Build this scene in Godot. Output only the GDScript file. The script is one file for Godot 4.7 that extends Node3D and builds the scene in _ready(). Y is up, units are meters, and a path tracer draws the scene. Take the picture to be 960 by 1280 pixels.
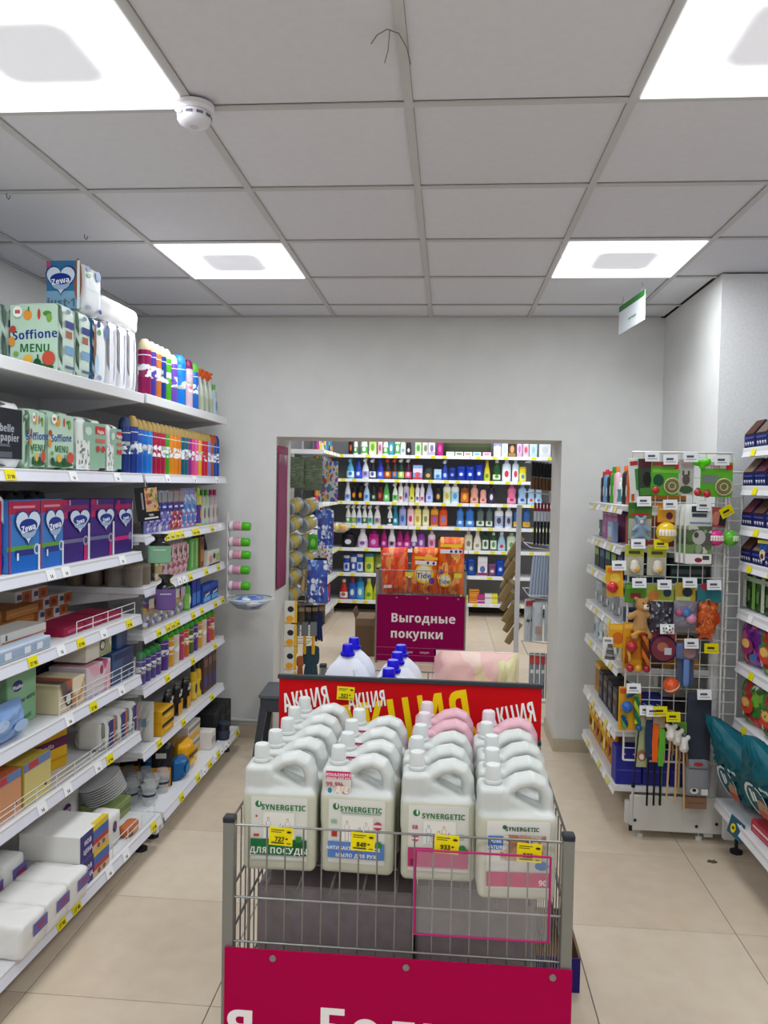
extends Node3D
# A small shop: goods shelving along one wall, promotion baskets down the aisle, a toy rack and a pet food shelf,
# and a second room seen through a wall opening. Metres, y up, the lens at x = z = 0 looking down -z.

const CEIL := 2.671
const EYE := 1.635
var mats := {}
var meshes := {}
var taken := {}
var texs := {}
var stock := {}
var things := []
var rng := RandomNumberGenerator.new()
var font := SystemFont.new()
var font_plain := SystemFont.new()


func _ready():
	rng.seed = 11
	var cam := Camera3D.new()
	cam.name = "camera"
	cam.fov = 66.18
	cam.near = 0.05
	cam.far = 60.0
	cam.position = Vector3(0, EYE, 0)
	cam.rotation = Vector3(-0.0349, 0.0816, 0.0185)
	add_child(cam)
	cam.current = true
	var env := Environment.new()
	env.background_mode = Environment.BG_COLOR
	env.background_color = Color(0.02, 0.02, 0.02)
	env.tonemap_mode = Environment.TONE_MAPPER_LINEAR
	env.tonemap_exposure = 1.14
	env.sdfgi_enabled = true
	env.ssao_enabled = true
	env.ssil_enabled = true
	var we := WorldEnvironment.new()
	we.name = "world_environment"
	we.environment = env
	add_child(we)
	for z in [-3.682, -1.882, -0.082, 1.718]:
		for x in [-1.0314, 0.7686]:
			lamp(Vector3(x, CEIL - 0.012, z), PANEL_POWER)
	for z in [-6.6, -8.1, -9.3]:
		for x in [-0.7, 0.7]:
			lamp(Vector3(x, CEIL - 0.012, z), BACK_POWER)
	font.font_names = PackedStringArray(["Droid Sans"])
	font.font_weight = 700
	font_plain.font_names = PackedStringArray(["Droid Sans"])
	build_shell()
	build_ceiling()
	build_floor()
	build_shelving()
	build_baskets()
	build_back_room()
	build_racks()
	build_toy_gondola()
	build_pet_shelf()
	fill_paper_bay()
	fill_aerosol_bay()
	small_things()
	write_labels()
	for k in stock:
		stock[k].free()


const PANEL_POWER := 1.2
const BACK_POWER := 1.15


func lamp(at: Vector3, power: float):
	var l := AreaLight3D.new()
	l.name = "panel_light"
	l.area_size = Vector2(0.56, 0.56)
	l.light_color = Color(0.96, 0.985, 1.0)
	l.light_energy = power
	l.set("area_range", 30.0)
	l.shadow_enabled = true
	l.position = at
	l.rotation.x = -PI / 2
	add_child(l, true)


# ---------------------------------------------------------------- materials

func M(c: String, rough := 0.5, metal := 0.0, kind := "") -> StandardMaterial3D:
	var key := "%s|%.2f|%.2f|%s" % [c, rough, metal, kind]
	if mats.has(key):
		return mats[key]
	var m := StandardMaterial3D.new()
	m.albedo_color = Color(c)
	m.roughness = rough
	m.metallic = metal
	m.metallic_specular = 0.36
	if kind == "matte":
		m.metallic_specular = 0.12
	if kind == "clear":      # thin clear plastic or glass
		m.transparency = BaseMaterial3D.TRANSPARENCY_ALPHA
		m.albedo_color.a = 0.06
		m.roughness = 0.06
	elif kind == "film":     # cloudy film, half see-through
		m.transparency = BaseMaterial3D.TRANSPARENCY_ALPHA
		m.albedo_color.a = 0.45
		m.roughness = 0.2
	elif kind == "haze":     # frosted clear plastic
		m.transparency = BaseMaterial3D.TRANSPARENCY_ALPHA
		m.albedo_color.a = 0.2
		m.roughness = 0.12
	elif kind == "cloth":
		m.rim_enabled = true
		m.rim = 0.5
		m.roughness = 0.95
	elif kind == "glow":
		m.emission_enabled = true
		m.emission = Color(c)
		m.emission_energy_multiplier = 1.0
	elif kind == "vcol":
		m.vertex_color_use_as_albedo = true
	elif kind == "gloss":
		m.clearcoat_enabled = true
		m.clearcoat = 0.6
		m.clearcoat_roughness = 0.15
	elif kind == "carton":
		m.roughness = 0.7
	mats[key] = m
	return m


func splat(key: String, base: String, cols: Array, n: int, r0: float, r1: float, w := 96, h := 96, kind := "blob") -> StandardMaterial3D:
	# flat print: scattered spots, petals or bars of ink on a ground colour
	if mats.has(key):
		return mats[key]
	var im := Image.create(w, h, false, Image.FORMAT_RGB8)
	im.fill(Color(base))
	var g := RandomNumberGenerator.new()
	g.seed = key.hash() % 100000 + 5
	for k in n:
		var c := Color(cols[g.randi() % cols.size()])
		var cx := g.randf() * w
		var cy := g.randf() * h
		var r := g.randf_range(r0, r1)
		if kind == "bars":
			im.fill_rect(Rect2i(int(cx), int(cy), int(r * 3.0), maxi(1, int(r * 0.5))), c)
			continue
		var sq := g.randf_range(0.45, 1.0)
		var an := g.randf() * PI
		for py in range(maxi(0, int(cy - r)), mini(h, int(cy + r + 1))):
			for px in range(maxi(0, int(cx - r)), mini(w, int(cx + r + 1))):
				var dx := px - cx
				var dy := py - cy
				var a := dx * cos(an) + dy * sin(an)
				var b := (dy * cos(an) - dx * sin(an)) / sq
				if a * a + b * b <= r * r:
					im.set_pixel(px, py, c)
	var m := StandardMaterial3D.new()
	m.albedo_texture = ImageTexture.create_from_image(im)
	m.roughness = 0.45
	mats[key] = m
	return m


func grainy(key: String, c0: String, c1: String, freq: float, rough: float, scale: Vector3, bump := 0.0) -> StandardMaterial3D:
	if mats.has(key):
		return mats[key]
	var n := FastNoiseLite.new()
	n.noise_type = FastNoiseLite.TYPE_SIMPLEX
	n.frequency = freq
	n.fractal_octaves = 4
	n.seed = 3
	var t := NoiseTexture2D.new()
	t.width = 256
	t.height = 256
	t.seamless = true
	t.noise = n
	var r := Gradient.new()
	r.set_color(0, Color(c0))
	r.set_color(1, Color(c1))
	t.color_ramp = r
	var m := StandardMaterial3D.new()
	m.albedo_texture = t
	m.uv1_triplanar = true
	m.uv1_world_triplanar = true
	m.uv1_scale = scale
	m.roughness = rough
	if bump > 0.0:
		m.heightmap_enabled = true
		m.heightmap_texture = t
		m.heightmap_scale = bump
	mats[key] = m
	return m


# ---------------------------------------------------------------- shapes

func begin() -> SurfaceTool:
	var st := SurfaceTool.new()
	st.begin(Mesh.PRIMITIVE_TRIANGLES)
	return st


func done(st: SurfaceTool) -> ArrayMesh:
	st.generate_normals()
	st.index()
	return st.commit()


func tri(st: SurfaceTool, a: Vector3, b: Vector3, c: Vector3, mid: Vector3):
	# winds the face so that it looks away from mid
	if (a - c).cross(a - b).dot(a + b + c - 3.0 * mid) < 0.0:
		var t := b
		b = c
		c = t
	for v in [a, b, c]:
		st.set_uv(Vector2(v.x, -v.y))
		st.add_vertex(v)


func quad(st: SurfaceTool, a: Vector3, b: Vector3, c: Vector3, d: Vector3, mid: Vector3):
	tri(st, a, b, c, mid)
	tri(st, a, c, d, mid)


func add_box(st: SurfaceTool, w: float, h: float, d: float, at := Vector3.ZERO, b := 0.0, basis := Basis()):
	# box standing on at, its edges chamfered by b
	st.set_smooth_group(-1)
	var mid := at + basis * Vector3(0, h / 2, 0)
	var half := Vector3(w, h, d) / 2
	var f := func(s: Vector3, keep: int) -> Vector3:
		var p := half - Vector3(b, b, b)
		p[keep] = half[keep]
		return mid + basis * (p * s)
	for ax in 3:
		var u := (ax + 1) % 3
		var v := (ax + 2) % 3
		for sg in [-1.0, 1.0]:
			var q := []
			for c in [[-1, -1], [1, -1], [1, 1], [-1, 1]]:
				var s := Vector3.ONE
				s[ax] = sg
				s[u] = c[0]
				s[v] = c[1]
				q.append(f.call(s, ax))
			quad(st, q[0], q[1], q[2], q[3], mid)
			if b > 0.0:
				# one edge strip between face ax and face u, for each sign pair
				for s2 in [-1.0, 1.0]:
					var e := []
					for sv in [-1.0, 1.0]:
						var s := Vector3.ONE
						s[ax] = sg
						s[u] = s2
						s[v] = sv
						e.append(f.call(s, ax))
						e.append(f.call(s, u))
					quad(st, e[0], e[1], e[3], e[2], mid)
	if b > 0.0:
		for sx in [-1.0, 1.0]:
			for sy in [-1.0, 1.0]:
				for sz in [-1.0, 1.0]:
					var s := Vector3(sx, sy, sz)
					tri(st, f.call(s, 0), f.call(s, 1), f.call(s, 2), mid)


func box(w: float, h: float, d: float, b := 0.0) -> Mesh:
	var key := "box%.4f,%.4f,%.4f,%.4f" % [w, h, d, b]
	if not meshes.has(key):
		var st := begin()
		add_box(st, w, h, d, Vector3.ZERO, b)
		meshes[key] = done(st)
	return meshes[key]


func add_lathe(st: SurfaceTool, prof: Array, seg := 16, sx := 1.0, sz := 1.0, x := Transform3D()):
	var g := 0
	var total := 0.0
	for i in range(1, prof.size()):
		total += Vector2(prof[i][0] - prof[i - 1][0], prof[i][1] - prof[i - 1][1]).length()
	var run := 0.0
	for i in range(1, prof.size()):
		var p := Vector2(prof[i - 1][0], prof[i - 1][1])
		var q := Vector2(prof[i][0], prof[i][1])
		if i > 1:
			var o := Vector2(prof[i - 2][0], prof[i - 2][1])
			if absf((p - o).angle_to(q - p)) > 0.7:
				g += 1
		st.set_smooth_group(g)
		var v0 := run / total
		run += (q - p).length()
		var v1 := run / total
		for k in seg:
			var t0 := TAU * k / seg
			var t1 := TAU * (k + 1) / seg
			var a := x * Vector3(q.x * cos(t1) * sx, q.y, q.x * sin(t1) * sz)
			var b := x * Vector3(q.x * cos(t0) * sx, q.y, q.x * sin(t0) * sz)
			var c := x * Vector3(p.x * cos(t0) * sx, p.y, p.x * sin(t0) * sz)
			var d := x * Vector3(p.x * cos(t1) * sx, p.y, p.x * sin(t1) * sz)
			var u0 := float(k) / seg
			var u1 := float(k + 1) / seg
			if q.x > 1e-6:
				for w in [[a, u1, v1], [b, u0, v1], [c, u0, v0]]:
					st.set_uv(Vector2(1.0 - w[1], 1.0 - w[2]))
					st.add_vertex(w[0])
			if p.x > 1e-6:
				for w in [[a, u1, v1], [c, u0, v0], [d, u1, v0]]:
					st.set_uv(Vector2(1.0 - w[1], 1.0 - w[2]))
					st.add_vertex(w[0])


func lathe(prof: Array, seg := 16, sx := 1.0, sz := 1.0) -> Mesh:
	var key := "lathe%s,%d,%.3f,%.3f" % [prof, seg, sx, sz]
	if not meshes.has(key):
		var st := begin()
		add_lathe(st, prof, seg, sx, sz)
		meshes[key] = done(st)
	return meshes[key]


func add_bar(st: SurfaceTool, a: Vector3, b: Vector3, r: float, seg := 6):
	var y := (b - a).normalized()
	var s := y.cross(Vector3.RIGHT if absf(y.x) < 0.8 else Vector3.BACK).normalized()
	add_lathe(st, [[0, 0], [r, 0], [r, a.distance_to(b)], [0, a.distance_to(b)]], seg, 1, 1, Transform3D(Basis(s, y, s.cross(y)), a))


func bar(a: Vector3, b: Vector3, r: float, seg := 6) -> Mesh:
	var st := begin()
	add_bar(st, a, b, r, seg)
	return done(st)


func wire(pts: Array, r: float, seg := 6) -> Mesh:
	var st := begin()
	for i in range(1, pts.size()):
		add_bar(st, pts[i - 1], pts[i], r, seg)
	return done(st)


func slab(pts: PackedVector2Array, depth: float) -> Mesh:
	# an outline with thickness, its front at z = depth / 2
	var key := "slab%s,%.4f" % [pts, depth]
	if meshes.has(key):
		return meshes[key]
	var st := begin()
	st.set_smooth_group(-1)
	var ix := Geometry2D.triangulate_polygon(pts)
	for s in [-1.0, 1.0]:
		for k in range(0, ix.size(), 3):
			var v := []
			for j in 3:
				v.append(Vector3(pts[ix[k + j]].x, pts[ix[k + j]].y, s * depth / 2))
			tri(st, v[0], v[1], v[2], (v[0] + v[1] + v[2]) / 3.0 - Vector3(0, 0, s))
	var ccw := not Geometry2D.is_polygon_clockwise(pts)
	for k in pts.size():
		var p := pts[k]
		var q := pts[(k + 1) % pts.size()]
		var nrm := Vector2(q.y - p.y, p.x - q.x) * (1.0 if ccw else -1.0)
		var a := Vector3(p.x, p.y, depth / 2)
		var b := Vector3(q.x, q.y, depth / 2)
		var c := Vector3(q.x, q.y, -depth / 2)
		var d := Vector3(p.x, p.y, -depth / 2)
		var mid := (a + c) / 2.0 - Vector3(nrm.x, nrm.y, 0).normalized()
		quad(st, a, b, c, d, mid)
	meshes[key] = done(st)
	return meshes[key]


func oval_pts(w: float, h: float, n := 20) -> PackedVector2Array:
	var p := PackedVector2Array()
	for k in n:
		p.append(Vector2(cos(TAU * k / n) * w / 2, sin(TAU * k / n) * h / 2))
	return p


func heart_pts(w: float, h: float) -> PackedVector2Array:
	var p := PackedVector2Array()
	for k in 28:
		var t := TAU * k / 28
		p.append(Vector2(pow(sin(t), 3) * w / 2, (13 * cos(t) - 5 * cos(2 * t) - 2 * cos(3 * t) - cos(4 * t)) / 29.0 * h + 0.08 * h))
	return p


func soft(w: float, h: float, d: float, r: float, bulge := 0.0, crumple := 0.0, lobes := 0, n := 9, sd := 1) -> Mesh:
	# a wrapped pack: rounded block with bulging sides, soft crumples and the swell of the rolls inside
	var key := "soft%.3f,%.3f,%.3f,%.3f,%.3f,%.3f,%d,%d,%d" % [w, h, d, r, bulge, crumple, lobes, n, sd]
	if meshes.has(key):
		return meshes[key]
	var no := FastNoiseLite.new()
	no.seed = sd
	no.frequency = 9.0
	var half := Vector3(w, h, d) / 2
	var core := half - Vector3(r, r, r)
	var f := func(q: Vector3) -> Vector3:
		var p := q * half
		var inner := p.clamp(-core, core)
		var dir := (p - inner).normalized()
		var o := inner + dir * r
		var sw := (1.0 - q.x * q.x) * (1.0 - q.y * q.y) * (1.0 - q.z * q.z)
		if absf(q.z) == 1.0:
			sw = (1.0 - q.x * q.x) * (1.0 - q.y * q.y)
		elif absf(q.x) == 1.0:
			sw = (1.0 - q.z * q.z) * (1.0 - q.y * q.y)
		else:
			sw = (1.0 - q.z * q.z) * (1.0 - q.x * q.x)
		var k := bulge * sw
		if lobes > 0 and absf(q.z) == 1.0:
			k -= r * 0.45 * pow(1.0 - absf(sin(PI * lobes * (q.x + 1.0) / 2.0)), 3.0)
		if crumple > 0.0:
			k += crumple * no.get_noise_3dv(p * 6.0 + Vector3(sd, 0, 0))
		var at := o + dir * k + Vector3(0, half.y, 0)
		return Vector3(at.x, maxf(at.y, 0.0), at.z)
	var st := begin()
	st.set_smooth_group(0)
	for ax in 3:
		var u := (ax + 1) % 3
		var v := (ax + 2) % 3
		for sg in [-1.0, 1.0]:
			for i in n:
				for j in n:
					var q := []
					for c in [[0, 0], [1, 0], [1, 1], [0, 1]]:
						var s := Vector3.ZERO
						s[ax] = sg
						s[u] = -1.0 + 2.0 * (i + c[0]) / n
						s[v] = -1.0 + 2.0 * (j + c[1]) / n
						q.append(s)
					var p := [f.call(q[0]), f.call(q[1]), f.call(q[2]), f.call(q[3])]
					var order := [[0, 1, 2], [0, 2, 3]]
					for o in order:
						var a: Vector3 = p[o[0]]
						var b: Vector3 = p[o[1]]
						var c: Vector3 = p[o[2]]
						var out := Vector3.ZERO
						out[ax] = sg
						var ids := [o[0], o[1], o[2]]
						if (a - c).cross(a - b).dot(out) < 0.0:
							ids = [o[0], o[2], o[1]]
						for k in ids:
							var qq: Vector3 = q[k]
							st.set_uv(Vector2((qq.x + 1.0) / 2.0, (1.0 - qq.y) / 2.0) if ax != 0 else Vector2((qq.z + 1.0) / 2.0, (1.0 - qq.y) / 2.0))
							st.add_vertex(p[k])
	meshes[key] = done(st)
	return meshes[key]


func pillow(w: float, h: float, d: float, sd := 1, crumple := 0.006, tip := 0.0, n := 14) -> Mesh:
	# a filled bag: two sheets sealed at the edges, crumpled; tip pulls the top together to one side
	var key := "pillow%.3f,%.3f,%.3f,%d,%.3f,%.3f" % [w, h, d, sd, crumple, tip]
	if meshes.has(key):
		return meshes[key]
	var no := FastNoiseLite.new()
	no.seed = sd
	no.frequency = 8.0
	var st := begin()
	for s in [1.0, -1.0]:
		st.set_smooth_group(0 if s > 0 else 1)
		var f := func(i: int, j: int) -> Vector3:
			var x := -1.0 + 2.0 * i / n
			var y := -1.0 + 2.0 * j / n
			var full := pow(maxf(0.0, 1.0 - pow(absf(x), 3.0)), 0.6) * pow(maxf(0.0, 1.0 - pow(absf(y), 4.0)), 0.55)
			if j == 0:
				full = 0.35 * pow(maxf(0.0, 1.0 - x * x), 0.5)   # the bag sits on its base
			var p := Vector3(x * w / 2, (y + 1.0) * h / 2, s * d / 2 * full)
			p.z += crumple * full * no.get_noise_2d(p.x * 8.0 + s * 3.0, p.y * 8.0) * 2.0
			p.x *= 1.0 - 0.06 * full * (1.0 - y * y)
			if tip != 0.0 and y > 0.2:
				var k := (y - 0.2) / 0.8
				p.x = p.x * (1.0 - 0.8 * k) + tip * k * k
				p.z = p.z * (1.0 - 0.4 * k)
			return p
		for i in n:
			for j in n:
				var p := [f.call(i, j), f.call(i + 1, j), f.call(i + 1, j + 1), f.call(i, j + 1)]
				var uv := [Vector2(float(i) / n, 1.0 - float(j) / n), Vector2(float(i + 1) / n, 1.0 - float(j) / n), Vector2(float(i + 1) / n, 1.0 - float(j + 1) / n), Vector2(float(i) / n, 1.0 - float(j + 1) / n)]
				for o in ([[0, 2, 1], [0, 3, 2]] if s > 0 else [[0, 1, 2], [0, 2, 3]]):
					for k in o:
						st.set_uv(uv[k])
						st.add_vertex(p[k])
	meshes[key] = done(st)
	return meshes[key]


func nets(f: Callable, lo: Vector3, hi: Vector3, cell: float, tint = null) -> Mesh:
	# surface nets: one vertex in each cell that the surface crosses, one quad round each crossed edge
	var n := Vector3i(((hi - lo) / cell).ceil()) + Vector3i.ONE
	var val := PackedFloat32Array()
	val.resize(n.x * n.y * n.z)
	var k := 0
	for z in n.z:
		for y in n.y:
			for x in n.x:
				val[k] = f.call(lo + Vector3(x, y, z) * cell)
				k += 1
	var sx := 1
	var sy := n.x
	var sz := n.x * n.y
	var at := {}
	var pts := PackedVector3Array()
	var off := [0, sx, sy, sx + sy, sz, sx + sz, sy + sz, sx + sy + sz]
	var edges := [[0, 1], [2, 3], [4, 5], [6, 7], [0, 2], [1, 3], [4, 6], [5, 7], [0, 4], [1, 5], [2, 6], [3, 7]]
	for z in n.z - 1:
		for y in n.y - 1:
			for x in n.x - 1:
				var b := x + y * sy + z * sz
				var inside := 0
				for o in off:
					if val[b + o] < 0.0:
						inside += 1
				if inside == 0 or inside == 8:
					continue
				var sum := Vector3.ZERO
				var cnt := 0
				for e in edges:
					var v0 := val[b + off[e[0]]]
					var v1 := val[b + off[e[1]]]
					if (v0 < 0.0) != (v1 < 0.0):
						var t := v0 / (v0 - v1)
						var p0 := Vector3(e[0] & 1, (e[0] >> 1) & 1, e[0] >> 2)
						var p1 := Vector3(e[1] & 1, (e[1] >> 1) & 1, e[1] >> 2)
						sum += p0.lerp(p1, t)
						cnt += 1
				at[b] = pts.size()
				pts.append(lo + (Vector3(x, y, z) + sum / cnt) * cell)
	var st := begin()
	st.set_smooth_group(0)
	for z in range(1, n.z - 1):
		for y in range(1, n.y - 1):
			for x in range(1, n.x - 1):
				var b := x + y * sy + z * sz
				for ax in 3:
					var step: int = [sx, sy, sz][ax]
					var s0 := val[b] < 0.0
					if s0 == (val[b + step] < 0.0):
						continue
					var u: int = [sy, sz, sx][ax]
					var v: int = [sz, sx, sy][ax]
					var q := [at[b], at[b - u], at[b - u - v], at[b - v]]
					if s0:
						q = [q[0], q[1], q[2], q[3]]
					else:
						q = [q[0], q[3], q[2], q[1]]
					for o in [0, 2, 1, 0, 3, 2]:
						var p: Vector3 = pts[q[o]]
						if tint != null:
							st.set_color(tint.call(p))
						st.set_uv(Vector2(p.x, p.y))
						st.add_vertex(p)
	return done(st)


func blob(key: String, balls: Array, cell := 0.005) -> Mesh:
	# smooth union of tapered capsules: [from, to, radius, radius]
	if meshes.has(key):
		return meshes[key]
	var lo := Vector3.ONE * 9
	var hi := -lo
	for b in balls:
		for e in [[b[0], b[2]], [b[1], b[3]]]:
			lo = lo.min(e[0] - Vector3.ONE * (e[1] + 2.5 * cell))
			hi = hi.max(e[0] + Vector3.ONE * (e[1] + 2.5 * cell))
	var f := func(p: Vector3) -> float:
		var d := 9.0
		for b in balls:
			var ab: Vector3 = b[1] - b[0]
			var l := ab.length_squared()
			var t := 0.0 if l < 1e-9 else clampf((p - b[0]).dot(ab) / l, 0.0, 1.0)
			var e: float = p.distance_to(b[0] + ab * t) - lerpf(b[2], b[3], t)
			var h := maxf(0.012 - absf(d - e), 0.0) / 0.012
			d = minf(d, e) - h * h * 0.003
		return d
	meshes[key] = nets(f, lo, hi, cell)
	return meshes[key]


# ---------------------------------------------------------------- nodes

func numbered(called: String) -> String:
	var k: int = taken.get(called, -1) + 1
	taken[called] = k
	return called if k == 0 else "%s_%03d" % [called, k]


func part(parent: Node, called: String, mesh: Mesh, m: Material, at := Vector3.ZERO, rot := Vector3.ZERO) -> MeshInstance3D:
	var o := MeshInstance3D.new()
	o.name = called
	o.mesh = mesh
	o.material_override = m
	o.position = at
	o.rotation = rot
	parent.add_child(o, true)
	return o


func struct(called: String, mesh: Mesh, m: Material, at := Vector3.ZERO, rot := Vector3.ZERO) -> MeshInstance3D:
	var o := part(self, called, mesh, m, at, rot)
	o.set_meta("kind", "structure")
	return o


func hub(called: String) -> Node3D:
	var o := Node3D.new()
	o.name = called
	return o


func put(proto: Node3D, called: String, desc: String, category: String, where: String, at: Vector3, turn := 0.0, anchor := "", tilt := Vector3.ZERO) -> Node3D:
	# one more thing of a kind: a copy of its prototype with its parts, labelled on its own
	var o: Node3D = proto.duplicate()
	o.name = numbered(called)
	o.position = at
	o.rotation = Vector3(tilt.x, turn, tilt.z)
	add_child(o)
	o.set_meta("category", category)
	things.append([o, desc, where, anchor])
	return o


func keep(key: String, o: Node3D) -> Node3D:
	stock[key] = o
	return o


const NTH := ["", "first", "second", "third", "fourth", "fifth", "sixth", "seventh", "eighth", "ninth", "tenth", "eleventh", "twelfth", "thirteenth", "fourteenth", "fifteenth", "sixteenth"]


func write_labels():
	# alike neighbours are told apart by their order from something that can be found
	var by := {}
	for t in things:
		var k: String = t[1] + "|" + t[2]
		if not by.has(k):
			by[k] = []
		by[k].append(t)
	for k in by:
		var l: Array = by[k]
		var anchor: String = l[0][3]
		if l.size() > 1:
			var lo: Vector3 = l[0][0].position
			var hi := lo
			for t in l:
				lo = lo.min(t[0].position)
				hi = hi.max(t[0].position)
			var d := hi - lo
			if d.y > 0.7 * maxf(d.x, d.z) and d.y > 0.02:
				anchor = "the top"
				l.sort_custom(func(p, q): return p[0].position.y > q[0].position.y)
			elif anchor == "the doorway" and d.z >= d.x:
				l.sort_custom(func(p, q): return p[0].position.z < q[0].position.z)
			elif anchor == "the doorway":
				anchor = "the aisle"
				l.sort_custom(func(p, q): return absf(p[0].position.x) < absf(q[0].position.x))
		for i in l.size():
			var t: Array = l[i]
			var s: String = t[1]
			if l.size() > 1:
				if anchor:
					s += ", %s from %s," % [NTH[i + 1], anchor.trim_prefix("the ") if (s + t[2]).count(" ") > 8 else anchor]
				t[0].set_meta("group", (t[1] + " " + t[2]).strip_edges())
			if t[2]:
				s += " " + t[2]
			if s.ends_with(","):
				s = s.left(-1)
			t[0].set_meta("label", s)
			if s.replace(",", "").split(" ", false).size() > 16:
				print("LONG ", s)


func text(parent: Node, s: String, cap: float, m: Material, at: Vector3, rot := Vector3.ZERO, bold := true, depth := 0.0008, align := 1) -> MeshInstance3D:
	var key := "text%s,%.4f,%s,%.4f,%d" % [s, cap, bold, depth, align]
	if not meshes.has(key):
		var t := TextMesh.new()
		t.text = s
		t.font = font if bold else font_plain
		t.font_size = 40
		t.pixel_size = cap / 28.5
		t.depth = depth
		t.curve_step = 3.0
		t.horizontal_alignment = [HORIZONTAL_ALIGNMENT_LEFT, HORIZONTAL_ALIGNMENT_CENTER][align]
		meshes[key] = t
	return part(parent, "lettering", meshes[key], m, at, rot)


func art(o: Node, w: float, h: float, x: Transform3D, list: Array):
	# flat print on a face: x maps the face (origin at its lower middle, looking along +z) into the thing
	var lift := 0.0006
	for p in list:
		lift += 0.0004
		var at := x * Vector3((p[1] - 0.5) * w, p[2] * h, lift)
		var n: MeshInstance3D
		match p[0]:
			"r":
				var key := "quad%.4f,%.4f" % [p[3] * w, p[4] * h]
				if not meshes.has(key):
					var qm := QuadMesh.new()
					qm.size = Vector2(p[3] * w, p[4] * h)
					meshes[key] = qm
				n = part(o, "colour_band", meshes[key], M(p[5], 0.45))
			"x":
				var key := "quad%.4f,%.4f" % [p[3] * w, p[4] * h]
				if not meshes.has(key):
					var qm := QuadMesh.new()
					qm.size = Vector2(p[3] * w, p[4] * h)
					meshes[key] = qm
				n = part(o, "printed_picture", meshes[key], mats[p[5]])
			"o":
				n = part(o, "emblem", slab(oval_pts(p[3] * w, p[4] * h), 0.0003), M(p[5], 0.45))
			"h":
				n = part(o, "heart_emblem", slab(heart_pts(p[3] * w, p[4] * h), 0.0003), M(p[5], 0.45))
			"t":
				n = text(o, p[5], p[3] * h, M(p[4], 0.5), Vector3.ZERO, Vector3.ZERO, true, 0.0005)
		n.transform = Transform3D(x.basis, at)
		if p[0] == "t" and p.size() > 6:
			n.transform.basis = x.basis * Basis(Vector3.BACK, p[6])


# ---------------------------------------------------------------- the room

func build_shell():
	var paint := grainy("paint", "#d3d3d1", "#d9d9d7", 0.02, 0.75, Vector3(0.7, 0.7, 0.7))
	var weave := grainy("weave", "#dcdcdd", "#e8e8ea", 0.09, 0.8, Vector3(2.2, 2.2, 2.2), 0.05)
	# far wall of the shop with its wide opening into the second room
	var st := begin()
	add_box(st, 1.07, CEIL, 0.45, Vector3(-1.625, 0, -5.125))
	add_box(st, 1.24, CEIL, 0.45, Vector3(1.305, 0, -5.125))
	add_box(st, 1.775, CEIL - 1.925, 0.45, Vector3(-0.2025, 1.925, -5.125))
	struct("wall_back", done(st), paint)
	struct("wall_left", box(0.12, CEIL, 7.5), paint, Vector3(-2.22, 0, -1.15))
	struct("wall_right", box(0.12, CEIL, 6.6), weave, Vector3(1.95, 0, -0.61))
	struct("column_right", box(0.73, CEIL, 0.99), paint, Vector3(1.645, 0, -4.4055))
	struct("trim_1", box(0.61, CEIL - 0.002, 0.004), weave, Vector3(1.5845, 0.001, -3.9085))
	struct("wall_front", box(4.2, CEIL, 0.12), paint, Vector3(-0.13, 0, 2.66))
	struct("wall_back_room_left", box(0.12, CEIL, 5.2), paint, Vector3(-2.06, 0, -7.95))
	struct("wall_back_room_right", box(0.12, CEIL, 5.2), paint, Vector3(1.7, 0, -7.95))
	struct("wall_back_room_end", box(3.9, CEIL, 0.12), paint, Vector3(-0.18, 0, -10.56))
	var skirt := grainy("skirt", "#b9ab94", "#c2b5a0", 0.03, 0.4, Vector3(1, 1, 1))
	struct("baseboard_back", box(0.602, 0.08, 0.008), skirt, Vector3(0.982, 0.0, -4.8955))
	struct("baseboard_jamb", box(0.008, 0.08, 0.45), skirt, Vector3(0.6805, 0.0, -5.125))
	struct("baseboard_column", box(0.008, 0.08, 0.98), skirt, Vector3(1.2755, 0.0, -4.405))
	struct("baseboard_left", box(1.0, 0.08, 0.008), skirt, Vector3(-1.6, 0.0, -4.8955))
	struct("trim_2", bar(Vector3(-2.1, 0.115, -4.885), Vector3(-1.1, 0.115, -4.885), 0.011), M("d8d8d6", 0.4))


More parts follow.
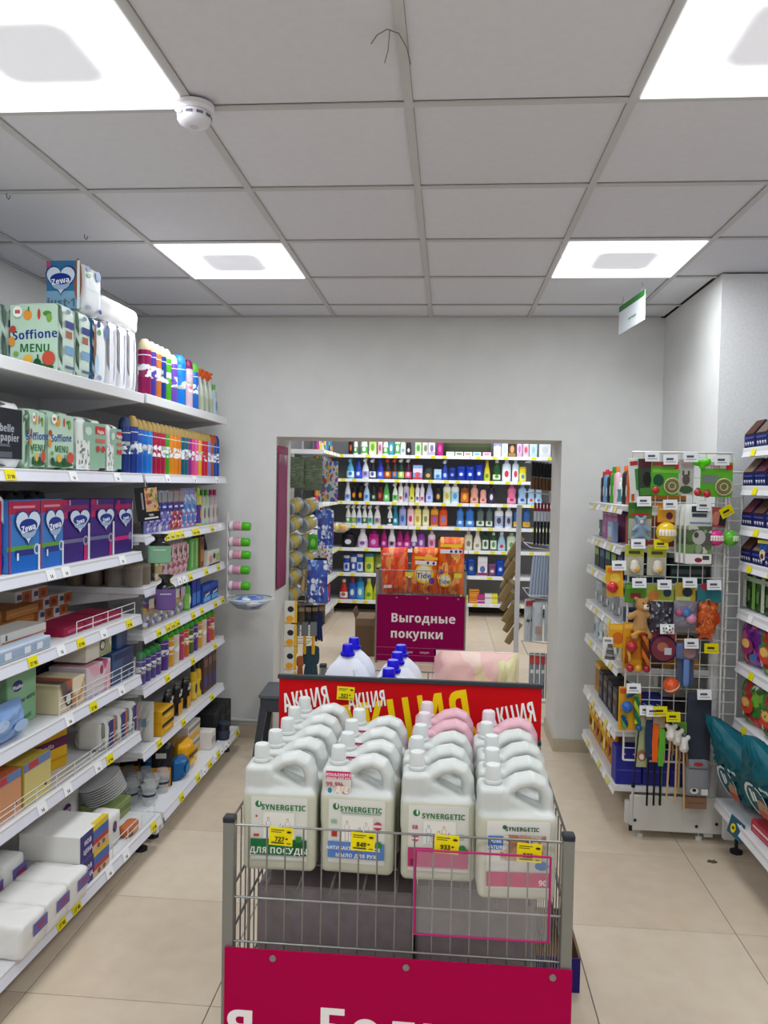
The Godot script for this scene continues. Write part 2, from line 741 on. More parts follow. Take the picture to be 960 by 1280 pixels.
func build_ceiling():
	var slabs := box(4.3, 0.1, 13.6)
	var o := struct("ceiling", slabs, M("8a8885", 0.9), Vector3(-0.13, CEIL + 0.03, -4.0))
	var tones := [grainy("tile0", "#d7d7dd", "#dbdbe1", 0.05, 0.9, Vector3(1.5, 1.5, 1.5), 0.03), grainy("tile1", "#d9d9df", "#dddde3", 0.05, 0.9, Vector3(1.5, 1.5, 1.5), 0.03), grainy("tile2", "#d5d5db", "#d9d9df", 0.05, 0.9, Vector3(1.5, 1.5, 1.5), 0.03)]
	var tile := box(0.578, 0.016, 0.578, 0.002)
	var g := M("c3c2c2", 0.6)
	var x0 := -0.1314
	var z0 := -1.582
	var base := o.position
	for j in range(-7, 15):
		for i in range(-4, 4):
			var c := Vector3(x0 + 0.6 * i + 0.3, CEIL + 0.008, z0 - 0.6 * j - 0.3)
			if (c.x > 1.85 and c.z < -3.9) or c.z > 2.5 or (c.z < -4.95 and c.z > -5.3) or c.z < -10.4:
				continue
			var w := 0.578
			if c.x > 1.85:
				w = 0.20
				c.x = 1.779
			if c.x < -2.1:
				w = 0.20
				c.x = -2.043
			if c.z < -3.95 and c.z > -5.2 and c.x > 1.3:
				w = 0.19
				c.x = 1.178
			if (i == -2 or i == 1) and posmod(j, 3) == 0 and c.z > -4.5:
				continue
			var d := 0.578
			var z := c.z
			if c.z < -4.5 and c.z > -4.9:
				d = 0.3
				z = -4.745
			part(o, "tile", tile if d > 0.5 and w > 0.5 else box(w, 0.016, d, 0.002), tones[posmod(i * 7 + j * 5, 3)], Vector3(c.x, c.y, z) - base)
	# the exposed grid: long runners and the cross bars between them
	for i in range(-3, 4):
		var x := x0 + 0.6 * i
		part(o, "runner", box(0.024, 0.006, 7.49 if x < 1.25 else 6.4), g, Vector3(x, CEIL + 0.001, -1.15 if x < 1.25 else -0.605) - base)
	for j in range(-6, 6):
		var z := z0 - 0.6 * j
		for i in range(-4, 4):
			var xa := maxf(x0 + 0.6 * i + 0.012, -2.16)
			var xb := minf(x0 + 0.6 * i + 0.588, 1.89 if z > -3.9 else 1.28)
			if xb - xa > 0.05:
				part(o, "cross_bar", box(xb - xa, 0.005, 0.024), g, Vector3((xa + xb) / 2, CEIL + 0.001, z) - base)
	part(o, "edge_trim", box(3.4, 0.006, 0.02), g, Vector3(-0.45, CEIL, -4.889) - base)
	part(o, "edge_trim", box(0.02, 0.006, 6.5), g, Vector3(-2.149, CEIL, -1.6) - base)
	# square luminaires lying in the grid
	var shade := Image.create(128, 128, false, Image.FORMAT_RGB8)
	for py in 128:
		for px in 128:
			var dx := maxf(0.0, absf(px - 63.5) - 18.0) / 20.0
			var dy := maxf(0.0, absf(py - 63.5) - 18.0) / 20.0
			var k := clampf((sqrt(dx * dx + dy * dy) - 0.35) / 0.5, 0.0, 1.0)
			var dots := 0.0 if (px / 2 + py / 2) % 2 == 0 else 0.03
			var v := lerpf(0.52 - dots, 1.0, smoothstep(0.0, 1.0, k))
			shade.set_pixel(px, py, Color(v, v * 1.01, minf(1.0, v * 1.07)))
	var glow := StandardMaterial3D.new()
	glow.albedo_color = Color("f4f6f8")
	glow.emission_enabled = true
	glow.emission_texture = ImageTexture.create_from_image(shade)
	glow.emission_operator = BaseMaterial3D.EMISSION_OP_MULTIPLY
	glow.emission = Color(1, 1, 1)
	glow.emission_energy_multiplier = 1.12
	var proto := keep("panel", hub("x"))
	part(proto, "housing", box(0.576, 0.012, 0.576), M("d8dadc", 0.5), Vector3(0, 0.004, 0))
	var qm := QuadMesh.new()
	qm.size = Vector2(0.57, 0.57)
	part(proto, "diffuser", qm, glow, Vector3(0, 0.0005, 0), Vector3(PI / 2, 0, 0))
	var spots := [["above the paper shelving, by the far wall", -1.0314, -3.682], ["above the toy rack, beside the hanging sign", 0.7686, -3.682], ["next to the smoke detector", -1.0314, -1.882], ["above the pet food shelf, near the lens", 0.7686, -1.882]]
	for s in spots:
		put(proto, "ceiling_light", "square glowing ceiling panel", "light", s[0], Vector3(s[1], CEIL - 0.003, s[2]))
	for z in [-0.082, 1.718]:
		for x in [-1.0314, 0.7686]:
			put(proto, "ceiling_light", "square ceiling panel %s behind the lens" % ["just", "well"][int(z > 1.0)], "light", "on the %s side" % ["paper shelving", "pet food"][int(x > 0.0)], Vector3(x, CEIL - 0.003, z))
	for z in [-6.6, -8.1, -9.3]:
		for x in [-0.7, 0.7]:
			put(proto, "ceiling_light", "square glowing ceiling panel in the back room", "light", "", Vector3(x, CEIL - 0.003, z), 0.0, "the opening")


func build_floor():
	var o := struct("floor", box(4.3, 0.1, 13.6), M("6f675c", 0.9), Vector3(-0.13, -0.103, -4.0))
	var tones := []
	for k in 4:
		var t: StandardMaterial3D = grainy("stone%d" % k, ["#d2bfa8", "#d4c2ab", "#d0bca5", "#d7c5af"][k], ["#dac9b3", "#dccbb5", "#d8c6b0", "#decfba"][k], 0.03, 0.32, Vector3(0.9, 0.9, 0.9))
		t.clearcoat_enabled = true
		t.clearcoat = 0.25
		t.clearcoat_roughness = 0.2
		tones.append(t)
	var tile := box(0.597, 0.012, 0.597, 0.001)
	for j in range(0, 24):
		for i in range(-6, 3):
			var c := Vector3(1.0929 + 0.6 * i - 0.3, -0.012, 3.055 - 0.6 * j - 0.3)
			if c.x < -2.4 or c.x > 2.0 or c.z > 2.6 or c.z < -10.6:
				continue
			part(o, "tile", tile, tones[posmod(i * 5 + j * 3 + (i * j) % 3, 4)], c - o.position)
	var lit := hub("x")
	part(lit, "flake", slab(PackedVector2Array([Vector2(-0.02, 0), Vector2(-0.008, 0.011), Vector2(0.004, 0.006), Vector2(0.013, 0.012), Vector2(0.024, -0.002), Vector2(0.008, -0.008)]), 0.004), M("5e5342", 0.9), Vector3(0, 0.004, 0), Vector3(-1.3, 0, 0))
	put(keep("lit", lit), "litter_scrap", "small brown scrap of litter lying on floor tile", "litter", "", Vector3(1.187, 0.0, -3.51))


# ---------------------------------------------------------------- shelving along the wall

const BAY_ONE := [2.015, 1.665, 1.32, 1.04, 0.77, 0.515]
const BAY_TWO := [2.02, 1.665, 1.385, 1.15, 0.94, 0.695, 0.405]
var bay_one: Transform3D
var bay_two: Transform3D


func price_strip(shelf: Node3D, len: float, x: float, z0: float, tags: Array):
	# the tilted strip along a shelf edge with its paper tags; tags are [place along the strip, colour]
	var white := M("dcdde8", 0.35)
	part(shelf, "price_rail", box(0.006, 0.042, len, 0.002), white, Vector3(x + 0.006, -0.014, z0 + len / 2), Vector3(0, 0, 0.28))
	for t in tags:
		var k := part(shelf, "price_tag", box(0.0015, 0.036, 0.055), M(["e6d800", "f2f2f4"][t[1]], 0.5), Vector3(x + 0.0105, -0.0105, z0 + t[0]), Vector3(0, 0, 0.28))
		text(k, ["27 90", "14"][t[1]], 0.012, M("202020", 0.6), Vector3(0.001, 0.012, 0), Vector3(0, PI / 2, 0), true, 0.0004)


func fence(shelf: Node3D, x: float, z0: float, z1: float, h: float, n: int):
	var st := begin()
	for k in n + 1:
		add_bar(st, Vector3(x, 0.004 + h * k / n, z0), Vector3(x, 0.004 + h * k / n, z1), 0.0016, 5)
	var m := int((z1 - z0) / 0.12)
	for k in m + 1:
		add_bar(st, Vector3(x, 0.002, lerpf(z0, z1, float(k) / m)), Vector3(x, 0.004 + h, lerpf(z0, z1, float(k) / m)), 0.0018, 5)
	part(shelf, "wire_fence", done(st), M("e4e3de", 0.35))


func bay(called: String, label: String, x: Transform3D, levels: Array, base_y: float, tags: Array) -> Node3D:
	var o := hub(numbered(called))
	o.transform = x
	add_child(o)
	o.set_meta("label", label)
	o.set_meta("category", "shelving")
	o.set_meta("group", "white steel shelving bays")
	var L := 1.276
	var white := M("d9d9dc", 0.38)
	part(o, "back_panel", box(0.012, 2.08, L), M("cfcfcf", 0.5), Vector3(-0.49, 0.06, L / 2))
	for z in [0.012, L - 0.012]:
		part(o, "upright", box(0.05, 2.1, 0.022, 0.003), white, Vector3(-0.515, 0.03, z))
		part(o, "foot", lathe([[0, 0], [0.028, 0], [0.028, 0.012], [0.008, 0.018], [0.008, 0.07], [0, 0.07]], 10), M("26262a", 0.5), Vector3(0.03, 0, z + (0.04 if z < 0.1 else -0.04)))
		part(o, "base_leg", box(0.56, 0.06, 0.03, 0.003), white, Vector3(-0.19, 0.06, z))
	part(o, "plinth", box(0.01, 0.11, L), M("b9b9ba", 0.5), Vector3(-0.36, 0.0, L / 2))
	for k in levels.size() + 1:
		var low := k == levels.size()
		var y: float = base_y if low else levels[k]
		var d := 0.58 if low else 0.48
		var front := 0.1 if low else 0.0
		var deck := part(o, "shelf", box(d, 0.028, L - 0.004, 0.002), white, Vector3(front - d / 2, y - 0.028, L / 2))
		for z in [-L / 2 + 0.014, L / 2 - 0.014]:
			part(deck, "bracket", slab(PackedVector2Array([Vector2(-d / 2, 0), Vector2(-d / 2, -0.07), Vector2(-d / 2 + 0.1, -0.065), Vector2(d / 2 - 0.03, -0.012), Vector2(d / 2 - 0.03, 0)]), 0.003), white, Vector3(0, 0, z))
		if k == 0:
			part(deck, "front_lip", box(0.012, 0.042, L - 0.002, 0.002), M("dedee0", 0.35), Vector3(d / 2 - 0.001, -0.014, 0))
		else:
			price_strip(deck, L - 0.006, d / 2, -L / 2 + 0.003, tags[k])
	return o


func at_one(s: float, t: float, y: float) -> Vector3:
	return bay_one * Vector3(-t, y + 0.001, s)


func at_two(s: float, t: float, y: float) -> Vector3:
	return bay_two * Vector3(-t, y + 0.001, s)


func build_shelving():
	bay_one = Transform3D(Basis(Vector3.UP, -0.04), Vector3(-1.35, 0, -3.378))
	bay_two = Transform3D(Basis(), Vector3(-1.35, 0, -4.68))
	var a := bay("shelving_bay", "white steel shelving bay stacked with toilet paper, napkins and tissue boxes", bay_one, BAY_ONE, 0.15,
		[[], [[0.99, 0], [0.6, 1], [0.25, 1]], [[0.75, 1], [0.65, 1], [0.2, 1]], [[0.86, 0], [0.68, 1], [0.54, 0], [0.36, 1], [0.13, 0]], [[0.62, 1], [0.44, 0], [0.2, 1]], [[0.8, 1], [0.63, 1], [0.4, 1], [0.3, 0]], [[0.75, 0], [0.85, 0], [0.5, 1], [0.36, 1], [0.09, 0]]])
	var b := bay("shelving_bay", "white steel shelving bay holding aerosol cans and air fresheners, beside the opening", bay_two, BAY_TWO, 0.14,
		[[], [[1.0, 1], [0.6, 1], [0.2, 1]], [[1.0, 0], [0.93, 0], [0.86, 0], [0.79, 0], [0.6, 0], [0.54, 0], [0.28, 0], [0.12, 1]], [[0.95, 0], [0.82, 1], [0.75, 1], [0.65, 0], [0.38, 0], [0.15, 0]], [[1.1, 0], [0.98, 0], [0.91, 0], [0.84, 0], [0.6, 0], [0.45, 0], [0.2, 0], [0.05, 0]], [[0.98, 0], [0.6, 0], [0.2, 0]], [[1.08, 0], [0.74, 0], [0.25, 0]], [[1.05, 0], [0.8, 0], [0.7, 1], [0.6, 0], [0.5, 1], [0.45, 0], [0.38, 1], [0.3, 1], [0.24, 1], [0.06, 0]], [[1.15, 1], [1.05, 1], [0.95, 1], [0.85, 1], [0.75, 1], [0.62, 1], [0.55, 0], [0.4, 1], [0.32, 1], [0.25, 1], [0.17, 0], [0.06, 0]]])
	# the next bay towards the lens: only its bottom shelf end reaches the frame
	var c := hub("shelving_bay_end")
	c.name = numbered("shelving_bay")
	c.transform = Transform3D(Basis(Vector3.UP, -0.04), bay_one * Vector3(0, 0, 1.28))
	add_child(c)
	c.set_meta("label", "white bottom shelf end with a tag, cut off by the frame edge")
	c.set_meta("category", "shelving")
	c.set_meta("group", "white steel shelving bays")
	part(c, "back_panel", box(0.012, 2.08, 0.9), M("cfcfcf", 0.5), Vector3(-0.49, 0.06, 0.46))
	var deck := part(c, "shelf", box(0.58, 0.028, 0.9, 0.002), M("d9d9dc", 0.38), Vector3(-0.19, 0.122, 0.453))
	price_strip(deck, 0.896, 0.29, -0.448, [[0.04, 1]])
	part(c, "base_leg", box(0.56, 0.12, 0.03, 0.003), M("d9d9dc", 0.38), Vector3(-0.19, 0.0, 0.03))
	# wire fences along the fronts
	for f in [[3, -0.12, 0.16, 0.05, 0.06, 3], [4, 0.02, 0.62, 0.0, 0.06, 4], [5, 0.02, 1.1, 0.0, 0.075, 3]]:
		var s: Node3D = find_shelf(a, f[0])
		if f[0] == 3:
			fence(s, 0.225, -0.60, -0.10, 0.08, 3)
		elif f[0] == 4:
			fence(s, 0.225, -0.60, 0.02, 0.09, 4)
		else:
			fence(s, 0.225, -0.60, 0.55, 0.075, 4)
	fence(find_shelf(a, 6), 0.275, -0.60, -0.20, 0.085, 3)


func find_shelf(o: Node3D, k: int) -> Node3D:
	var n := 0
	for c in o.get_children():
		if str(c.name).begins_with("shelf"):
			if n == k:
				return c
			n += 1
	return o


# ---------------------------------------------------------------- promotion baskets

func jug_shape() -> Mesh:
	# body, left shoulder, sloping deck and an arched handle, joined smoothly
	var rb := func(p: Vector3, c: Vector3, h: Vector3, r: float) -> float:
		var q := (p - c).abs() - h + Vector3(r, r, r)
		return q.max(Vector3.ZERO).length() + minf(maxf(q.x, maxf(q.y, q.z)), 0.0) - r
	var arc := [Vector3(-0.050, 0.212, 0), Vector3(-0.026, 0.246, 0), Vector3(0.004, 0.266, 0), Vector3(0.034, 0.272, 0), Vector3(0.058, 0.262, 0), Vector3(0.070, 0.238, 0), Vector3(0.072, 0.20, 0), Vector3(0.070, 0.17, 0)]
	var sm := func(a: float, b: float, k: float) -> float:
		var h := maxf(k - absf(a - b), 0.0) / k
		return minf(a, b) - h * h * k * 0.25
	var f := func(p: Vector3) -> float:
		var d: float = rb.call(p, Vector3(0, 0.102, 0), Vector3(0.091, 0.102, 0.051), 0.016)
		d = sm.call(d, rb.call(p, Vector3(-0.060, 0.19, 0), Vector3(0.031, 0.070, 0.043), 0.013), 0.012)
		var w := Vector2(p.x - 0.015, p.y - 0.203).rotated(0.46)
		d = sm.call(d, rb.call(Vector3(w.x, w.y, p.z), Vector3.ZERO, Vector3(0.066, 0.022, 0.036), 0.016), 0.014)
		var q := Vector3(p.x, p.y, p.z * 0.52)
		var t := 9.0
		for i in 7:
			var e: Vector3 = arc[i + 1] - arc[i]
			t = minf(t, q.distance_to(arc[i] + e * clampf((q - arc[i]).dot(e) / e.length_squared(), 0.0, 1.0)))
		return sm.call(d, t - 0.0165, 0.007)
	var tint := func(p: Vector3) -> Color:
		return Color(0.60, 0.62, 0.60) if p.y > 0.196 else Color(0.60, 0.60, 0.49)
	return nets(f, Vector3(-0.101, -0.010, -0.062), Vector3(0.101, 0.298, 0.062), 0.0038, tint)


func family(key: String, cols: Array, n: int):
	# line drawing of a standing family
	var im := Image.create(128, 80, false, Image.FORMAT_RGB8)
	im.fill(Color("f1efe8"))
	for k in n:
		var x := 12 + k * (104 / n)
		var h: int = [58, 30, 40, 56, 34][k % 5]
		var c := Color(cols[k % cols.size()])
		for py in h:
			var w := (7.0 if py > h * 0.55 else 9.0) if py > h * 0.2 else 5.0
			var cx := x + 8
			for s in [-1, 1]:
				for t in 2:
					im.set_pixel(clampi(int(cx + s * w * (0.6 if py < h * 0.2 else 1.0)) + t, 0, 127), 74 - h + py, c)
		im.fill_rect(Rect2i(x + 2, 74 - int(h * 0.55), 13, 2), c)
		im.fill_rect(Rect2i(x + 4, 74 - h, 9, 2), c)
		im.fill_rect(Rect2i(x + 1, 74, 6, 2), c)
		im.fill_rect(Rect2i(x + 10, 74, 6, 2), c)
	var m := StandardMaterial3D.new()
	m.albedo_texture = ImageTexture.create_from_image(im)
	m.roughness = 0.5
	mats[key] = m


func build_baskets():
	# white jugs with a moulded handle
	var shape := jug_shape()
	family("family_green", ["8fa0b8", "d99aa6", "a8a0a0", "c99a94"], 4)
	family("family_blue", ["b0a49c", "d8a49c", "9a9aa8", "c8a8a0"], 4)
	family("family_pink", ["6f8fc0", "cf7d8e", "7aa36c", "d88a5c", "8c7fc0"], 5)
	splat("sleeper", "cfc0b4", ["e6d6c8", "c99a80", "b58468", "efe6dc", "8f8178"], 26, 8, 26, 128, 80)
	splat("strawflowers", "f3ece4", ["e0a890", "c97c68", "e8c8b0"], 20, 3, 7, 64, 48)
	var hdpe := M("ffffff", 0.34, 0.0, "vcol")
	hdpe.subsurf_scatter_enabled = true
	hdpe.subsurf_scatter_strength = 0.12
	var jugs := []
	var kinds := ["green", "blue", "pink", "baby"]
	for k in 4:
		var o := keep("jug%d" % k, hub("x"))
		part(o, "bottle", shape, hdpe)
		part(o, "cap", lathe([[0.017, 0.256], [0.019, 0.260], [0.0215, 0.262], [0.0215, 0.268], [0.0195, 0.270], [0.0185, 0.300], [0.0165, 0.304], [0, 0.304]], 20), M("d3d6d4", 0.35), Vector3(-0.056, 0, 0))
		var lab := part(o, "label", box(0.140 + (0.006 if k > 1 else 0.0), 0.158, 0.0008), M("e3e2dc", 0.45), Vector3(0.0, 0.030, 0.0515))
		var x := Transform3D(Basis(), Vector3(0, 0, 0.0004))
		var leaf := ["r", 0.86, 0.36, 0.1, 0.09, "2f8a3c"]
		var mark := [["o", 0.13, 0.89, 0.115, 0.105, "2f7d44"], ["o", 0.145, 0.905, 0.035, 0.085, "dfeade"]]
		var list := []
		if k == 0:
			list = mark + [["t", 0.58, 0.845, 0.085, "2c7a45", "SYNERGETIC"], ["x", 0.5, 0.56, 0.56, 0.42, "family_green"], ["o", 0.10, 0.70, 0.035, 0.035, "c23a4a"], ["r", 0.1, 0.40, 0.1, 0.04, "c8452e"], ["r", 0.5, 0.22, 1.0, 0.25, "1f7a43"], ["r", 0.87, 0.22, 0.24, 0.25, "1a6236"], leaf, ["t", 0.5, 0.17, 0.1, "f4f8f2", "ДЛЯ ПОСУДЫ"], ["r", 0.5, 0.05, 0.9, 0.05, "d9dbd6"]]
		elif k == 1:
			list = mark + [["t", 0.58, 0.86, 0.08, "2c7a45", "SYNERGETIC"], ["r", 0.58, 0.80, 0.7, 0.015, "8aa890"], ["x", 0.52, 0.55, 0.56, 0.42, "family_blue"], ["o", 0.88, 0.62, 0.15, 0.13, "b8405a"], ["r", 0.88, 0.62, 0.17, 0.04, "e9d5d8"], ["r", 0.11, 0.47, 0.1, 0.1, "b93a34"], ["r", 0.1, 0.66, 0.1, 0.06, "9ab89e"], ["r", 0.5, 0.22, 1.0, 0.26, "5c86cf"], ["o", 0.90, 0.32, 0.13, 0.13, "2f8a3c"], ["t", 0.45, 0.25, 0.055, "f2f4fb", "АНТИБАКТЕРИАЛЬНОЕ"], ["t", 0.5, 0.14, 0.06, "f2f4fb", "МЫЛО ДЛЯ РУК"]]
		elif k == 2:
			list = mark + [["t", 0.58, 0.85, 0.08, "2c7a45", "SYNERGETIC"], ["x", 0.52, 0.60, 0.54, 0.36, "family_pink"], ["t", 0.11, 0.67, 0.06, "c23a5c", "58"], ["o", 0.12, 0.50, 0.13, 0.11, "d06a88"], ["r", 0.12, 0.50, 0.15, 0.03, "f3e3e8"], ["r", 0.88, 0.55, 0.08, 0.09, "b5c8b6"], ["r", 0.5, 0.21, 1.0, 0.30, "c23a72"], ["o", 0.90, 0.36, 0.13, 0.13, "2f8a3c"], ["r", 0.09, 0.13, 0.1, 0.1, "8f1f52"], ["r", 0.5, 0.02, 0.96, 0.03, "e5d2da"]]
		else:
			list = [["o", 0.28, 0.92, 0.07, 0.065, "3a6b52"], ["t", 0.56, 0.895, 0.06, "25543c", "SYNERGETIC"], ["x", 0.58, 0.62, 0.72, 0.38, "sleeper"], ["r", 0.14, 0.69, 0.24, 0.20, "3f7fd0"], ["t", 0.14, 0.71, 0.05, "f4f8ff", "PURE"], ["t", 0.14, 0.625, 0.05, "f4f8ff", "NATURE"], ["o", 0.88, 0.36, 0.22, 0.13, "2f6fc4"], ["r", 0.5, 0.15, 1.0, 0.22, "c42e66"], ["t", 0.9, 0.11, 0.08, "f8e6ee", "90"]]
		art(lab, 0.140 + (0.006 if k > 1 else 0.0), 0.158, x, list)
		if k == 1:
			var up := part(o, "upper_label", box(0.062, 0.055, 0.0006), M("e3ddd4", 0.4), Vector3(-0.048, 0.200, 0.0440))
			art(up, 0.062, 0.055, x, [["r", 0.5, 0.83, 1.0, 0.36, "cf2f6a"], ["t", 0.5, 0.85, 0.13, "fbe9ef", "ГИПОАЛЛЕРГЕН"], ["t", 0.5, 0.70, 0.1, "fbe9ef", "МЫЛО ДЛЯ РУК"], ["t", 0.35, 0.42, 0.2, "c5566e", "99,9%"], ["o", 0.16, 0.14, 0.17, 0.26, "2f8fb0"], ["x", 0.66, 0.17, 0.5, 0.36, "strawflowers"]])
		jugs.append(o)
	# the two back jugs of one column hold pink liquid, and one at the end of the next
	var rose := M("d8aab6", 0.34)
	var pinkjug := keep("jug4", hub("x"))
	part(pinkjug, "bottle", shape, rose)
	part(pinkjug, "cap", lathe([[0.017, 0.256], [0.019, 0.260], [0.0215, 0.262], [0.0215, 0.268], [0.0195, 0.270], [0.0185, 0.300], [0.0165, 0.304], [0, 0.304]], 20), M("dccfd4", 0.35), Vector3(-0.056, 0, 0))
	var plabel := part(pinkjug, "label", box(0.13, 0.14, 0.0008), M("efeee8", 0.45), Vector3(0.0, 0.030, 0.0515))
	art(plabel, 0.13, 0.14, Transform3D(Basis(), Vector3(0, 0, 0.0004)), [["o", 0.13, 0.89, 0.115, 0.105, "2f7d44"], ["t", 0.58, 0.85, 0.08, "2c7a45", "SYNERGETIC"], ["r", 0.5, 0.21, 1.0, 0.30, "c23a72"]])
	var names := ["white jug with green dish soap label", "white jug with blue band label", "white jug with pink band label", "white jug with sleeping baby label"]
	var cols := [[-0.398, -1.942, 5], [-0.207, -1.948, 4], [-0.012, -1.937, 3], [0.180, -1.872, 4]]
	for c in 4:
		for r in cols[c][2]:
			put(jugs[c], "canister", names[c], "jug", "in wire basket", Vector3(cols[c][0] + (0.004 * ((r * 7 + c) % 3) - 0.004) + [0.006, 0.005, 0.003, 0.0][c] * r, 0.669, cols[c][1] - 0.110 * r), [0.02, -0.03, 0.015, 0.05][c] * (1 - r % 2), "the front")
	put(pinkjug, "canister", "pink jug with pink band label", "jug", "behind white jugs in wire basket", Vector3(0.0, 0.669, -2.272), 0.0, "the front")
	put(pinkjug, "canister", "pink jug with pink band label", "jug", "behind white jugs in wire basket", Vector3(0.004, 0.669, -2.384), 0.02, "the front")
	put(pinkjug, "canister", "pink jug behind the sleeping baby jugs", "jug", "", Vector3(0.188, 0.669, -2.315), -0.03)
	# the baskets
	wire_basket("promo_basket", "grey wire basket of white jugs with magenta lower panel", -0.497, 0.287, -2.462, -1.80, 0.83, 0.665, 0.55)
	wire_basket("promo_basket", "grey wire basket behind the red sale board, holding blue-capped detergent", -0.495, 0.275, -3.17, -2.515, 0.88, 0.698, 0.60)
	wire_basket("promo_basket", "far wire basket of orange washing powder bags in the back room", -0.63, 0.165, -7.81, -7.15, 0.86, 0.62, 0.60)
	# magenta banners clipped to the basket fronts
	var ban := hub("x")
	part(ban, "sheet", box(0.808, 0.50, 0.004, 0.001), M("ae0a48", 0.6, 0.0, "matte"))
	for x in [-0.288, 0.025, 0.36]:
		part(ban, "rivet", lathe([[0.008, 0.0], [0.008, 0.002], [0.004, 0.004], [0, 0.004]], 12), M("8d8a88", 0.3, 0.7), Vector3(x, 0.481, 0.002), Vector3(PI / 2, 0, 0))
	text(ban, "Большая", 0.095, M("f3eef0", 0.45), Vector3(-0.186, 0.325, 0.0025), Vector3.ZERO, true, 0.0006, 0)
	text(ban, "я", 0.095, M("f3eef0", 0.45), Vector3(-0.402, 0.325, 0.0025), Vector3.ZERO, true, 0.0006, 0)
	put(keep("ban", ban), "banner", "magenta banner with large white lettering on near basket front", "banner", "", Vector3(-0.100, 0.038, -1.783))
	var far := hub("x")
	part(far, "sheet", box(0.80, 0.61, 0.004, 0.001), M("860a4c", 0.6, 0.0, "matte"))
	text(far, "Выгодные", 0.082, M("e9dfe4", 0.45), Vector3(-0.275, 0.40, 0.0025), Vector3.ZERO, true, 0.0006, 0)
	text(far, "покупки", 0.082, M("e9dfe4", 0.45), Vector3(-0.275, 0.255, 0.0025), Vector3.ZERO, true, 0.0006, 0)
	for x in [-0.15, 0.0, 0.15, 0.3]:
		text(far, "акция", 0.020, M("cfa9ba", 0.45), Vector3(x, 0.088, 0.0025), Vector3.ZERO, true, 0.0006, 0)
	for y in [0.125, 0.055]:
		part(far, "stripe", box(0.80, 0.003, 0.0006), M("a86584", 0.5), Vector3(0, y, 0.0022))
	for x in [-0.22, 0.06, 0.34]:
		part(far, "rivet", lathe([[0.008, 0.0], [0.008, 0.002], [0.004, 0.004], [0, 0.004]], 12), M("8d8a88", 0.3, 0.7), Vector3(x, 0.585, 0.002), Vector3(PI / 2, 0, 0))
	put(keep("farban", far), "banner", "dark magenta banner with white lettering in the back room", "banner", "", Vector3(-0.2325, 0.022, -7.133))
	# red sale board behind the jugs
	var sale := hub("x")
	part(sale, "board", box(0.835, 0.24, 0.006), M("c4161c", 0.5, 0.0, "matte"))
	part(sale, "top_frame", box(0.845, 0.014, 0.016, 0.002), M("33363a", 0.5), Vector3(0, 0.24, 0))
	for s in [-1, 1]:
		part(sale, "post", box(0.014, 0.235, 0.010, 0.002), M("8d8d8a", 0.5), Vector3(s * 0.405, 0.0, -0.009))
	var yellow := M("f2cf00", 0.45)
	for t in [[-0.405, 0.160, 0.062, 0.22, 0, 0.52], [-0.195, 0.172, 0.052, 0.16, 0, 0.50], [0.250, 0.135, 0.064, 0.22, 0, 0.50], [-0.235, 0.082, 0.15, 0.17, 1, 0.62], [-0.385, 0.075, 0.10, 0.2, 1, 0.55], [0.195, 0.065, 0.085, 0.2, 1, 0.50]]:
		var q := text(sale, "АКЦИЯ", t[2], yellow if t[4] else M("f4f2f0", 0.45), Vector3(t[0], t[1], 0.0035 + (0.0006 if t[4] == 0 else 0.0003 if t[2] < 0.12 else 0.0)), Vector3(0, 0, t[3]), true, 0.0005, 0)
		q.basis = q.basis * Basis.from_scale(Vector3(t[5], 1, 1))
	put(keep("sale", sale), "sale_board", "red board lettered white and yellow behind the jugs", "sign", "", Vector3(-0.113, 0.765, -2.478))
	# yellow price cards
	for t in [["", -0.375, 0.792, -1.795, "727", "hooked over the basket wire before the green label jug"], ["", -0.182, 0.790, -1.795, "849", "hooked over the basket wire before the blue band jug"], ["", 0.012, 0.795, -1.795, "933", "hooked over the basket wire before the pink band jug"], ["", 0.200, 0.786, -1.795, "829", "hooked over the basket wire before the baby jug"], ["", -0.315, 0.945, -2.472, "921", "on the red sale board"]]:
		var o := hub("x")
		part(o, "card", box(0.056, 0.042, 0.001), M("f0dc00", 0.45))
		art(o, 0.056, 0.042, Transform3D(Basis(), Vector3(0, 0, 0.0005)), [["r", 0.35, 0.85, 0.55, 0.05, "6f6620"], ["r", 0.3, 0.74, 0.45, 0.04, "6f6620"], ["t", 0.45, 0.36, 0.24, "1d1c10", t[4]], ["r", 0.75, 0.40, 0.1, 0.08, "1d1c10"], ["r", 0.38, 0.16, 0.55, 0.07, "3a3716"], ["r", 0.85, 0.16, 0.18, 0.05, "3a3716"], ["o", 0.84, 0.80, 0.2, 0.12, "2a2810"]])
		if t[3] > -2:
			part(o, "hook", wire([Vector3(0, 0.036, 0), Vector3(0, 0.046, 0.001), Vector3(0, 0.046, -0.008), Vector3(0, 0.038, -0.009)], 0.0012), M("d8d8d0", 0.4))
		put(o, "price_card", "yellow price card reading " + t[4], "price tag", t[5], Vector3(t[1], t[2] - (0.006 if t[3] > -2 else 0.0), t[3] + (0.008 if t[3] > -2 else 0.0015)), 0.0, "", Vector3(-0.05, 0, -0.04))
		o.free()
	# clear pocket framed in magenta, hung over the wires
	var pocket := hub("x")
	part(pocket, "pane", box(0.30, 0.19, 0.001), M("eef0f2", 0.1, 0.0, "clear"), Vector3(0, 0.006, 0))
	part(pocket, "frame", wire([Vector3(-0.153, 0.003, 0.0005), Vector3(0.153, 0.003, 0.0005), Vector3(0.153, 0.20, 0.0005), Vector3(-0.153, 0.20, 0.0005), Vector3(-0.153, 0.003, 0.0005)], 0.0028), M("b0206a", 0.4))
	put(keep("pocket", pocket), "sign_pocket", "empty clear sign pocket with magenta edging on near basket front", "sign holder", "", Vector3(0.095, 0.598, -1.779))
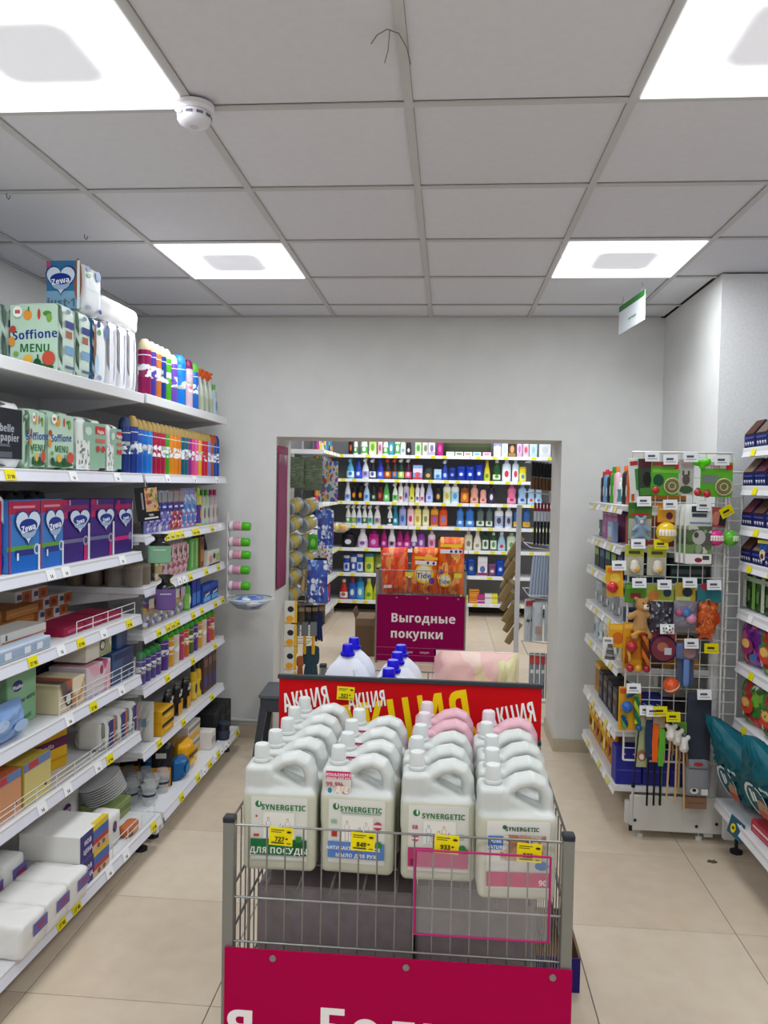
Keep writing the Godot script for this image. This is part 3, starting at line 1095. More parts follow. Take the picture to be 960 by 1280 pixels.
	# cartons standing inside the near basket
	var grey := grainy("greycard", "#83797b", "#91878a", 0.03, 0.85, Vector3(2, 2, 2))
	for c in [[-0.27, 0.40, 0.38, 0.44, "square grey carton"], [0.09, 0.30, 0.30, 0.44, "narrow grey carton"]]:
		var o := hub("x")
		part(o, "body", box(c[1], c[3], c[2], 0.004), grey)
		part(o, "tape", box(0.05, 0.0006, c[2] - 0.01), M("958a8c", 0.4), Vector3(0, c[3], 0))
		for s in [-1, 1]:
			part(o, "flap", box(c[1] / 2 - 0.003, 0.004, c[2] - 0.004), M("8a8082", 0.85), Vector3(s * c[1] / 4, c[3], 0))
		put(o, "carton", c[4], "box", "on the lower deck inside the near wire basket", Vector3(c[0], 0.15, -2.16))
		o.free()
	# second basket: detergent bottles with blue caps, film pack and a low tray at its foot
	var det := hub("x")
	part(det, "bottle", lathe([[0, 0], [0.085, 0], [0.092, 0.01], [0.092, 0.17], [0.084, 0.21], [0.066, 0.242], [0.038, 0.268], [0.024, 0.278], [0.022, 0.288], [0, 0.288]], 28, 1.0, 0.5), M("e4e8f2", 0.3))
	part(det, "cap", lathe([[0.024, 0.280], [0.027, 0.281], [0.028, 0.292], [0.022, 0.294], [0.0205, 0.318], [0.018, 0.324], [0, 0.324]], 18), M("1c10d0", 0.32))
	part(det, "handle", wire([Vector3(0.030, 0.15, 0.05), Vector3(0.045, 0.19, 0.045), Vector3(0.030, 0.235, 0.032)], 0.008), M("dfe4ef", 0.3))
	part(det, "label", lathe([[0.0928, 0.03], [0.0928, 0.15]], 28, 1.0, 0.5), M("4a86d0", 0.4))
	keep("det", det)
	for p in [[-0.370, -2.95], [-0.362, -3.08], [-0.186, -2.585], [-0.180, -2.71], [-0.174, -2.84], [-0.168, -2.97]]:
		put(det, "detergent_bottle", "white detergent bottle with blue cap", "bottle", "in pair behind sale board" if p[0] < -0.3 else "in file of four behind sale board", Vector3(p[0], 0.702, p[1]), 0.06, "the board")
	var film := hub("x")
	part(film, "wrap", pillow(0.30, 0.345, 0.09, 4, 0.012), splat("pinkfilm", "dca8a8", ["e6bdb6", "d49a9c", "ead0c4", "e2d4a8"], 30, 8, 26, 96, 96))
	var fm := part(film, "top_fold", box(0.29, 0.03, 0.004), M("e6d3ca", 0.25), Vector3(0, 0.315, 0))
	fm.name = "top_fold"
	part(film, "end_wrap", pillow(0.09, 0.335, 0.10, 9, 0.012), M("d9d3a4", 0.25), Vector3(0.098, 0.002, 0.0))
	put(keep("film", film), "wrapped_pack", "pink and cream film-wrapped pack above the sale board", "pack", "", Vector3(0.112, 0.702, -2.80))
	var tray := hub("x")
	part(tray, "front", box(0.34, 0.112, 0.005), M("20186c", 0.5), Vector3(0, 0, 0.15))
	part(tray, "back", box(0.34, 0.112, 0.005), M("7c5c44", 0.8), Vector3(0, 0, -0.15))
	for s in [-1, 1]:
		part(tray, "side", box(0.005, 0.112, 0.295), M("7c5c44", 0.8), Vector3(s * 0.1675, 0, 0))
	part(tray, "bottom", box(0.33, 0.004, 0.295), M("7c5c44", 0.8))
	put(keep("tray", tray), "cardboard_tray", "low navy cardboard tray on floor under second basket", "box", "", Vector3(0.287, 0.001, -2.687))
	# far basket: three orange bags
	splat("orange1", "e8481c", ["f06a2a", "d63a10", "f59a50", "ee7f5c"], 40, 4, 14, 96, 96)
	splat("orange2", "ee6a1c", ["f59030", "e04a18", "b8500c", "f8b060"], 34, 5, 16, 96, 96)
	for b in [["orange1", -0.475, 0.25, 0.42, "plain orange washing powder bag, white corner panel", 0], ["orange2", -0.215, 0.245, 0.43, "orange washing powder bag with round yellow emblem", 1], ["orange2", 0.036, 0.240, 0.53, "tallest orange washing powder bag, yellow band", 2]]:
		var o := hub("x")
		part(o, "bag", pillow(b[2], b[3], 0.14, 20 + b[5], 0.012), mats[b[0]])
		var x := Transform3D(Basis(), Vector3(0, 0, 0.078))
		if b[5] == 0:
			art(o, b[2], b[3], x, [["r", 0.24, 0.16, 0.3, 0.07, "e6e2dc"], ["t", 0.3, 0.88, 0.05, "f5e6d8", "АКЦИЯ"]])
		elif b[5] == 1:
			art(o, b[2], b[3], x, [["o", 0.5, 0.45, 0.7, 0.44, "f0c63a"], ["o", 0.5, 0.45, 0.55, 0.34, "e6e0c8"], ["t", 0.5, 0.40, 0.11, "2c2c8c", "Tide"], ["r", 0.55, 0.68, 0.8, 0.08, "e9e4ea"], ["o", 0.62, 0.68, 0.1, 0.06, "3a2f9a"], ["o", 0.84, 0.68, 0.1, 0.06, "3a2f9a"], ["r", 0.55, 0.78, 0.86, 0.06, "f5c02c"], ["o", 0.8, 0.3, 0.2, 0.14, "4a3c9c"]])
		else:
			art(o, b[2], b[3], x, [["r", 0.5, 0.86, 0.84, 0.05, "f7d030"], ["r", 0.5, 0.76, 0.84, 0.07, "e9e2ea"], ["o", 0.5, 0.76, 0.1, 0.05, "3a3090"], ["o", 0.68, 0.76, 0.1, 0.05, "3a3090"], ["o", 0.85, 0.76, 0.1, 0.05, "3a3090"], ["o", 0.27, 0.26, 0.52, 0.24, "f0c63a"], ["o", 0.27, 0.26, 0.38, 0.17, "e6e0c8"], ["t", 0.25, 0.23, 0.07, "2c2c8c", "Tide"], ["o", 0.14, 0.4, 0.12, 0.09, "3f3fa8"]])
		put(o, "powder_bag", b[4], "bag", "in far basket", Vector3(b[1], 0.63, -7.30), 0.0, "", Vector3(0, 0, [0.05, -0.03, 0.0][b[5]]))
		o.free()
	for t in [[-0.345, "on the far basket wire before the plain orange bag"], [0.10, "on the far basket wire before the tallest orange bag"]]:
		var o := hub("x")
		part(o, "card", box(0.07, 0.04, 0.001), M("d8d03c", 0.45))
		put(o, "price_card", "small yellow price card", "price tag", t[1], Vector3(t[0], 0.80, -7.142))
		o.free()


func wire_basket(called: String, label: String, x0: float, x1: float, z0: float, z1: float, top: float, deck: float, panel: float):
	var o := hub(numbered(called))
	o.position = Vector3((x0 + x1) / 2, 0, (z0 + z1) / 2)
	add_child(o)
	o.set_meta("label", label)
	o.set_meta("category", "basket")
	o.set_meta("group", "wire promotion baskets")
	var w := x1 - x0
	var d := z1 - z0
	var steel := M("8b8b8a", 0.32, 0.75)
	var grey := M("85857f", 0.4, 0.3)
	for sx in [-1, 1]:
		for sz in [-1, 1]:
			var p := part(o, "post", box(0.026, top + 0.004, 0.026, 0.002), grey, Vector3(sx * (w / 2 + 0.003), 0, sz * d / 2))
			part(p, "post_cap", box(0.028, 0.016, 0.028, 0.003), M("2b2c33", 0.5), Vector3(0, top, 0))
	var nv := 17
	var vert := bar(Vector3(0, 0.12, 0), Vector3(0, top - 0.004, 0), 0.0021)
	var long := bar(Vector3(-w / 2 + 0.011, 0, 0), Vector3(w / 2 - 0.011, 0, 0), 0.003)
	var deep := bar(Vector3(0, 0, -d / 2 + 0.011), Vector3(0, 0, d / 2 - 0.011), 0.003)
	for sz in [-1, 1]:
		for k in range(1, nv + 1):
			part(o, "upright_wire", vert, steel, Vector3(-w / 2 + w * k / (nv + 1), 0, sz * d / 2))
		for y in [top, top - 0.008, deck - 0.008, deck - 0.115, deck - 0.3]:
			if y != top - 0.008:
				part(o, "cross_wire", long, steel, Vector3(0, y - 0.004, sz * d / 2 + 0.004 * sz))
	for sx in [-1, 1]:
		for k in range(1, 14):
			part(o, "upright_wire", vert, steel, Vector3(sx * w / 2, 0, -d / 2 + d * k / 14))
		for y in [top, deck - 0.008, deck - 0.115, deck - 0.3]:
			part(o, "cross_wire", deep, steel, Vector3(sx * w / 2 + 0.004 * sx, y - 0.004, 0))
	# the wire deck that carries the goods, and the lower one
	for y in [deck, 0.148]:
		for k in range(1, 10):
			part(o, "deck_wire", deep, steel, Vector3(-w / 2 + w * k / 10, y - 0.003, 0))
		for k in range(1, 4):
			part(o, "deck_wire", long, steel, Vector3(0, y - 0.009, -d / 2 + d * k / 4))


# ---------------------------------------------------------------- goods

func can(body: String, cap: String, lab: String, h := 0.24, r := 0.027) -> Node3D:
	var key := "can%s%s%s%.3f%.3f" % [body, cap, lab, h, r]
	if stock.has(key):
		return stock[key]
	var o := keep(key, hub("x"))
	part(o, "body", lathe([[0, 0], [r * 0.95, 0], [r, 0.004], [r, h * 0.78], [r * 0.93, h * 0.80], [r * 0.93, h * 0.815], [0, h * 0.815]], 16), M(body, 0.3, 0.15))
	part(o, "cap", lathe([[r * 0.96, h * 0.80], [r * 0.97, h * 0.83], [r * 0.86, h * 0.92], [r * 0.5, h * 0.985], [0, h]], 16), M(cap, 0.35))
	splat("swirl" + body, body, ["e9ecf2", "dfe4ea", "f2f2f4", lab, "a8b4a0"], 26, 3, 9, 64, 32)
	part(o, "label", lathe([[r + 0.0006, h * 0.33], [r + 0.0006, h * 0.55]], 16), mats["swirl" + body])
	part(o, "label_band", lathe([[r + 0.0005, h * 0.70], [r + 0.0005, h * 0.715]], 16), M("e8e4ee", 0.4))
	return o


func shapes(type: String, h: float, r: float) -> Array:
	match type:
		"pear":
			return [[0, 0], [r * 0.9, 0], [r, h * 0.03], [r, h * 0.32], [r * 0.82, h * 0.55], [r * 0.45, h * 0.78], [r * 0.4, h * 0.86], [0, h * 0.86]]
		"waist":
			return [[0, 0], [r * 0.9, 0], [r, h * 0.03], [r * 0.97, h * 0.25], [r * 0.82, h * 0.42], [r * 0.95, h * 0.62], [r * 0.85, h * 0.75], [r * 0.45, h * 0.83], [r * 0.42, h * 0.88], [0, h * 0.88]]
		"square":
			return [[0, 0], [r * 0.95, 0], [r, h * 0.02], [r, h * 0.72], [r * 0.85, h * 0.80], [r * 0.45, h * 0.84], [r * 0.45, h * 0.88], [0, h * 0.88]]
		"spray":
			return [[0, 0], [r * 0.92, 0], [r, h * 0.03], [r, h * 0.38], [r * 0.72, h * 0.58], [r * 0.36, h * 0.74], [r * 0.34, h * 0.80], [0, h * 0.80]]
		"tub":
			return [[0, 0], [r * 0.95, 0], [r, h * 0.02], [r, h * 0.84], [r * 0.96, h * 0.86], [0, h * 0.86]]
	return [[0, 0], [r * 0.92, 0], [r, h * 0.03], [r, h * 0.66], [r * 0.8, h * 0.78], [r * 0.42, h * 0.85], [0, h * 0.85]]


func bottle(type: String, body: String, cap: String, lab: String, h := 0.25, r := 0.036, spot := "f2f2f0", flat := 0.62) -> Node3D:
	var key := "bottle%s%s%s%s%.3f%.3f%s" % [type, body, cap, lab, h, r, spot]
	if stock.has(key):
		return stock[key]
	var o := keep(key, hub("x"))
	part(o, "body", lathe(shapes(type, h, r), 16, 1.0, flat), M(body, 0.3))
	if type == "spray":
		var head := PackedVector2Array([Vector2(-0.030, 0.0), Vector2(-0.034, 0.012), Vector2(-0.012, 0.036), Vector2(0.020, 0.038), Vector2(0.026, 0.030), Vector2(0.012, 0.024), Vector2(0.020, 0.004), Vector2(0.015, 0.002), Vector2(0.006, 0.016), Vector2(0.006, -0.008), Vector2(-0.014, -0.008)])
		part(o, "trigger_head", slab(head, 0.018), M(cap, 0.35), Vector3(0, h * 0.80 + 0.006, 0), Vector3(0, 0.5, 0))
	elif type == "tub":
		part(o, "lid", lathe([[r * 1.03, h * 0.85], [r * 1.03, h * 0.98], [r * 0.98, h], [0, h]], 16, 1.0, flat), M(cap, 0.35))
	else:
		var c := 0.46 if type != "" else 0.6
		part(o, "cap", lathe([[r * c, h * 0.845], [r * c, h * 0.97], [r * c * 0.8, h], [0, h]], 14, 1.0, minf(1.0, flat * 1.2)), M(cap, 0.35))
	var top := 0.36 if type in ["pear", "spray"] else 0.56
	if type == "waist":
		top = 0.30
	part(o, "label", lathe([[r * 1.012, h * 0.07], [r * 1.012, h * top]], 16, 1.0, flat), M(lab, 0.42))
	part(o, "label_emblem", slab(oval_pts(r * 0.95, h * top * 0.55), 0.0006), M(spot, 0.42), Vector3(0, h * (0.07 + top * 0.48), r * flat * 1.012 + 0.0008))
	return o


func carton(key: String, w: float, h: float, d: float, col: String, front := [], side := [], kind := "box") -> Node3D:
	if stock.has(key):
		return stock[key]
	var o := keep(key, hub("x"))
	var m: Material = mats[col] if mats.has(col) else M(col, 0.55)
	if kind == "soft":
		part(o, "wrap", soft(w, h, d, minf(w, minf(h, d)) * 0.22, 0.004, 0.004, 2, 8, w * 1000), m)
	elif kind == "block":
		part(o, "wrap", soft(w, h, d, minf(w, minf(h, d)) * 0.09, 0.003, 0.005, 0, 9, w * 1000), m)
	else:
		part(o, "box_body", box(w, h, d, 0.0025), m)
	art(o, w, h, Transform3D(Basis(), Vector3(0, 0, d / 2 + (0.0042 if kind in ["soft", "block"] else 0.0))), front)
	art(o, d, h, Transform3D(Basis(Vector3.UP, PI / 2), Vector3(w / 2 + (0.0042 if kind in ["soft", "block"] else 0.0), 0, 0)), side)
	return o


func bag_proto(key: String, w: float, h: float, d: float, col: String, list := [], sd := 1, tip := 0.0) -> Node3D:
	if stock.has(key):
		return stock[key]
	var o := keep(key, hub("x"))
	part(o, "bag", pillow(w, h, d, sd, 0.008, tip), mats[col] if mats.has(col) else M(col, 0.28))
	art(o, w, h, Transform3D(Basis(), Vector3(0, 0, d / 2 + 0.004)), list)
	return o


# ---------------------------------------------------------------- the back room

const SHELF_Y := [2.01, 1.705, 1.42, 1.12, 0.83, 0.51, 0.165]
const SHELF_NAME := ["top back-room shelf", "second-highest back-room shelf", "third-highest back-room shelf", "middle back-room shelf", "third-lowest back-room shelf", "second-lowest back-room shelf", "lowest back-room shelf"]


func back_shelving():
	var white := M("dedee0", 0.35)
	var o := hub("back_room_shelving")
	add_child(o)
	o.set_meta("label", "white steel shelving spanning the back room's end wall, seven levels of bottles")
	o.set_meta("category", "shelving")
	part(o, "back_panel", box(3.1, 2.25, 0.012), M("8c8c8f", 0.6), Vector3(-0.25, 0.05, -10.33))
	for k in 7:
		for s in [[-1.80, -0.50], [-0.50, 0.26], [0.26, 1.30]]:
			var d := part(o, "shelf", box(s[1] - s[0] - 0.004, 0.026, 0.46, 0.002), white, Vector3((s[0] + s[1]) / 2, SHELF_Y[k] - 0.027, -10.09))
			part(d, "price_rail", box(s[1] - s[0] - 0.006, 0.040, 0.006, 0.001), M("e9e9ec", 0.35), Vector3(0, -0.014, 0.234))
			for j in int((s[1] - s[0]) / 0.17):
				part(d, "price_tag", box(0.055, 0.034, 0.001), M("e3dc20" if (j * 3 + k) % 4 != 1 else "f4f4f4", 0.5), Vector3(-(s[1] - s[0]) / 2 + 0.1 + j * 0.17 + 0.03 * ((j + k) % 2), -0.011, 0.2378))
	for x in [-1.79, -0.50, 0.26, 1.29]:
		part(o, "upright", box(0.03, 2.3, 0.03), white, Vector3(x, 0.0, -10.34))
		part(o, "base_leg", box(0.04, 0.135, 0.40), white, Vector3(x, 0.0, -10.10))
	part(o, "plinth", box(3.0, 0.13, 0.01), M("3a3733", 0.7), Vector3(-0.25, 0.0, -10.2))
	var r := hub("return_shelving")
	add_child(r)
	r.set_meta("label", "white steel shelving along the back room's side wall, behind the tub stand")
	r.set_meta("category", "shelving")
	part(r, "back_panel", box(0.012, 2.25, 1.28), M("8c8c8f", 0.6), Vector3(-1.86, 0.05, -9.21))
	for k in 7:
		var d := part(r, "shelf", box(0.44, 0.026, 1.27, 0.002), white, Vector3(-1.60, SHELF_Y[k] - 0.027, -9.205))
		part(d, "price_rail", box(0.006, 0.040, 1.27, 0.001), M("e9e9ec", 0.35), Vector3(0.2232, -0.014, 0))
		part(d, "end_plate", box(0.44, 0.05, 0.003), M("e3e3e5", 0.4), Vector3(0, -0.024, 0.637))
		for j in 6:
			part(d, "price_tag", box(0.001, 0.034, 0.055), M("e3dc20" if (j + k) % 3 else "f4f4f4", 0.5), Vector3(0.227, -0.011, -0.5 + j * 0.2))
	for z in [-8.6, -9.8]:
		part(r, "base_leg", box(0.40, 0.135, 0.04), white, Vector3(-1.62, 0.0, z))
		part(r, "upright", box(0.03, 2.3, 0.03), white, Vector3(-1.85, 0, z))


func on_back(k: int, cm: float, proto: Node3D, called: String, desc: String, cat: String, depth := 0.10):
	put(proto, called, desc, cat, ("on " if desc.count(" ") < 9 else "") + SHELF_NAME[k], Vector3(cm * 0.0101, SHELF_Y[k], -9.86 - depth), 0.0, "corner")


func row_back(k: int, list: Array):
	# each entry: place in cm, shape, body, cap, label, spot, height, radius, description
	for i in list.size():
		var e: Array = list[i]
		var gap := 20.0
		for j in [i - 1, i + 1]:
			if j >= 0 and j < list.size():
				gap = minf(gap, absf(list[j][0] - e[0]))
		e[7] = minf(e[7] * 1.15, gap * 0.00495)
		var type: String = e[1]
		e[6] *= [1.0, 0.96, 0.90, 0.94, 0.95, 1.0, 1.0][k]
		var p: Node3D
		if type == "can":
			p = can(e[2], e[3], e[4], e[6], e[7])
			on_back(k, e[0], p, "aerosol_can", e[8], "can")
		elif type == "box":
			p = carton("bk%s%s%.3f%.3f%s" % [e[2], e[4], e[6], e[7], e[5]], e[7] * 2.0, e[6], 0.10, e[2], [["r", 0.5, 0.62, 0.98, 0.3, e[4]], ["o", 0.5, 0.35, 0.55, 0.35, e[5]], ["r", 0.5, 0.1, 0.98, 0.14, e[3]]])
			on_back(k, e[0], p, "product_box", e[8], "box")
		elif type == "bag":
			p = bag_proto("bb%s%s%.3f%.3f" % [e[2], e[4], e[6], e[7]], e[7] * 2.0, e[6], 0.10, e[2], [["o", 0.5, 0.42, 0.6, 0.34, e[4]], ["o", 0.5, 0.42, 0.36, 0.2, e[5]], ["r", 0.5, 0.8, 0.7, 0.08, e[3]]], int(e[0]) + 300)
			on_back(k, e[0], p, "powder_pouch", e[8], "pouch")
		else:
			p = bottle(type, e[2], e[3], e[4], e[6], e[7], e[5])
			on_back(k, e[0], p, "spray_bottle" if type == "spray" else "tub" if type == "tub" else "bottle", e[8], "spray bottle" if type == "spray" else "tub" if type == "tub" else "bottle")


func build_back_room():
	back_shelving()
	row_back(0, [
		[-124, "square", "1c1a1e", "1c1a1e", "2a2024", "d8632a", 0.25, 0.035, "black bottle with orange spot"], [-118, "pear", "eef2ea", "e8efe6", "4f9a52", "eef4e8", 0.27, 0.036, "white bottle with green label"], [-107, "pear", "f0f2ec", "5aa850", "6ab85a", "f4f6ee", 0.28, 0.040, "white bottle with green cap"],
		[-96, "box", "cfe39a", "e8f0c8", "bcd870", "6aa838", 0.27, 0.048, "pale lime carton"], [-87, "square", "efd8e0", "d890a8", "e3b4c4", "b84a78", 0.26, 0.026, "slim pale pink bottle"], [-80, "spray", "e6efe0", "4ea838", "58a848", "eef4ea", 0.27, 0.042, "white spray bottle with green trigger"],
		[-73, "square", "2f8aa8", "2a7a9c", "3a9cb8", "e0f0f4", 0.26, 0.028, "teal bottle"], [-65, "square", "eef2ea", "e8ece6", "5aa860", "eef4e8", 0.26, 0.032, "white bottle with broad green label"], [-58, "pear", "f0f0f2", "e6e6ea", "d0d8e8", "8898b8", 0.25, 0.030, "plain white bottle with pale blue label"],
		[-51, "pear", "201e22", "1c1a1e", "2c2a2e", "c8c8c8", 0.26, 0.036, "black bottle with grey spot"], [-39, "square", "dcefd2", "bfe0b0", "c2e4b2", "4a9a48", 0.27, 0.036, "pale green bottle"], [-30, "square", "eeeae4", "e0dcd6", "e2d8cc", "7a8a70", 0.27, 0.036, "cream bottle with grey-green spot"],
		[-22, "box", "ecebee", "b8b4d0", "e0e0ea", "8a7ab0", 0.26, 0.048, "white carton with lilac spot"], [-12, "square", "b81c78", "a81870", "c02a84", "d860a8", 0.26, 0.034, "magenta bottle"],
		[59, "box", "f0eef4", "e8dce8", "8f9ad8", "f2d0dc", 0.27, 0.050, "white carton with blue print"], [68, "box", "dfe6ea", "c8d6de", "d2dee4", "b8ccd8", 0.26, 0.032, "pale grey-blue carton"], [77, "box", "5a3a20", "a08030", "3a2418", "c89a70", 0.27, 0.042, "dark brown carton with portrait oval"], [86, "box", "e8cfe6", "d8a8d4", "e2bce0", "c078b8", 0.27, 0.026, "slim lilac carton"],
		[94, "square", "f4e0e6", "e890ac", "f0c8d4", "d8547c", 0.26, 0.036, "white bottle with pink label"], [103, "box", "d4e8ea", "b8d8dc", "c8e2e4", "a0c8d0", 0.25, 0.040, "pale aqua carton"], [117, "box", "e8ecee", "d8dee0", "dfe4e6", "ccd4d8", 0.25, 0.085, "wide white embossed carton"]])
	on_back(0, 22, carton("darkcarton", 0.60, 0.20, 0.2, "3c4630", [["r", 0.5, 0.75, 0.98, 0.3, "4a5438"]]), "storage_carton", "long dark green carton behind low boxes", "box", 0.30)
	for e in [[1, "f0eef0", "d8dcd6"], [12, "e2e6dc", "8a9a70"], [23, "efe8e6", "c8a89c"], [34, "d8e8f0", "8ab8d4"], [46, "f0d4dc", "e090a8"]]:
		on_back(0, e[0], carton("low" + e[1], 0.10, 0.05, 0.09, e[1], [["r", 0.5, 0.5, 0.6, 0.5, e[2]]]), "flat_box", "low %s soap box before dark green carton" % {1: "white", 12: "olive-print", 23: "beige", 34: "pale blue", 46: "pink"}[e[0]], "box", 0.06)
	row_back(1, [
		[-124, "spray", "58b0d8", "5ab4da", "d8ecf6", "2a80c0", 0.27, 0.042, "light blue spray bottle"], [-114, "pear", "2848b8", "2030a0", "3a60d0", "dce4f8", 0.27, 0.038, "blue bottle with pale spot"], [-105, "spray", "dfe6ee", "eceef2", "b8a8d8", "6a60b0", 0.28, 0.040, "white spray bottle with lilac label"], [-96, "spray", "20242c", "e8eaee", "e2e6ea", "3a6aa0", 0.27, 0.036, "black spray bottle with white label"],
		[-86, "spray", "2838b0", "2430a0", "4a60d8", "c8d0f8", 0.27, 0.042, "deep blue spray bottle"], [-77, "spray", "3a2a20", "d8431c", "c2542a", "e8c878", 0.28, 0.042, "brown spray bottle with red trigger"], [-68, "spray", "3a2a28", "e04a1c", "3f68b0", "d87838", 0.28, 0.040, "dark spray bottle with orange trigger"], [-60, "spray", "1f4030", "e6ebe4", "9cc850", "e4f0c0", 0.28, 0.042, "dark green spray bottle with lime label"], [-51, "spray", "4a1c34", "e8e6e8", "d85a80", "f4c0d0", 0.28, 0.040, "wine spray bottle with pink label"],
		[-39, "box", "8aa0d8", "c23a44", "d8d4ea", "d8545c", 0.19, 0.060, "blue carton with red stripes"], [-26, "tub", "2c3034", "22262a", "4a4434", "c8a060", 0.17, 0.050, "dark tub with gold spot"], [-14, "box", "a8ccec", "4a78b8", "b8d6f2", "4a80c0", 0.14, 0.048, "light blue carton"], [-5, "spray", "24409c", "d8dcec", "3858c0", "c0ccf4", 0.27, 0.036, "navy spray bottle with pale trigger"],
		[4, "bag", "22388c", "1c2c70", "2c4cb0", "8ab0e8", 0.17, 0.045, "small navy pouch"], [15, "bag", "1c3cb0", "18308c", "2e5cd0", "e8eefc", 0.19, 0.060, "blue pouch with white emblem"], [26, "bag", "1c3cb0", "18308c", "2e5cd0", "e8eefc", 0.19, 0.060, "blue pouch with white emblem"], [37, "bag", "1a34a4", "16287c", "2a54c8", "e8eefc", 0.22, 0.060, "tall blue pouch with white emblem"], [47, "pear", "d8c830", "c8a820", "c8d040", "5a8a30", 0.27, 0.034, "yellow bottle with green spot"],
		[59, "waist", "28582c", "e8ecdf", "d8e8c4", "4a9040", 0.28, 0.042, "dark green bottle with pale label"], [71, "square", "d8e6f4", "c2d8ee", "e8f0f8", "d83a48", 0.28, 0.048, "pale blue lotion bottle, red spot"], [82, "square", "dce8f4", "c2d8ee", "ecf2f8", "d8405c", 0.28, 0.036, "slim pale blue lotion bottle"], [91, "tub", "e0d020", "c8b818", "f0e468", "5a90c0", 0.19, 0.036, "yellow tub"]])
	row_back(2, [
		[-127, "pear", "e8ecf2", "dfe4ec", "a8bce0", "5878b8", 0.27, 0.036, "white bottle with blue label"], [-119, "square", "18161a", "18161a", "201c1e", "e08a20", 0.25, 0.036, "black bottle with orange emblem"], [-111, "square", "18161a", "18161a", "201c1e", "e08a20", 0.25, 0.036, "black bottle with orange emblem"], [-103, "spray", "bcd4ee", "e4ecf4", "9cc0e8", "4a78c0", 0.27, 0.038, "light blue spray bottle"], [-94, "pear", "26382c", "1f2c24", "34483a", "b8c8b0", 0.25, 0.030, "dark green bottle"], [-86, "square", "4a1a18", "2a1414", "6a2420", "c85a4a", 0.25, 0.034, "dark red bottle"],
		[-78, "pear", "58b060", "3a8a44", "78c878", "e2f2da", 0.28, 0.036, "green bottle with pale spot"], [-67, "spray", "eef2e8", "e4eae0", "8ac078", "3a8a44", 0.27, 0.036, "white spray bottle with green label"], [-60, "waist", "efeeea", "e2e0dc", "d8c8bc", "a85a5c", 0.27, 0.030, "white bottle with rose spot"], [-53, "square", "cfc8dc", "b8b0cc", "bcb2d2", "5a4c88", 0.27, 0.032, "lilac bottle"], [-46, "waist", "e0d84c", "c8c030", "e8e47c", "7a7a28", 0.26, 0.030, "yellow waisted bottle"], [-39, "waist", "efedf0", "dfdde2", "c8c4d8", "5a547c", 0.26, 0.030, "white waisted bottle with mauve label"], [-33, "waist", "efe6ea", "e2d2da", "dca8bc", "b04a70", 0.26, 0.030, "white waisted bottle with pink label"], [-24, "pear", "b4c2f0", "98aae4", "c4d0f6", "6a80d0", 0.28, 0.044, "periwinkle bottle"],
		[-13, "square", "1a1c24", "18181c", "2a2420", "d0a060", 0.25, 0.038, "black bottle with gold spot"], [-2, "square", "eef0e2", "e2e6d8", "c8e0b0", "e0a050", 0.28, 0.042, "white bottle with orange and green label"], [8, "square", "eef2f2", "e0e6e8", "a8d0e8", "5a98c8", 0.28, 0.042, "white bottle with sky blue label"], [20, "square", "8a4a20", "6a3418", "d8702a", "f0b848", 0.26, 0.044, "brown and orange bottle"], [32, "waist", "e0a08c", "caa090", "e8b8a4", "b85848", 0.26, 0.044, "peach bottle"], [43, "waist", "e8a49c", "302a2c", "f0bcb0", "b85a64", 0.23, 0.036, "short pink bottle with dark cap"], [53, "square", "2a2034", "28202c", "463458", "e8e0ec", 0.27, 0.034, "dark purple bottle with white spot"],
		[78, "waist", "e878a4", "d85a90", "f0a4c0", "c83a70", 0.28, 0.048, "bright pink softener bottle"], [91, "waist", "9cc4e8", "84b4e0", "c0daf2", "5a5a9c", 0.28, 0.046, "sky blue softener bottle"], [102, "waist", "a4cae8", "84b4e0", "c8e0f2", "d85a5c", 0.28, 0.038, "slim sky blue softener bottle, red spot"], [111, "waist", "a8c8e4", "84b4e0", "c8e0f2", "6a80b8", 0.28, 0.036, "end sky blue softener bottle"]])
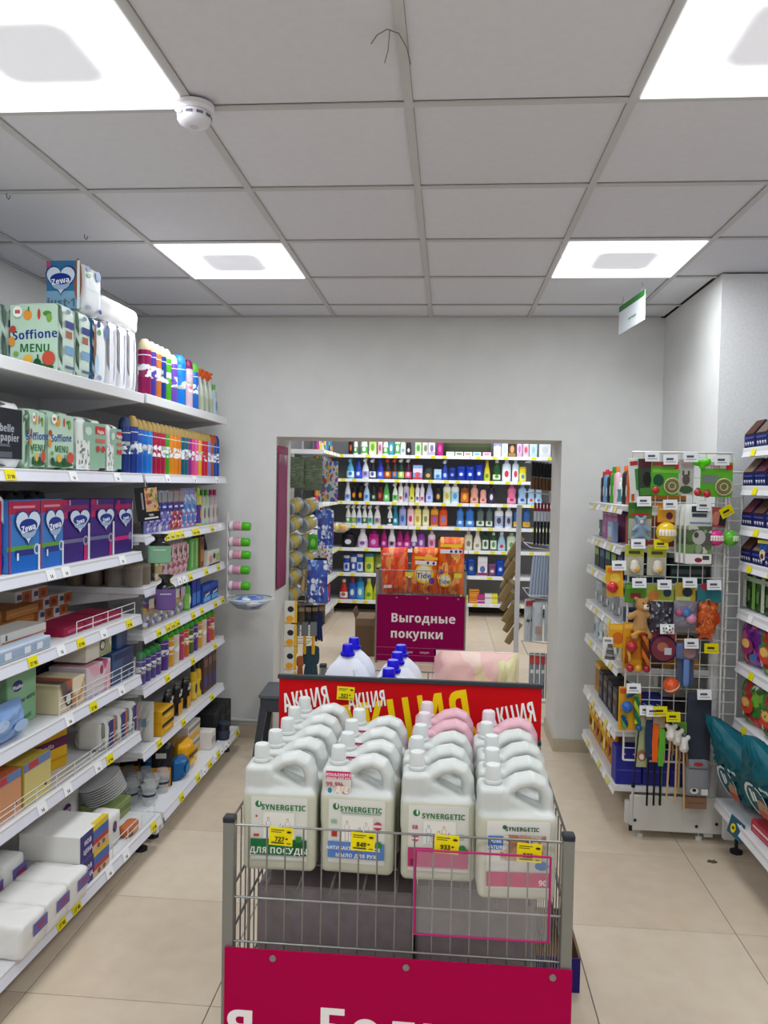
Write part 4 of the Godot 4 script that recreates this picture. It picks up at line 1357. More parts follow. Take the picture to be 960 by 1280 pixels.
	row_back(3, [
		[-126, "spray", "eceee8", "e2e6e0", "58a050", "e8f0e0", 0.27, 0.042, "white spray bottle with leaf green label"], [-119, "spray", "eceee8", "e2e6e0", "7ab058", "c8b860", 0.27, 0.040, "white spray bottle with lime label"], [-112, "spray", "eceef2", "e2e6ea", "88a4d8", "4a60b0", 0.27, 0.040, "white spray bottle with blue label"], [-105, "spray", "eceee8", "e2e6e0", "506a44", "c8d0b8", 0.27, 0.040, "white spray bottle with dark green label"], [-98, "spray", "eaf0f0", "e2eaea", "88c4b0", "3a8a80", 0.27, 0.040, "white spray bottle with mint label"], [-89, "spray", "e8e6e6", "e2e0e0", "b8b0b0", "7a6a70", 0.27, 0.042, "white spray bottle with grey label"],
		[-73, "spray", "f0f0ee", "e6e8e8", "2c3034", "e8e8e8", 0.27, 0.040, "white spray bottle with black label"], [-66, "spray", "1f88a4", "2a90ac", "2c9cc0", "e0f0f4", 0.27, 0.042, "teal spray bottle"], [-57, "square", "a8a8dc", "9898d0", "88a8d8", "5a5ab0", 0.28, 0.038, "lilac square bottle"], [-47, "square", "f0c4d0", "e4a4b8", "f4d2da", "cc3a68", 0.28, 0.038, "pink square bottle"], [-38, "square", "ecdc88", "e0cc68", "f2e8a8", "c8a030", 0.28, 0.040, "yellow square bottle"], [-28, "square", "e8e0a8", "dcd48c", "eee8c0", "8a9a50", 0.28, 0.038, "pale yellow square bottle"], [-17, "square", "e0a034", "d08a24", "c85a30", "8a5ac0", 0.28, 0.044, "orange square bottle, purple spot"], [-6, "square", "d84a24", "c03a1c", "e06a40", "8a7ac8", 0.28, 0.044, "red-orange square bottle"],
		[15, "waist", "4a84d0", "3a6cc0", "5a98dc", "d0e2f6", 0.28, 0.040, "blue waisted bottle"], [27, "waist", "3a78cc", "2c60b4", "5a9ce0", "e0ecf8", 0.28, 0.048, "wide blue waisted bottle"], [40, "waist", "60706c", "3a5c8c", "e8ece0", "4a7034", 0.28, 0.042, "grey bottle with olive spot"], [51, "waist", "60706c", "3a5c8c", "e8ece0", "4a7034", 0.28, 0.036, "slim grey bottle with olive spot"], [63, "square", "e8eaf0", "dce0e8", "a8b8e0", "5a4a44", 0.28, 0.048, "wide white bottle with brown spot"], [75, "square", "ecedf0", "e0e2e8", "b8c4e4", "5a4a44", 0.28, 0.038, "slim white bottle with brown spot"], [86, "waist", "3a70c0", "2c5cb0", "e0c030", "e8902c", 0.28, 0.044, "blue bottle with yellow label"], [97, "waist", "3c6cb4", "2c5cb0", "d8b830", "e8902c", 0.28, 0.040, "slim blue bottle with yellow label"]])
	row_back(4, [
		[-125, "square", "181620", "1c1a24", "24202c", "d8dce4", 0.22, 0.075, "wide black pouch-shaped bottle"], [-107, "pear", "eeeaf0", "e2dee8", "d8c8e0", "8a4ca0", 0.25, 0.058, "white bottle with purple spot"], [-93, "square", "b81884", "981070", "c83a98", "e0a0d0", 0.23, 0.068, "broad magenta stain remover bottle"], [-80, "pear", "b0187c", "981070", "c02c8c", "e8b0d8", 0.26, 0.036, "slim magenta bottle"], [-70, "pear", "ece6ee", "e0d8e4", "c8a0c4", "4a2c50", 0.26, 0.048, "white bottle with mauve label"], [-60, "pear", "a81c74", "881060", "c03890", "e4a4d0", 0.25, 0.042, "dark magenta bottle"], [-51, "pear", "b81880", "981070", "d050a0", "ecc0e0", 0.24, 0.040, "magenta bottle with pale spot"], [-42, "pear", "e4dfe8", "d8d2e0", "7a58a0", "c8b8dc", 0.25, 0.044, "white bottle with purple label"], [-33, "square", "8a3ca0", "6a2c84", "a058b4", "e0c8ea", 0.24, 0.042, "purple bottle"], [-20, "square", "ecd8e2", "e0c4d4", "e4a8c4", "c04a88", 0.24, 0.040, "pale pink bottle behind orange bags"],
		[26, "square", "d8d0b4", "c8bfa0", "e0dcc8", "8a8468", 0.25, 0.042, "beige bottle"], [37, "pear", "e6e2d4", "dad6c4", "eceade", "a8a088", 0.26, 0.050, "cream bottle"], [47, "square", "1e4a2c", "18381f", "e8ece0", "3a7a48", 0.25, 0.034, "dark green bottle with white label"], [57, "square", "2a5a34", "e0e6da", "eef0e8", "68a060", 0.24, 0.034, "green bottle with white cap"], [67, "pear", "a8d0ea", "e4eef4", "c0def2", "d84a5c", 0.25, 0.054, "light blue bottle with side handle"], [79, "square", "cfe0c8", "a8c8a0", "dcead6", "78a870", 0.24, 0.048, "pale green bottle"]])
	row_back(5, [
		[-127, "tub", "2a48a8", "d8dce4", "c8d2e8", "2c50b8", 0.21, 0.034, "blue tub with white lid"], [-118, "tub", "d8dce8", "2c4aa8", "3a5cb8", "e8ecf4", 0.23, 0.034, "white tub with blue lid"], [-110, "tub", "2c54b0", "e0e4ea", "dce4f0", "3a70c8", 0.23, 0.034, "blue tub with broad white label"], [-98, "tub", "c0d238", "2c8a9c", "d8e060", "5a9a40", 0.24, 0.055, "lime tub with teal lid"], [-85, "tub", "7a8438", "6a7430", "8a9448", "c8c878", 0.24, 0.055, "olive tub"], [-72, "tub", "c85a38", "a84a30", "d87a58", "f0c8a0", 0.24, 0.050, "terracotta tub"],
		[20, "bag", "2c5cb8", "2048a0", "4a80d8", "e4ecf8", 0.19, 0.048, "small blue powder pouch"], [30, "bag", "2454b0", "1c4090", "3a70c8", "d8b070", 0.22, 0.055, "blue powder pouch with tan spot"], [44, "box", "ece8ea", "8a3a6a", "e2dce4", "5a70b0", 0.24, 0.055, "white carton with plum base"], [56, "bag", "8a5a84", "6a3a6c", "b08ab0", "ecdce8", 0.15, 0.042, "short mauve pouch"], [66, "bag", "1c4cc0", "1840a0", "3a70d8", "d0e0f8", 0.21, 0.055, "bright blue pouch"]])
	row_back(6, [
		[-130, "pear", "c83a34", "e8e4e0", "f0ece8", "d8584c", 0.25, 0.045, "red and white bottle"], [-119, "square", "2858b8", "d02a38", "3a70c8", "e8ecf4", 0.26, 0.052, "blue bottle with red cap"], [-109, "square", "2c90d0", "2a88c8", "58b0e0", "e8f4fa", 0.28, 0.046, "bright blue bottle"], [-98, "pear", "d8e038", "e8ecb0", "c8d830", "58a040", 0.27, 0.054, "lime yellow bottle"], [-87, "pear", "d8e038", "e8ecb0", "c8d830", "58a040", 0.27, 0.050, "lime yellow bottle"]])
	for e in [[22, "d8d838", "low yellow-green sponge pack", 0.09, 0.10], [43, "b83a8c", "stack of magenta-striped packs", 0.11, 0.10], [52, "e6e4e2", "white striped sponge pack", 0.12, 0.09], [60, "ece030", "yellow sponge pack", 0.12, 0.07]]:
		on_back(6, e[0], carton("lowp" + e[1], e[4], e[3], 0.10, e[1], [["r", 0.5, 0.3, 0.98, 0.06, "f0ece8"], ["r", 0.5, 0.6, 0.98, 0.06, "8a6a50"]]), "sponge_pack", e[2], "pack", 0.09)
	for k in 4:
		put(carton("orangep%d" % (k % 2), 0.12, 0.042, 0.10, ["d8742c", "e0a03a"][k % 2], [["r", 0.5, 0.5, 0.9, 0.3, ["f0c040", "c8442c"][k % 2]]]), "sponge_pack", "orange pack in stack", "pack", SHELF_NAME[6], Vector3(0.343 + 0.004 * (k % 2), SHELF_Y[6] + 0.0422 * k, -9.95), 0.03 * k, "the bottom")
	# the side run: four bottles a level face across the room
	var cols := ["c83a4a", "e8c838", "3a70c0", "e8ecee", "b04a98", "58a860", "e07a30", "8ab8e0", "d8d4cc", "2c3a80"]
	var word := ["red", "yellow", "blue", "white", "plum", "green", "orange", "sky blue", "cream", "navy"]
	var types := ["square", "pear", "spray", "waist"]
	for k in range(0, 7):
		for j in 7:
			var c := (k * 3 + j * 7 + (k * j) % 4) % 10
			var c2 := (c + 3 + j) % 10
			var p := bottle(types[(k + j) % 4], cols[c], cols[c2], cols[(c + 4) % 10], [0.25, 0.25, 0.23, 0.25, 0.24, 0.26, 0.27][k] - 0.01 * ((j + k) % 2), 0.04, cols[c2])
			put(p, "bottle", "%s bottle with %s cap" % [word[c], word[c2]], "bottle", "on the side run, level with " + SHELF_NAME[k], Vector3(-1.47, SHELF_Y[k], -8.68 - 0.165 * j), PI / 2, "the tub stand")
	# brown carton on the floor
	var bx := hub("x")
	var kraft := grainy("kraft", "#76604a", "#836c54", 0.05, 0.85, Vector3(3, 3, 3))
	part(bx, "body", box(0.19, 0.36, 0.30, 0.003), kraft)
	part(bx, "label_area", box(0.165, 0.29, 0.001), M("6a5540", 0.9), Vector3(0.0, 0.0, 0.151))
	for s in [-1, 1]:
		part(bx, "flap", box(0.006, 0.09, 0.29), M("5a4636", 0.9), Vector3(s * 0.088, 0.35, 0), Vector3(0, 0, s * -0.35))
	put(keep("kraftbox", bx), "carton", "tall open brown carton on back-room floor beside banner", "box", "", Vector3(-0.765, 0.001, -7.53))


# ---------------------------------------------------------------- hanging racks inside the opening

func grid(o: Node, called: String, w: float, h: float, step: float, m: Material, at: Vector3, turn: float):
	var st := begin()
	var n := int(w / step)
	for k in n + 1:
		add_bar(st, Vector3(-w / 2 + w * k / n, 0, 0), Vector3(-w / 2 + w * k / n, h, 0), 0.0022 if k % n else 0.005, 5)
	var q := int(h / step)
	for k in q + 1:
		add_bar(st, Vector3(-w / 2, h * k / q, 0.003), Vector3(w / 2, h * k / q, 0.003), 0.0022 if k % q else 0.005, 5)
	part(o, called, done(st), m, at, Vector3(0, turn, 0))


func build_racks():
	var chrome := M("b6b8bc", 0.3, 0.6)
	var pale := M("dcdcda", 0.35)
	var o := hub("tub_stand")
	add_child(o)
	o.set_meta("label", "wire stand of hanging tubs and brushes just inside the wall opening")
	o.set_meta("category", "rack")
	grid(o, "grid_panel", 0.60, 1.72, 0.06, pale, Vector3(-1.20, 0.10, -5.72), PI / 2)
	for z in [-5.42, -6.02]:
		part(o, "post", box(0.025, 1.86, 0.025), pale, Vector3(-1.215, 0.0, z))
		part(o, "foot", box(0.30, 0.02, 0.03), pale, Vector3(-1.10, 0, z))
	for y in [0.50, 0.80]:
		part(o, "hook_rail", wire([Vector3(-1.19, y, -5.47), Vector3(-0.97, y, -5.47), Vector3(-0.97, y, -5.95), Vector3(-1.19, y, -5.95)], 0.004), chrome)
		for k in 5:
			part(o, "hook", bar(Vector3(-1.19, y, -5.50 - 0.1 * k), Vector3(-0.96, y + 0.012, -5.50 - 0.1 * k), 0.003), chrome)
	# pink sheet hanging on the jamb
	var sh := hub("x")
	part(sh, "sheet", soft(0.004, 0.90, 0.28, 0.0015, 0.0, 0.004, 0, 8, 7), M("8a2c5c", 0.5))
	part(sh, "header", box(0.008, 0.05, 0.28), M("a02c64", 0.5), Vector3(0, 0.87, 0))
	put(keep("pinksheet", sh), "hanging_sheet", "dark pink sheet hanging down the opening's side", "sheet", "", Vector3(-1.080, 0.95, -5.06))
	# clear tubs hanging in pairs, mouths outward
	var tub := hub("x")
	part(tub, "tub", lathe([[0, 0.0], [0.046, 0], [0.050, 0.006], [0.054, 0.12], [0.056, 0.125], [0.052, 0.125], [0.046, 0.008], [0, 0.008]], 18), M("d0d6d6", 0.1, 0.0, "film"))
	part(tub, "lid", lathe([[0, 0.124], [0.050, 0.124], [0.056, 0.126], [0.056, 0.136], [0.050, 0.139], [0.047, 0.133], [0, 0.132]], 18), M("aeb4b6", 0.12, 0.0, "film"))
	part(tub, "filling", lathe([[0, 0.010], [0.040, 0.010], [0.045, 0.09], [0.03, 0.105], [0, 0.11]], 14), M("77745f", 0.6))
	part(tub, "label", lathe([[0.0535, 0.05], [0.0552, 0.10]], 18), M("bfa848", 0.5))
	keep("tub", tub)
	for r in 6:
		for s in 2:
			var at := Vector3(-1.055 + 0.085 * s - 0.004 * (r % 3), 1.49 - 0.125 * r, -5.50 - 0.12 * s)
			put(tub, "hanging_tub", "clear tub hanging on its side", "tub", "in %s column of the wire stand" % ["outer", "inner"][s], at, -0.5, "the top", Vector3(1.85, 0, 0.0))
	# net bags and blue packs above and beside the tubs
	splat("greennet", "6f8068", ["8a9a80", "56684e", "a0b094", "445038"], 60, 2, 6, 64, 96, "bars")
	splat("bluepack", "3a58b0", ["d8e0f0", "2a3c8c", "7a9ae0", "e8ecf4", "58468c"], 46, 3, 10, 64, 96)
	splat("floral", "d8d4dc", ["c04a70", "4a70c0", "e0c050", "58a070", "8a50a0"], 60, 3, 8, 64, 96)
	for e in [["greennet", 0.13, 0.22, -1.09, 1.60, -5.50, "green net bag hanging at top of wire stand", 0.3], ["greennet", 0.16, 0.23, -0.985, 1.585, -5.58, "wider green net bag beside it on wire stand", 0.1], ["floral", 0.13, 0.30, -0.885, 1.50, -5.78, "flower-print packet hanging at top of wire stand", 0.2], ["bluepack", 0.12, 0.26, -0.90, 1.18, -5.74, "blue and white packet hanging below flower-print packet", 0.3], ["floral", 0.12, 0.20, -0.90, 0.98, -5.70, "pale patterned packet hanging mid wire stand", 0.3], ["bluepack", 0.15, 0.30, -0.90, 0.80, -5.41, "large blue packet hanging lowest beside tubs", -0.2]]:
		var b := bag_proto("net" + e[0] + str(e[1]), e[1], e[2], 0.05, e[0], [], 30)
		put(b, "hanging_packet", e[6], "packet", "", Vector3(e[3], e[4], e[5]), e[7])
	var grn := bag_proto("greenpack", 0.07, 0.11, 0.04, "3f9a2c", [["o", 0.5, 0.5, 0.5, 0.5, "7ac84a"]], 5)
	put(grn, "hanging_packet", "small bright green packet hanging between the tubs", "packet", "", Vector3(-0.955, 1.16, -5.52), 0.2)
	# brushes with wooden and yellow handles
	var wood := hub("x")
	part(wood, "handle", lathe([[0, 0], [0.013, 0.0], [0.015, 0.05], [0.011, 0.10], [0.014, 0.15], [0, 0.155]], 10), M("c8a878", 0.5))
	part(wood, "ferrule", box(0.045, 0.035, 0.016, 0.003), M("b8b4ac", 0.3, 0.5), Vector3(0, -0.034, 0))
	part(wood, "bristles", box(0.044, 0.05, 0.014, 0.002), M("3a322c", 0.9), Vector3(0, -0.083, 0))
	keep("wood", wood)
	for k in 4:
		put(wood, "paint_brush", "wooden-handled paint brush hanging", "brush", "on upper hook row of wire stand", Vector3(-1.075 + 0.055 * k, 0.87, -5.49), 0.2, "the jamb", Vector3(0, 0, -0.15 + 0.05 * k))
	var yel := hub("x")
	part(yel, "handle", lathe([[0, 0], [0.011, 0.0], [0.013, 0.04], [0.010, 0.09], [0.012, 0.13], [0, 0.135]], 10), M("d8a820", 0.4))
	part(yel, "head", box(0.048, 0.10, 0.018, 0.003), M("6d7176", 0.6), Vector3(0, 0.13, 0))
	keep("yel", yel)
	for k in 3:
		put(yel, "scraper", "yellow-handled scraper hanging with grey head", "scraper", "on lower hook row", Vector3(-1.06 + 0.062 * k, 0.42, -5.49), 0.1, "the jamb")
	for k in 5:
		var d := bag_proto("darkrow%d" % (k % 3), 0.05, 0.14, 0.03, ["3b342e", "5c4a38", "2c2a2e"][k % 3], [["r", 0.5, 0.8, 0.8, 0.2, "8a7a60"]], 40 + k)
		put(d, "brush_packet", ["dark brown brush packet", "tan brush packet", "black brush packet"][k % 3], "packet", "on middle hook row", Vector3(-1.07 + 0.045 * k, 0.625, -5.48 - 0.02 * k), 0.2, "the jamb")
	for e in [[-0.905, 0.84, -5.55, 0.13, 0.26, "1c1c22", "black work glove hanging beside brushes"], [-0.915, 0.50, -5.55, 0.10, 0.22, "1f2c58", "navy work glove hanging below black glove"], [-0.955, 0.21, -5.52, 0.14, 0.26, "2c4450", "slate blue work glove hanging lowest"], [-1.03, 0.25, -5.50, 0.06, 0.15, "b0643c", "rust brown packet hanging by slate glove"]]:
		var b := hub("x")
		part(b, "palm", soft(e[3] * 0.8, e[4] * 0.5, 0.03, 0.014, 0.004, 0.003, 0, 6, 3), M(e[5], 0.9, 0.0, "cloth"), Vector3(0, e[4] * 0.5, 0))
		for k in 4:
			part(b, "finger", soft(e[3] * 0.19, e[4] * (0.5 + 0.05 * (k % 2)), 0.022, 0.009, 0.0, 0.002, 0, 5, 4 + k), M(e[5], 0.9, 0.0, "cloth"), Vector3((k - 1.5) * e[3] * 0.2, e[4] * (0.03 * ((k + 1) % 2)), 0), Vector3(0, 0, (k - 1.5) * 0.06))
		put(b, "work_glove" if "glove" in e[6] else "hanging_packet", e[6], "glove" if "glove" in e[6] else "packet", "", Vector3(e[0], e[1], e[2]), 0.3)
		b.free()
	# cards of yellow sponges down the jamb
	var card := hub("x")
	part(card, "card", box(0.085, 0.15, 0.004, 0.001), M("d8d6cc", 0.5))
	art(card, 0.085, 0.15, Transform3D(Basis(), Vector3(0, 0, 0.002)), [["r", 0.9, 0.5, 0.2, 1.0, "e0b020"], ["o", 0.5, 0.62, 0.5, 0.26, "2a2a34"], ["o", 0.45, 0.2, 0.6, 0.26, "e8a018"], ["r", 0.5, 0.03, 1.0, 0.05, "e0a818"]])
	keep("spcard", card)
	for k in 4:
		put(card, "sponge_card", "white and yellow card with dark disc hanging", "card", "on the opening's side", Vector3(-1.033, 0.70 - 0.158 * k, -5.15), 0.0, "the top")
	# the rack across the opening
	var r := hub("brush_stand")
	add_child(r)
	r.set_meta("label", "white wire stand of hanging brushes and mops at the opening's far jamb")
	r.set_meta("category", "rack")
	grid(r, "grid_panel", 0.55, 1.75, 0.06, pale, Vector3(0.80, 0.12, -5.72), -PI / 2)
	for z in [-5.44, -6.0]:
		part(r, "post", box(0.03, 1.90, 0.025), pale, Vector3(0.815, 0.0, z))
		part(r, "foot", box(0.32, 0.02, 0.03), pale, Vector3(0.70, 0, z))
	part(r, "corner_post", box(0.035, 1.45, 0.03), M("d4d4d8", 0.4), Vector3(0.530, 0.05, -5.95))
	for y in [1.80, 1.58, 1.20, 0.86, 0.46]:
		part(r, "hook_rail", wire([Vector3(0.79, y, -5.47), Vector3(0.57, y + 0.02, -5.47), Vector3(0.57, y + 0.02, -5.95), Vector3(0.79, y, -5.95)], 0.004), chrome)
	var blk := hub("x")
	part(blk, "head", box(0.018, 0.10, 0.05, 0.004), M("17181c", 0.6), Vector3(0, 0.09, 0))
	part(blk, "bristles", box(0.016, 0.085, 0.045, 0.003), M("6a4a34", 0.9), Vector3(0, 0.002, 0))
	keep("blk", blk)
	for k in 9:
		put(blk, "shoe_brush", "black-backed brush hanging", "brush", "on top row of brush stand", Vector3(0.575 + 0.024 * k, 1.62 - 0.002 * k, -5.50), 0.1, "the tan brushes")
	var tooth := hub("x")
	part(tooth, "handle", box(0.016, 0.16, 0.012, 0.004), M("16181f", 0.5))
	part(tooth, "sleeve", box(0.020, 0.07, 0.016, 0.003), M("b8bcc8", 0.35), Vector3(0, 0.16, 0))
	part(tooth, "tip", box(0.018, 0.06, 0.014, 0.004), M("7a2438", 0.5), Vector3(0, 0.23, 0))
	keep("tooth", tooth)
	for k in 8:
		put(tooth, "cleaning_brush", "dark-handled brush with red tip hanging", "brush", "on second row of brush stand", Vector3(0.600 + 0.023 * k, 1.24, -5.50), 0.0, "the tan brushes")
	var mop := hub("x")
	part(mop, "sleeve", lathe([[0, 0], [0.008, 0], [0.010, 0.02], [0.010, 0.25], [0.006, 0.28], [0, 0.285]], 8), M("a6b4c8", 0.3))
	part(mop, "end_cap", lathe([[0, 0], [0.0105, 0], [0.0105, 0.012], [0, 0.012]], 8), M("dfe6ee", 0.3), Vector3(0, -0.006, 0))
	keep("mop", mop)
	for k in 10:
		put(mop, "mop_sleeve", "pale blue rod hanging", "rod", "on middle row of brush stand", Vector3(0.578 + 0.0215 * k, 0.885, -5.50), 0.0, "the tan brushes", Vector3(0, 0, -0.08 + 0.012 * k))
	var wht := bag_proto("whitemop", 0.075, 0.27, 0.06, "c9d0d8", [["r", 0.5, 0.3, 0.5, 0.2, "b89a84"]], 51)
	for k in 2:
		put(wht, "mop_refill", "white bagged mop refill hanging", "mop", "below pale blue rods", Vector3(0.635 + 0.085 * k, 0.565, -5.52), 0.1, "the tan brushes")
	var strip := bag_proto("strip", 0.05, 0.30, 0.02, "bfc4c8", [["r", 0.5, 0.9, 0.8, 0.12, "b0343c"], ["r", 0.5, 0.5, 0.5, 0.06, "4a5058"]], 52)
	for k in 2:
		put(strip, "packet", "slim grey packet hanging", "packet", "beside white mop refills", Vector3(0.565 + 0.028 * k, 0.56, -5.50 - 0.03 * k), 0.3, "the tan brushes")
	var long := bag_proto("longstrip", 0.034, 0.32, 0.02, "8d99a6", [["r", 0.5, 0.86, 0.9, 0.2, "c8484c"], ["r", 0.5, 0.6, 0.6, 0.08, "e4e6e8"]], 53)
	for k in 5:
		put(long, "long_packet", "blue-grey long packet with red header", "packet", "on lowest row of brush stand", Vector3(0.60 + 0.038 * k, 0.165, -5.50), 0.15, "the tan brushes")
	var loofah := hub("x")
	part(loofah, "pad", soft(0.05, 0.16, 0.035, 0.012, 0.003, 0.003, 0, 6, 9), M("8f7a54", 0.95, 0.0, "cloth"))
	part(loofah, "card", box(0.048, 0.03, 0.03), M("b0a07c", 0.7), Vector3(0, 0.155, 0))
	keep("loofah", loofah)
	for k in 9:
		put(loofah, "scrub_brush", "tan scrub brush hanging at a slant", "brush", "down the brush stand's corner post", Vector3(0.465 - 0.014 * (4 - absi(k - 4)), 1.10 - 0.082 * k, -6.00 - 0.045 * (k % 2)), 0.4, "the top", Vector3(0.1, 0, -0.55))
	var bowl := lemon_bowl()
	put(bowl, "hanging_bowl", "clear bowl with yellow and orange fruit hanging before bottles", "bowl", "", Vector3(-1.16, 1.11, -8.40))
	var arm := hub("x")
	part(arm, "arm", wire([Vector3(-0.23, 0.05, -0.17), Vector3(-0.16, 0.09, -0.10), Vector3(-0.106, 0.10, -0.106)], 0.004), M("d8d8d8", 0.4))
	part(arm, "ring", lathe([[0.1435, 0.098], [0.148, 0.098], [0.148, 0.103], [0.1435, 0.103]], 24), M("d8d8d8", 0.4))
	put(keep("farm", arm), "bowl_bracket", "wire bracket carrying the fruit bowl in the back room", "bracket", "", Vector3(-1.16, 1.11, -8.40))


func lemon_bowl() -> Node3D:
	var o := keep("lemon", hub("x"))
	part(o, "bowl", lathe([[0, 0], [0.05, 0.002], [0.10, 0.03], [0.14, 0.10], [0.137, 0.10], [0.097, 0.034], [0.05, 0.006], [0, 0.005]], 24), M("e4e8ea", 0.06, 0.0, "clear"))
	part(o, "ring", lathe([[0.138, 0.098], [0.143, 0.098], [0.143, 0.104], [0.138, 0.104]], 24), M("d8dcdc", 0.3))
	for k in 7:
		var a := TAU * k / 6
		part(o, "fruit", lathe([[0, -0.03], [0.02, -0.022], [0.028, 0], [0.02, 0.022], [0, 0.03]], 10), M(["d8c840", "e08a38"][k % 2], 0.5), Vector3(cos(a) * 0.06, 0.05, sin(a) * 0.06) if k < 6 else Vector3(0, 0.075, 0))
	return o


# ---------------------------------------------------------------- toy rack

func build_toy_gondola():
	var white := M("d6d6d6", 0.38)
	var o := hub("toy_gondola")
	add_child(o)
	o.set_meta("label", "white shelving unit along the column with a wire toy grid on its near end")
	o.set_meta("category", "shelving")
	var ys := [1.56, 1.37, 1.20, 1.00, 0.80, 0.50, 0.24]
	part(o, "back_panel", box(0.012, 1.74, 0.92), M("c6c6c4", 0.5), Vector3(1.262, 0.05, -4.18))
	for z in [-3.735, -4.60]:
		part(o, "upright", box(0.04, 1.77, 0.025), white, Vector3(1.24, 0.02, z))
		part(o, "base_leg", box(0.40, 0.10, 0.03), white, Vector3(1.06, 0.07, z))
		part(o, "foot", lathe([[0, 0], [0.016, 0], [0.016, 0.02], [0.006, 0.024], [0.006, 0.075], [0, 0.075]], 10), M("c8c8c4", 0.4), Vector3(0.93, 0, z))
		part(o, "foot", lathe([[0, 0], [0.016, 0], [0.016, 0.02], [0.006, 0.024], [0.006, 0.075], [0, 0.075]], 10), M("c8c8c4", 0.4), Vector3(1.20, 0, z))
	for k in 7:
		var d := part(o, "shelf", box(0.45, 0.026, 0.87, 0.002), white, Vector3(1.03, ys[k] - 0.027, -4.165))
		part(d, "price_rail", box(0.005, 0.042, 0.868, 0.001), M("dcdcdc", 0.35), Vector3(-0.229, -0.016, 0), Vector3(0, 0, -0.28))
		for j in [[0.30, 0], [0.22, 1], [0.08, 0], [-0.12, 1], [-0.25, 0]]:
			part(d, "price_tag", box(0.001, 0.036, 0.055), M(["d8d26a", "f0f0f0"][(j[1] + k) % 2], 0.5), Vector3(-0.2335, -0.013, j[0]), Vector3(0, 0, -0.28))
	# end plate and the grid carrying the toys
	part(o, "end_plate", box(0.42, 0.165, 0.012, 0.002), M("cfcdc6", 0.42), Vector3(1.085, 0.042, -3.712))
	for b in [[0.90, 0.09], [1.18, 0.075], [1.27, 0.09]]:
		part(o, "bolt", lathe([[0, 0], [0.008, 0], [0.006, 0.004], [0, 0.004]], 8), M("2a2a2a", 0.5), Vector3(b[0], b[1], -3.705), Vector3(PI / 2, 0, 0))
	grid(o, "toy_grid", 0.44, 1.42, 0.055, M("dedcd8", 0.35), Vector3(1.05, 0.385, -3.672), 0.0)
	grid(o, "side_ladder", 0.07, 1.32, 0.055, M("dedcd8", 0.35), Vector3(1.285, 0.40, -3.66), 0.0)
	# goods on the side facing the aisle
	var w := "on top shelf behind toy grid"
	var side := func(s: float, y: float, p: Node3D, called: String, desc: String, cat: String, where: String, dx := 0.07):
		put(p, called, desc, cat, where, Vector3(0.80 + dx, y + 0.0005, s), -PI / 2, "the doorway")
	for e in [[-4.50, "3a3034", "b8342c", "dark tube with red cap", 0.17], [-4.42, "6a9cc8", "c8283c", "light blue tube with red cap", 0.18], [-4.33, "28242a", "c4202c", "black tube with red cap", 0.17], [-4.24, "3a9a28", "2c8a1c", "bright green tube", 0.19], [-4.15, "e8b8c8", "e07a30", "pink tube with orange cap", 0.19], [-4.06, "dfe4e2", "e4e8e6", "white bottle with teal label", 0.13], [-3.96, "2e2c32", "e06a28", "dark tube with orange cap", 0.19], [-3.86, "c8562c", "e07a30", "orange tube by the grid", 0.19]]:
		side.call(e[0], 1.56, bottle("square", e[1], e[2], "3f8a90" if e[3].contains("teal") else e[1], e[4], 0.030, "d8d8d0"), "tube", e[3], "tube", w)
	for k in 3:
		side.call(-4.36 + 0.13 * k, 1.37, carton("pinkbox", 0.12, 0.145, 0.10, "a86a9c", [["r", 0.5, 0.9, 0.9, 0.04, "d8b8d0"], ["r", 0.5, 0.3, 0.7, 0.25, "b880ac"]]), "carton", "mauve upright carton", "box", "on second shelf behind toy grid", 0.10)
	side.call(-4.00, 1.37, carton("bluebox1", 0.11, 0.10, 0.03, "8fa6cc", [["r", 0.5, 0.5, 0.8, 0.5, "b4c4dc"], ["r", 0.5, 0.15, 0.9, 0.15, "c8b060"]]), "carton", "small light blue carton before mauve cartons", "box", "", 0.022)
	side.call(-4.50, 1.37, bottle("tub", "5c7468", "4a6054", "6a8074", 0.09, 0.05), "tub", "grey-green tub beside mauve cartons", "tub", "", 0.08)
	for k in 5:
		side.call(-4.50 + 0.15 * k, 1.20, carton("darkbx%d" % (k % 3), 0.13, 0.13, 0.12, ["27442c", "1c2c4c", "1a3834"][k % 3], [["r", 0.5, 0.65, 0.8, 0.3, ["8aa84c", "3a5a90", "4a8a70"][k % 3]]]), "carton", ["dark green carton", "dark navy carton", "dark teal carton"][k % 3], "box", "on third shelf behind toy grid", 0.10)
	for k in 5:
		var g := k % 2
		side.call(-4.48 + 0.15 * k, 1.00, bottle("tub", ["b4b8b8", "8a8e90"][g], ["c8caca", "707478"][g], ["a8acae", "94989a"][g], 0.12, 0.05, "d0d2d2", 1.0), "tub", ["pale grey metal tub", "dark grey metal tub"][g], "tub", "on fourth shelf behind toy grid", 0.09)
	for k in 6:
		var g := k % 3
		side.call(-4.50 + 0.12 * k, 0.80, bottle(["square", "pear", "square"][g], ["d4dadc", "c4ccd0", "e4e0d8"][g], ["e8e8e8", "2c6a60", "e07a2c"][g], ["c0c8cc", "e4e8e8", "d8c8a8"][g], 0.15, 0.034, "5a8a98"), "bottle", ["clear grey bottle with white cap", "grey bottle with teal cap", "cream bottle with orange cap"][g], "bottle", "on fifth shelf behind toy grid", 0.06)
	side.call(-4.44, 0.50, carton("ybox", 0.15, 0.16, 0.10, "b88a24", [["r", 0.5, 0.5, 0.5, 0.6, "8a6418"], ["r", 0.5, 0.9, 0.9, 0.08, "d8b860"]]), "carton", "ochre patterned carton on sixth shelf", "box", "", 0.10)
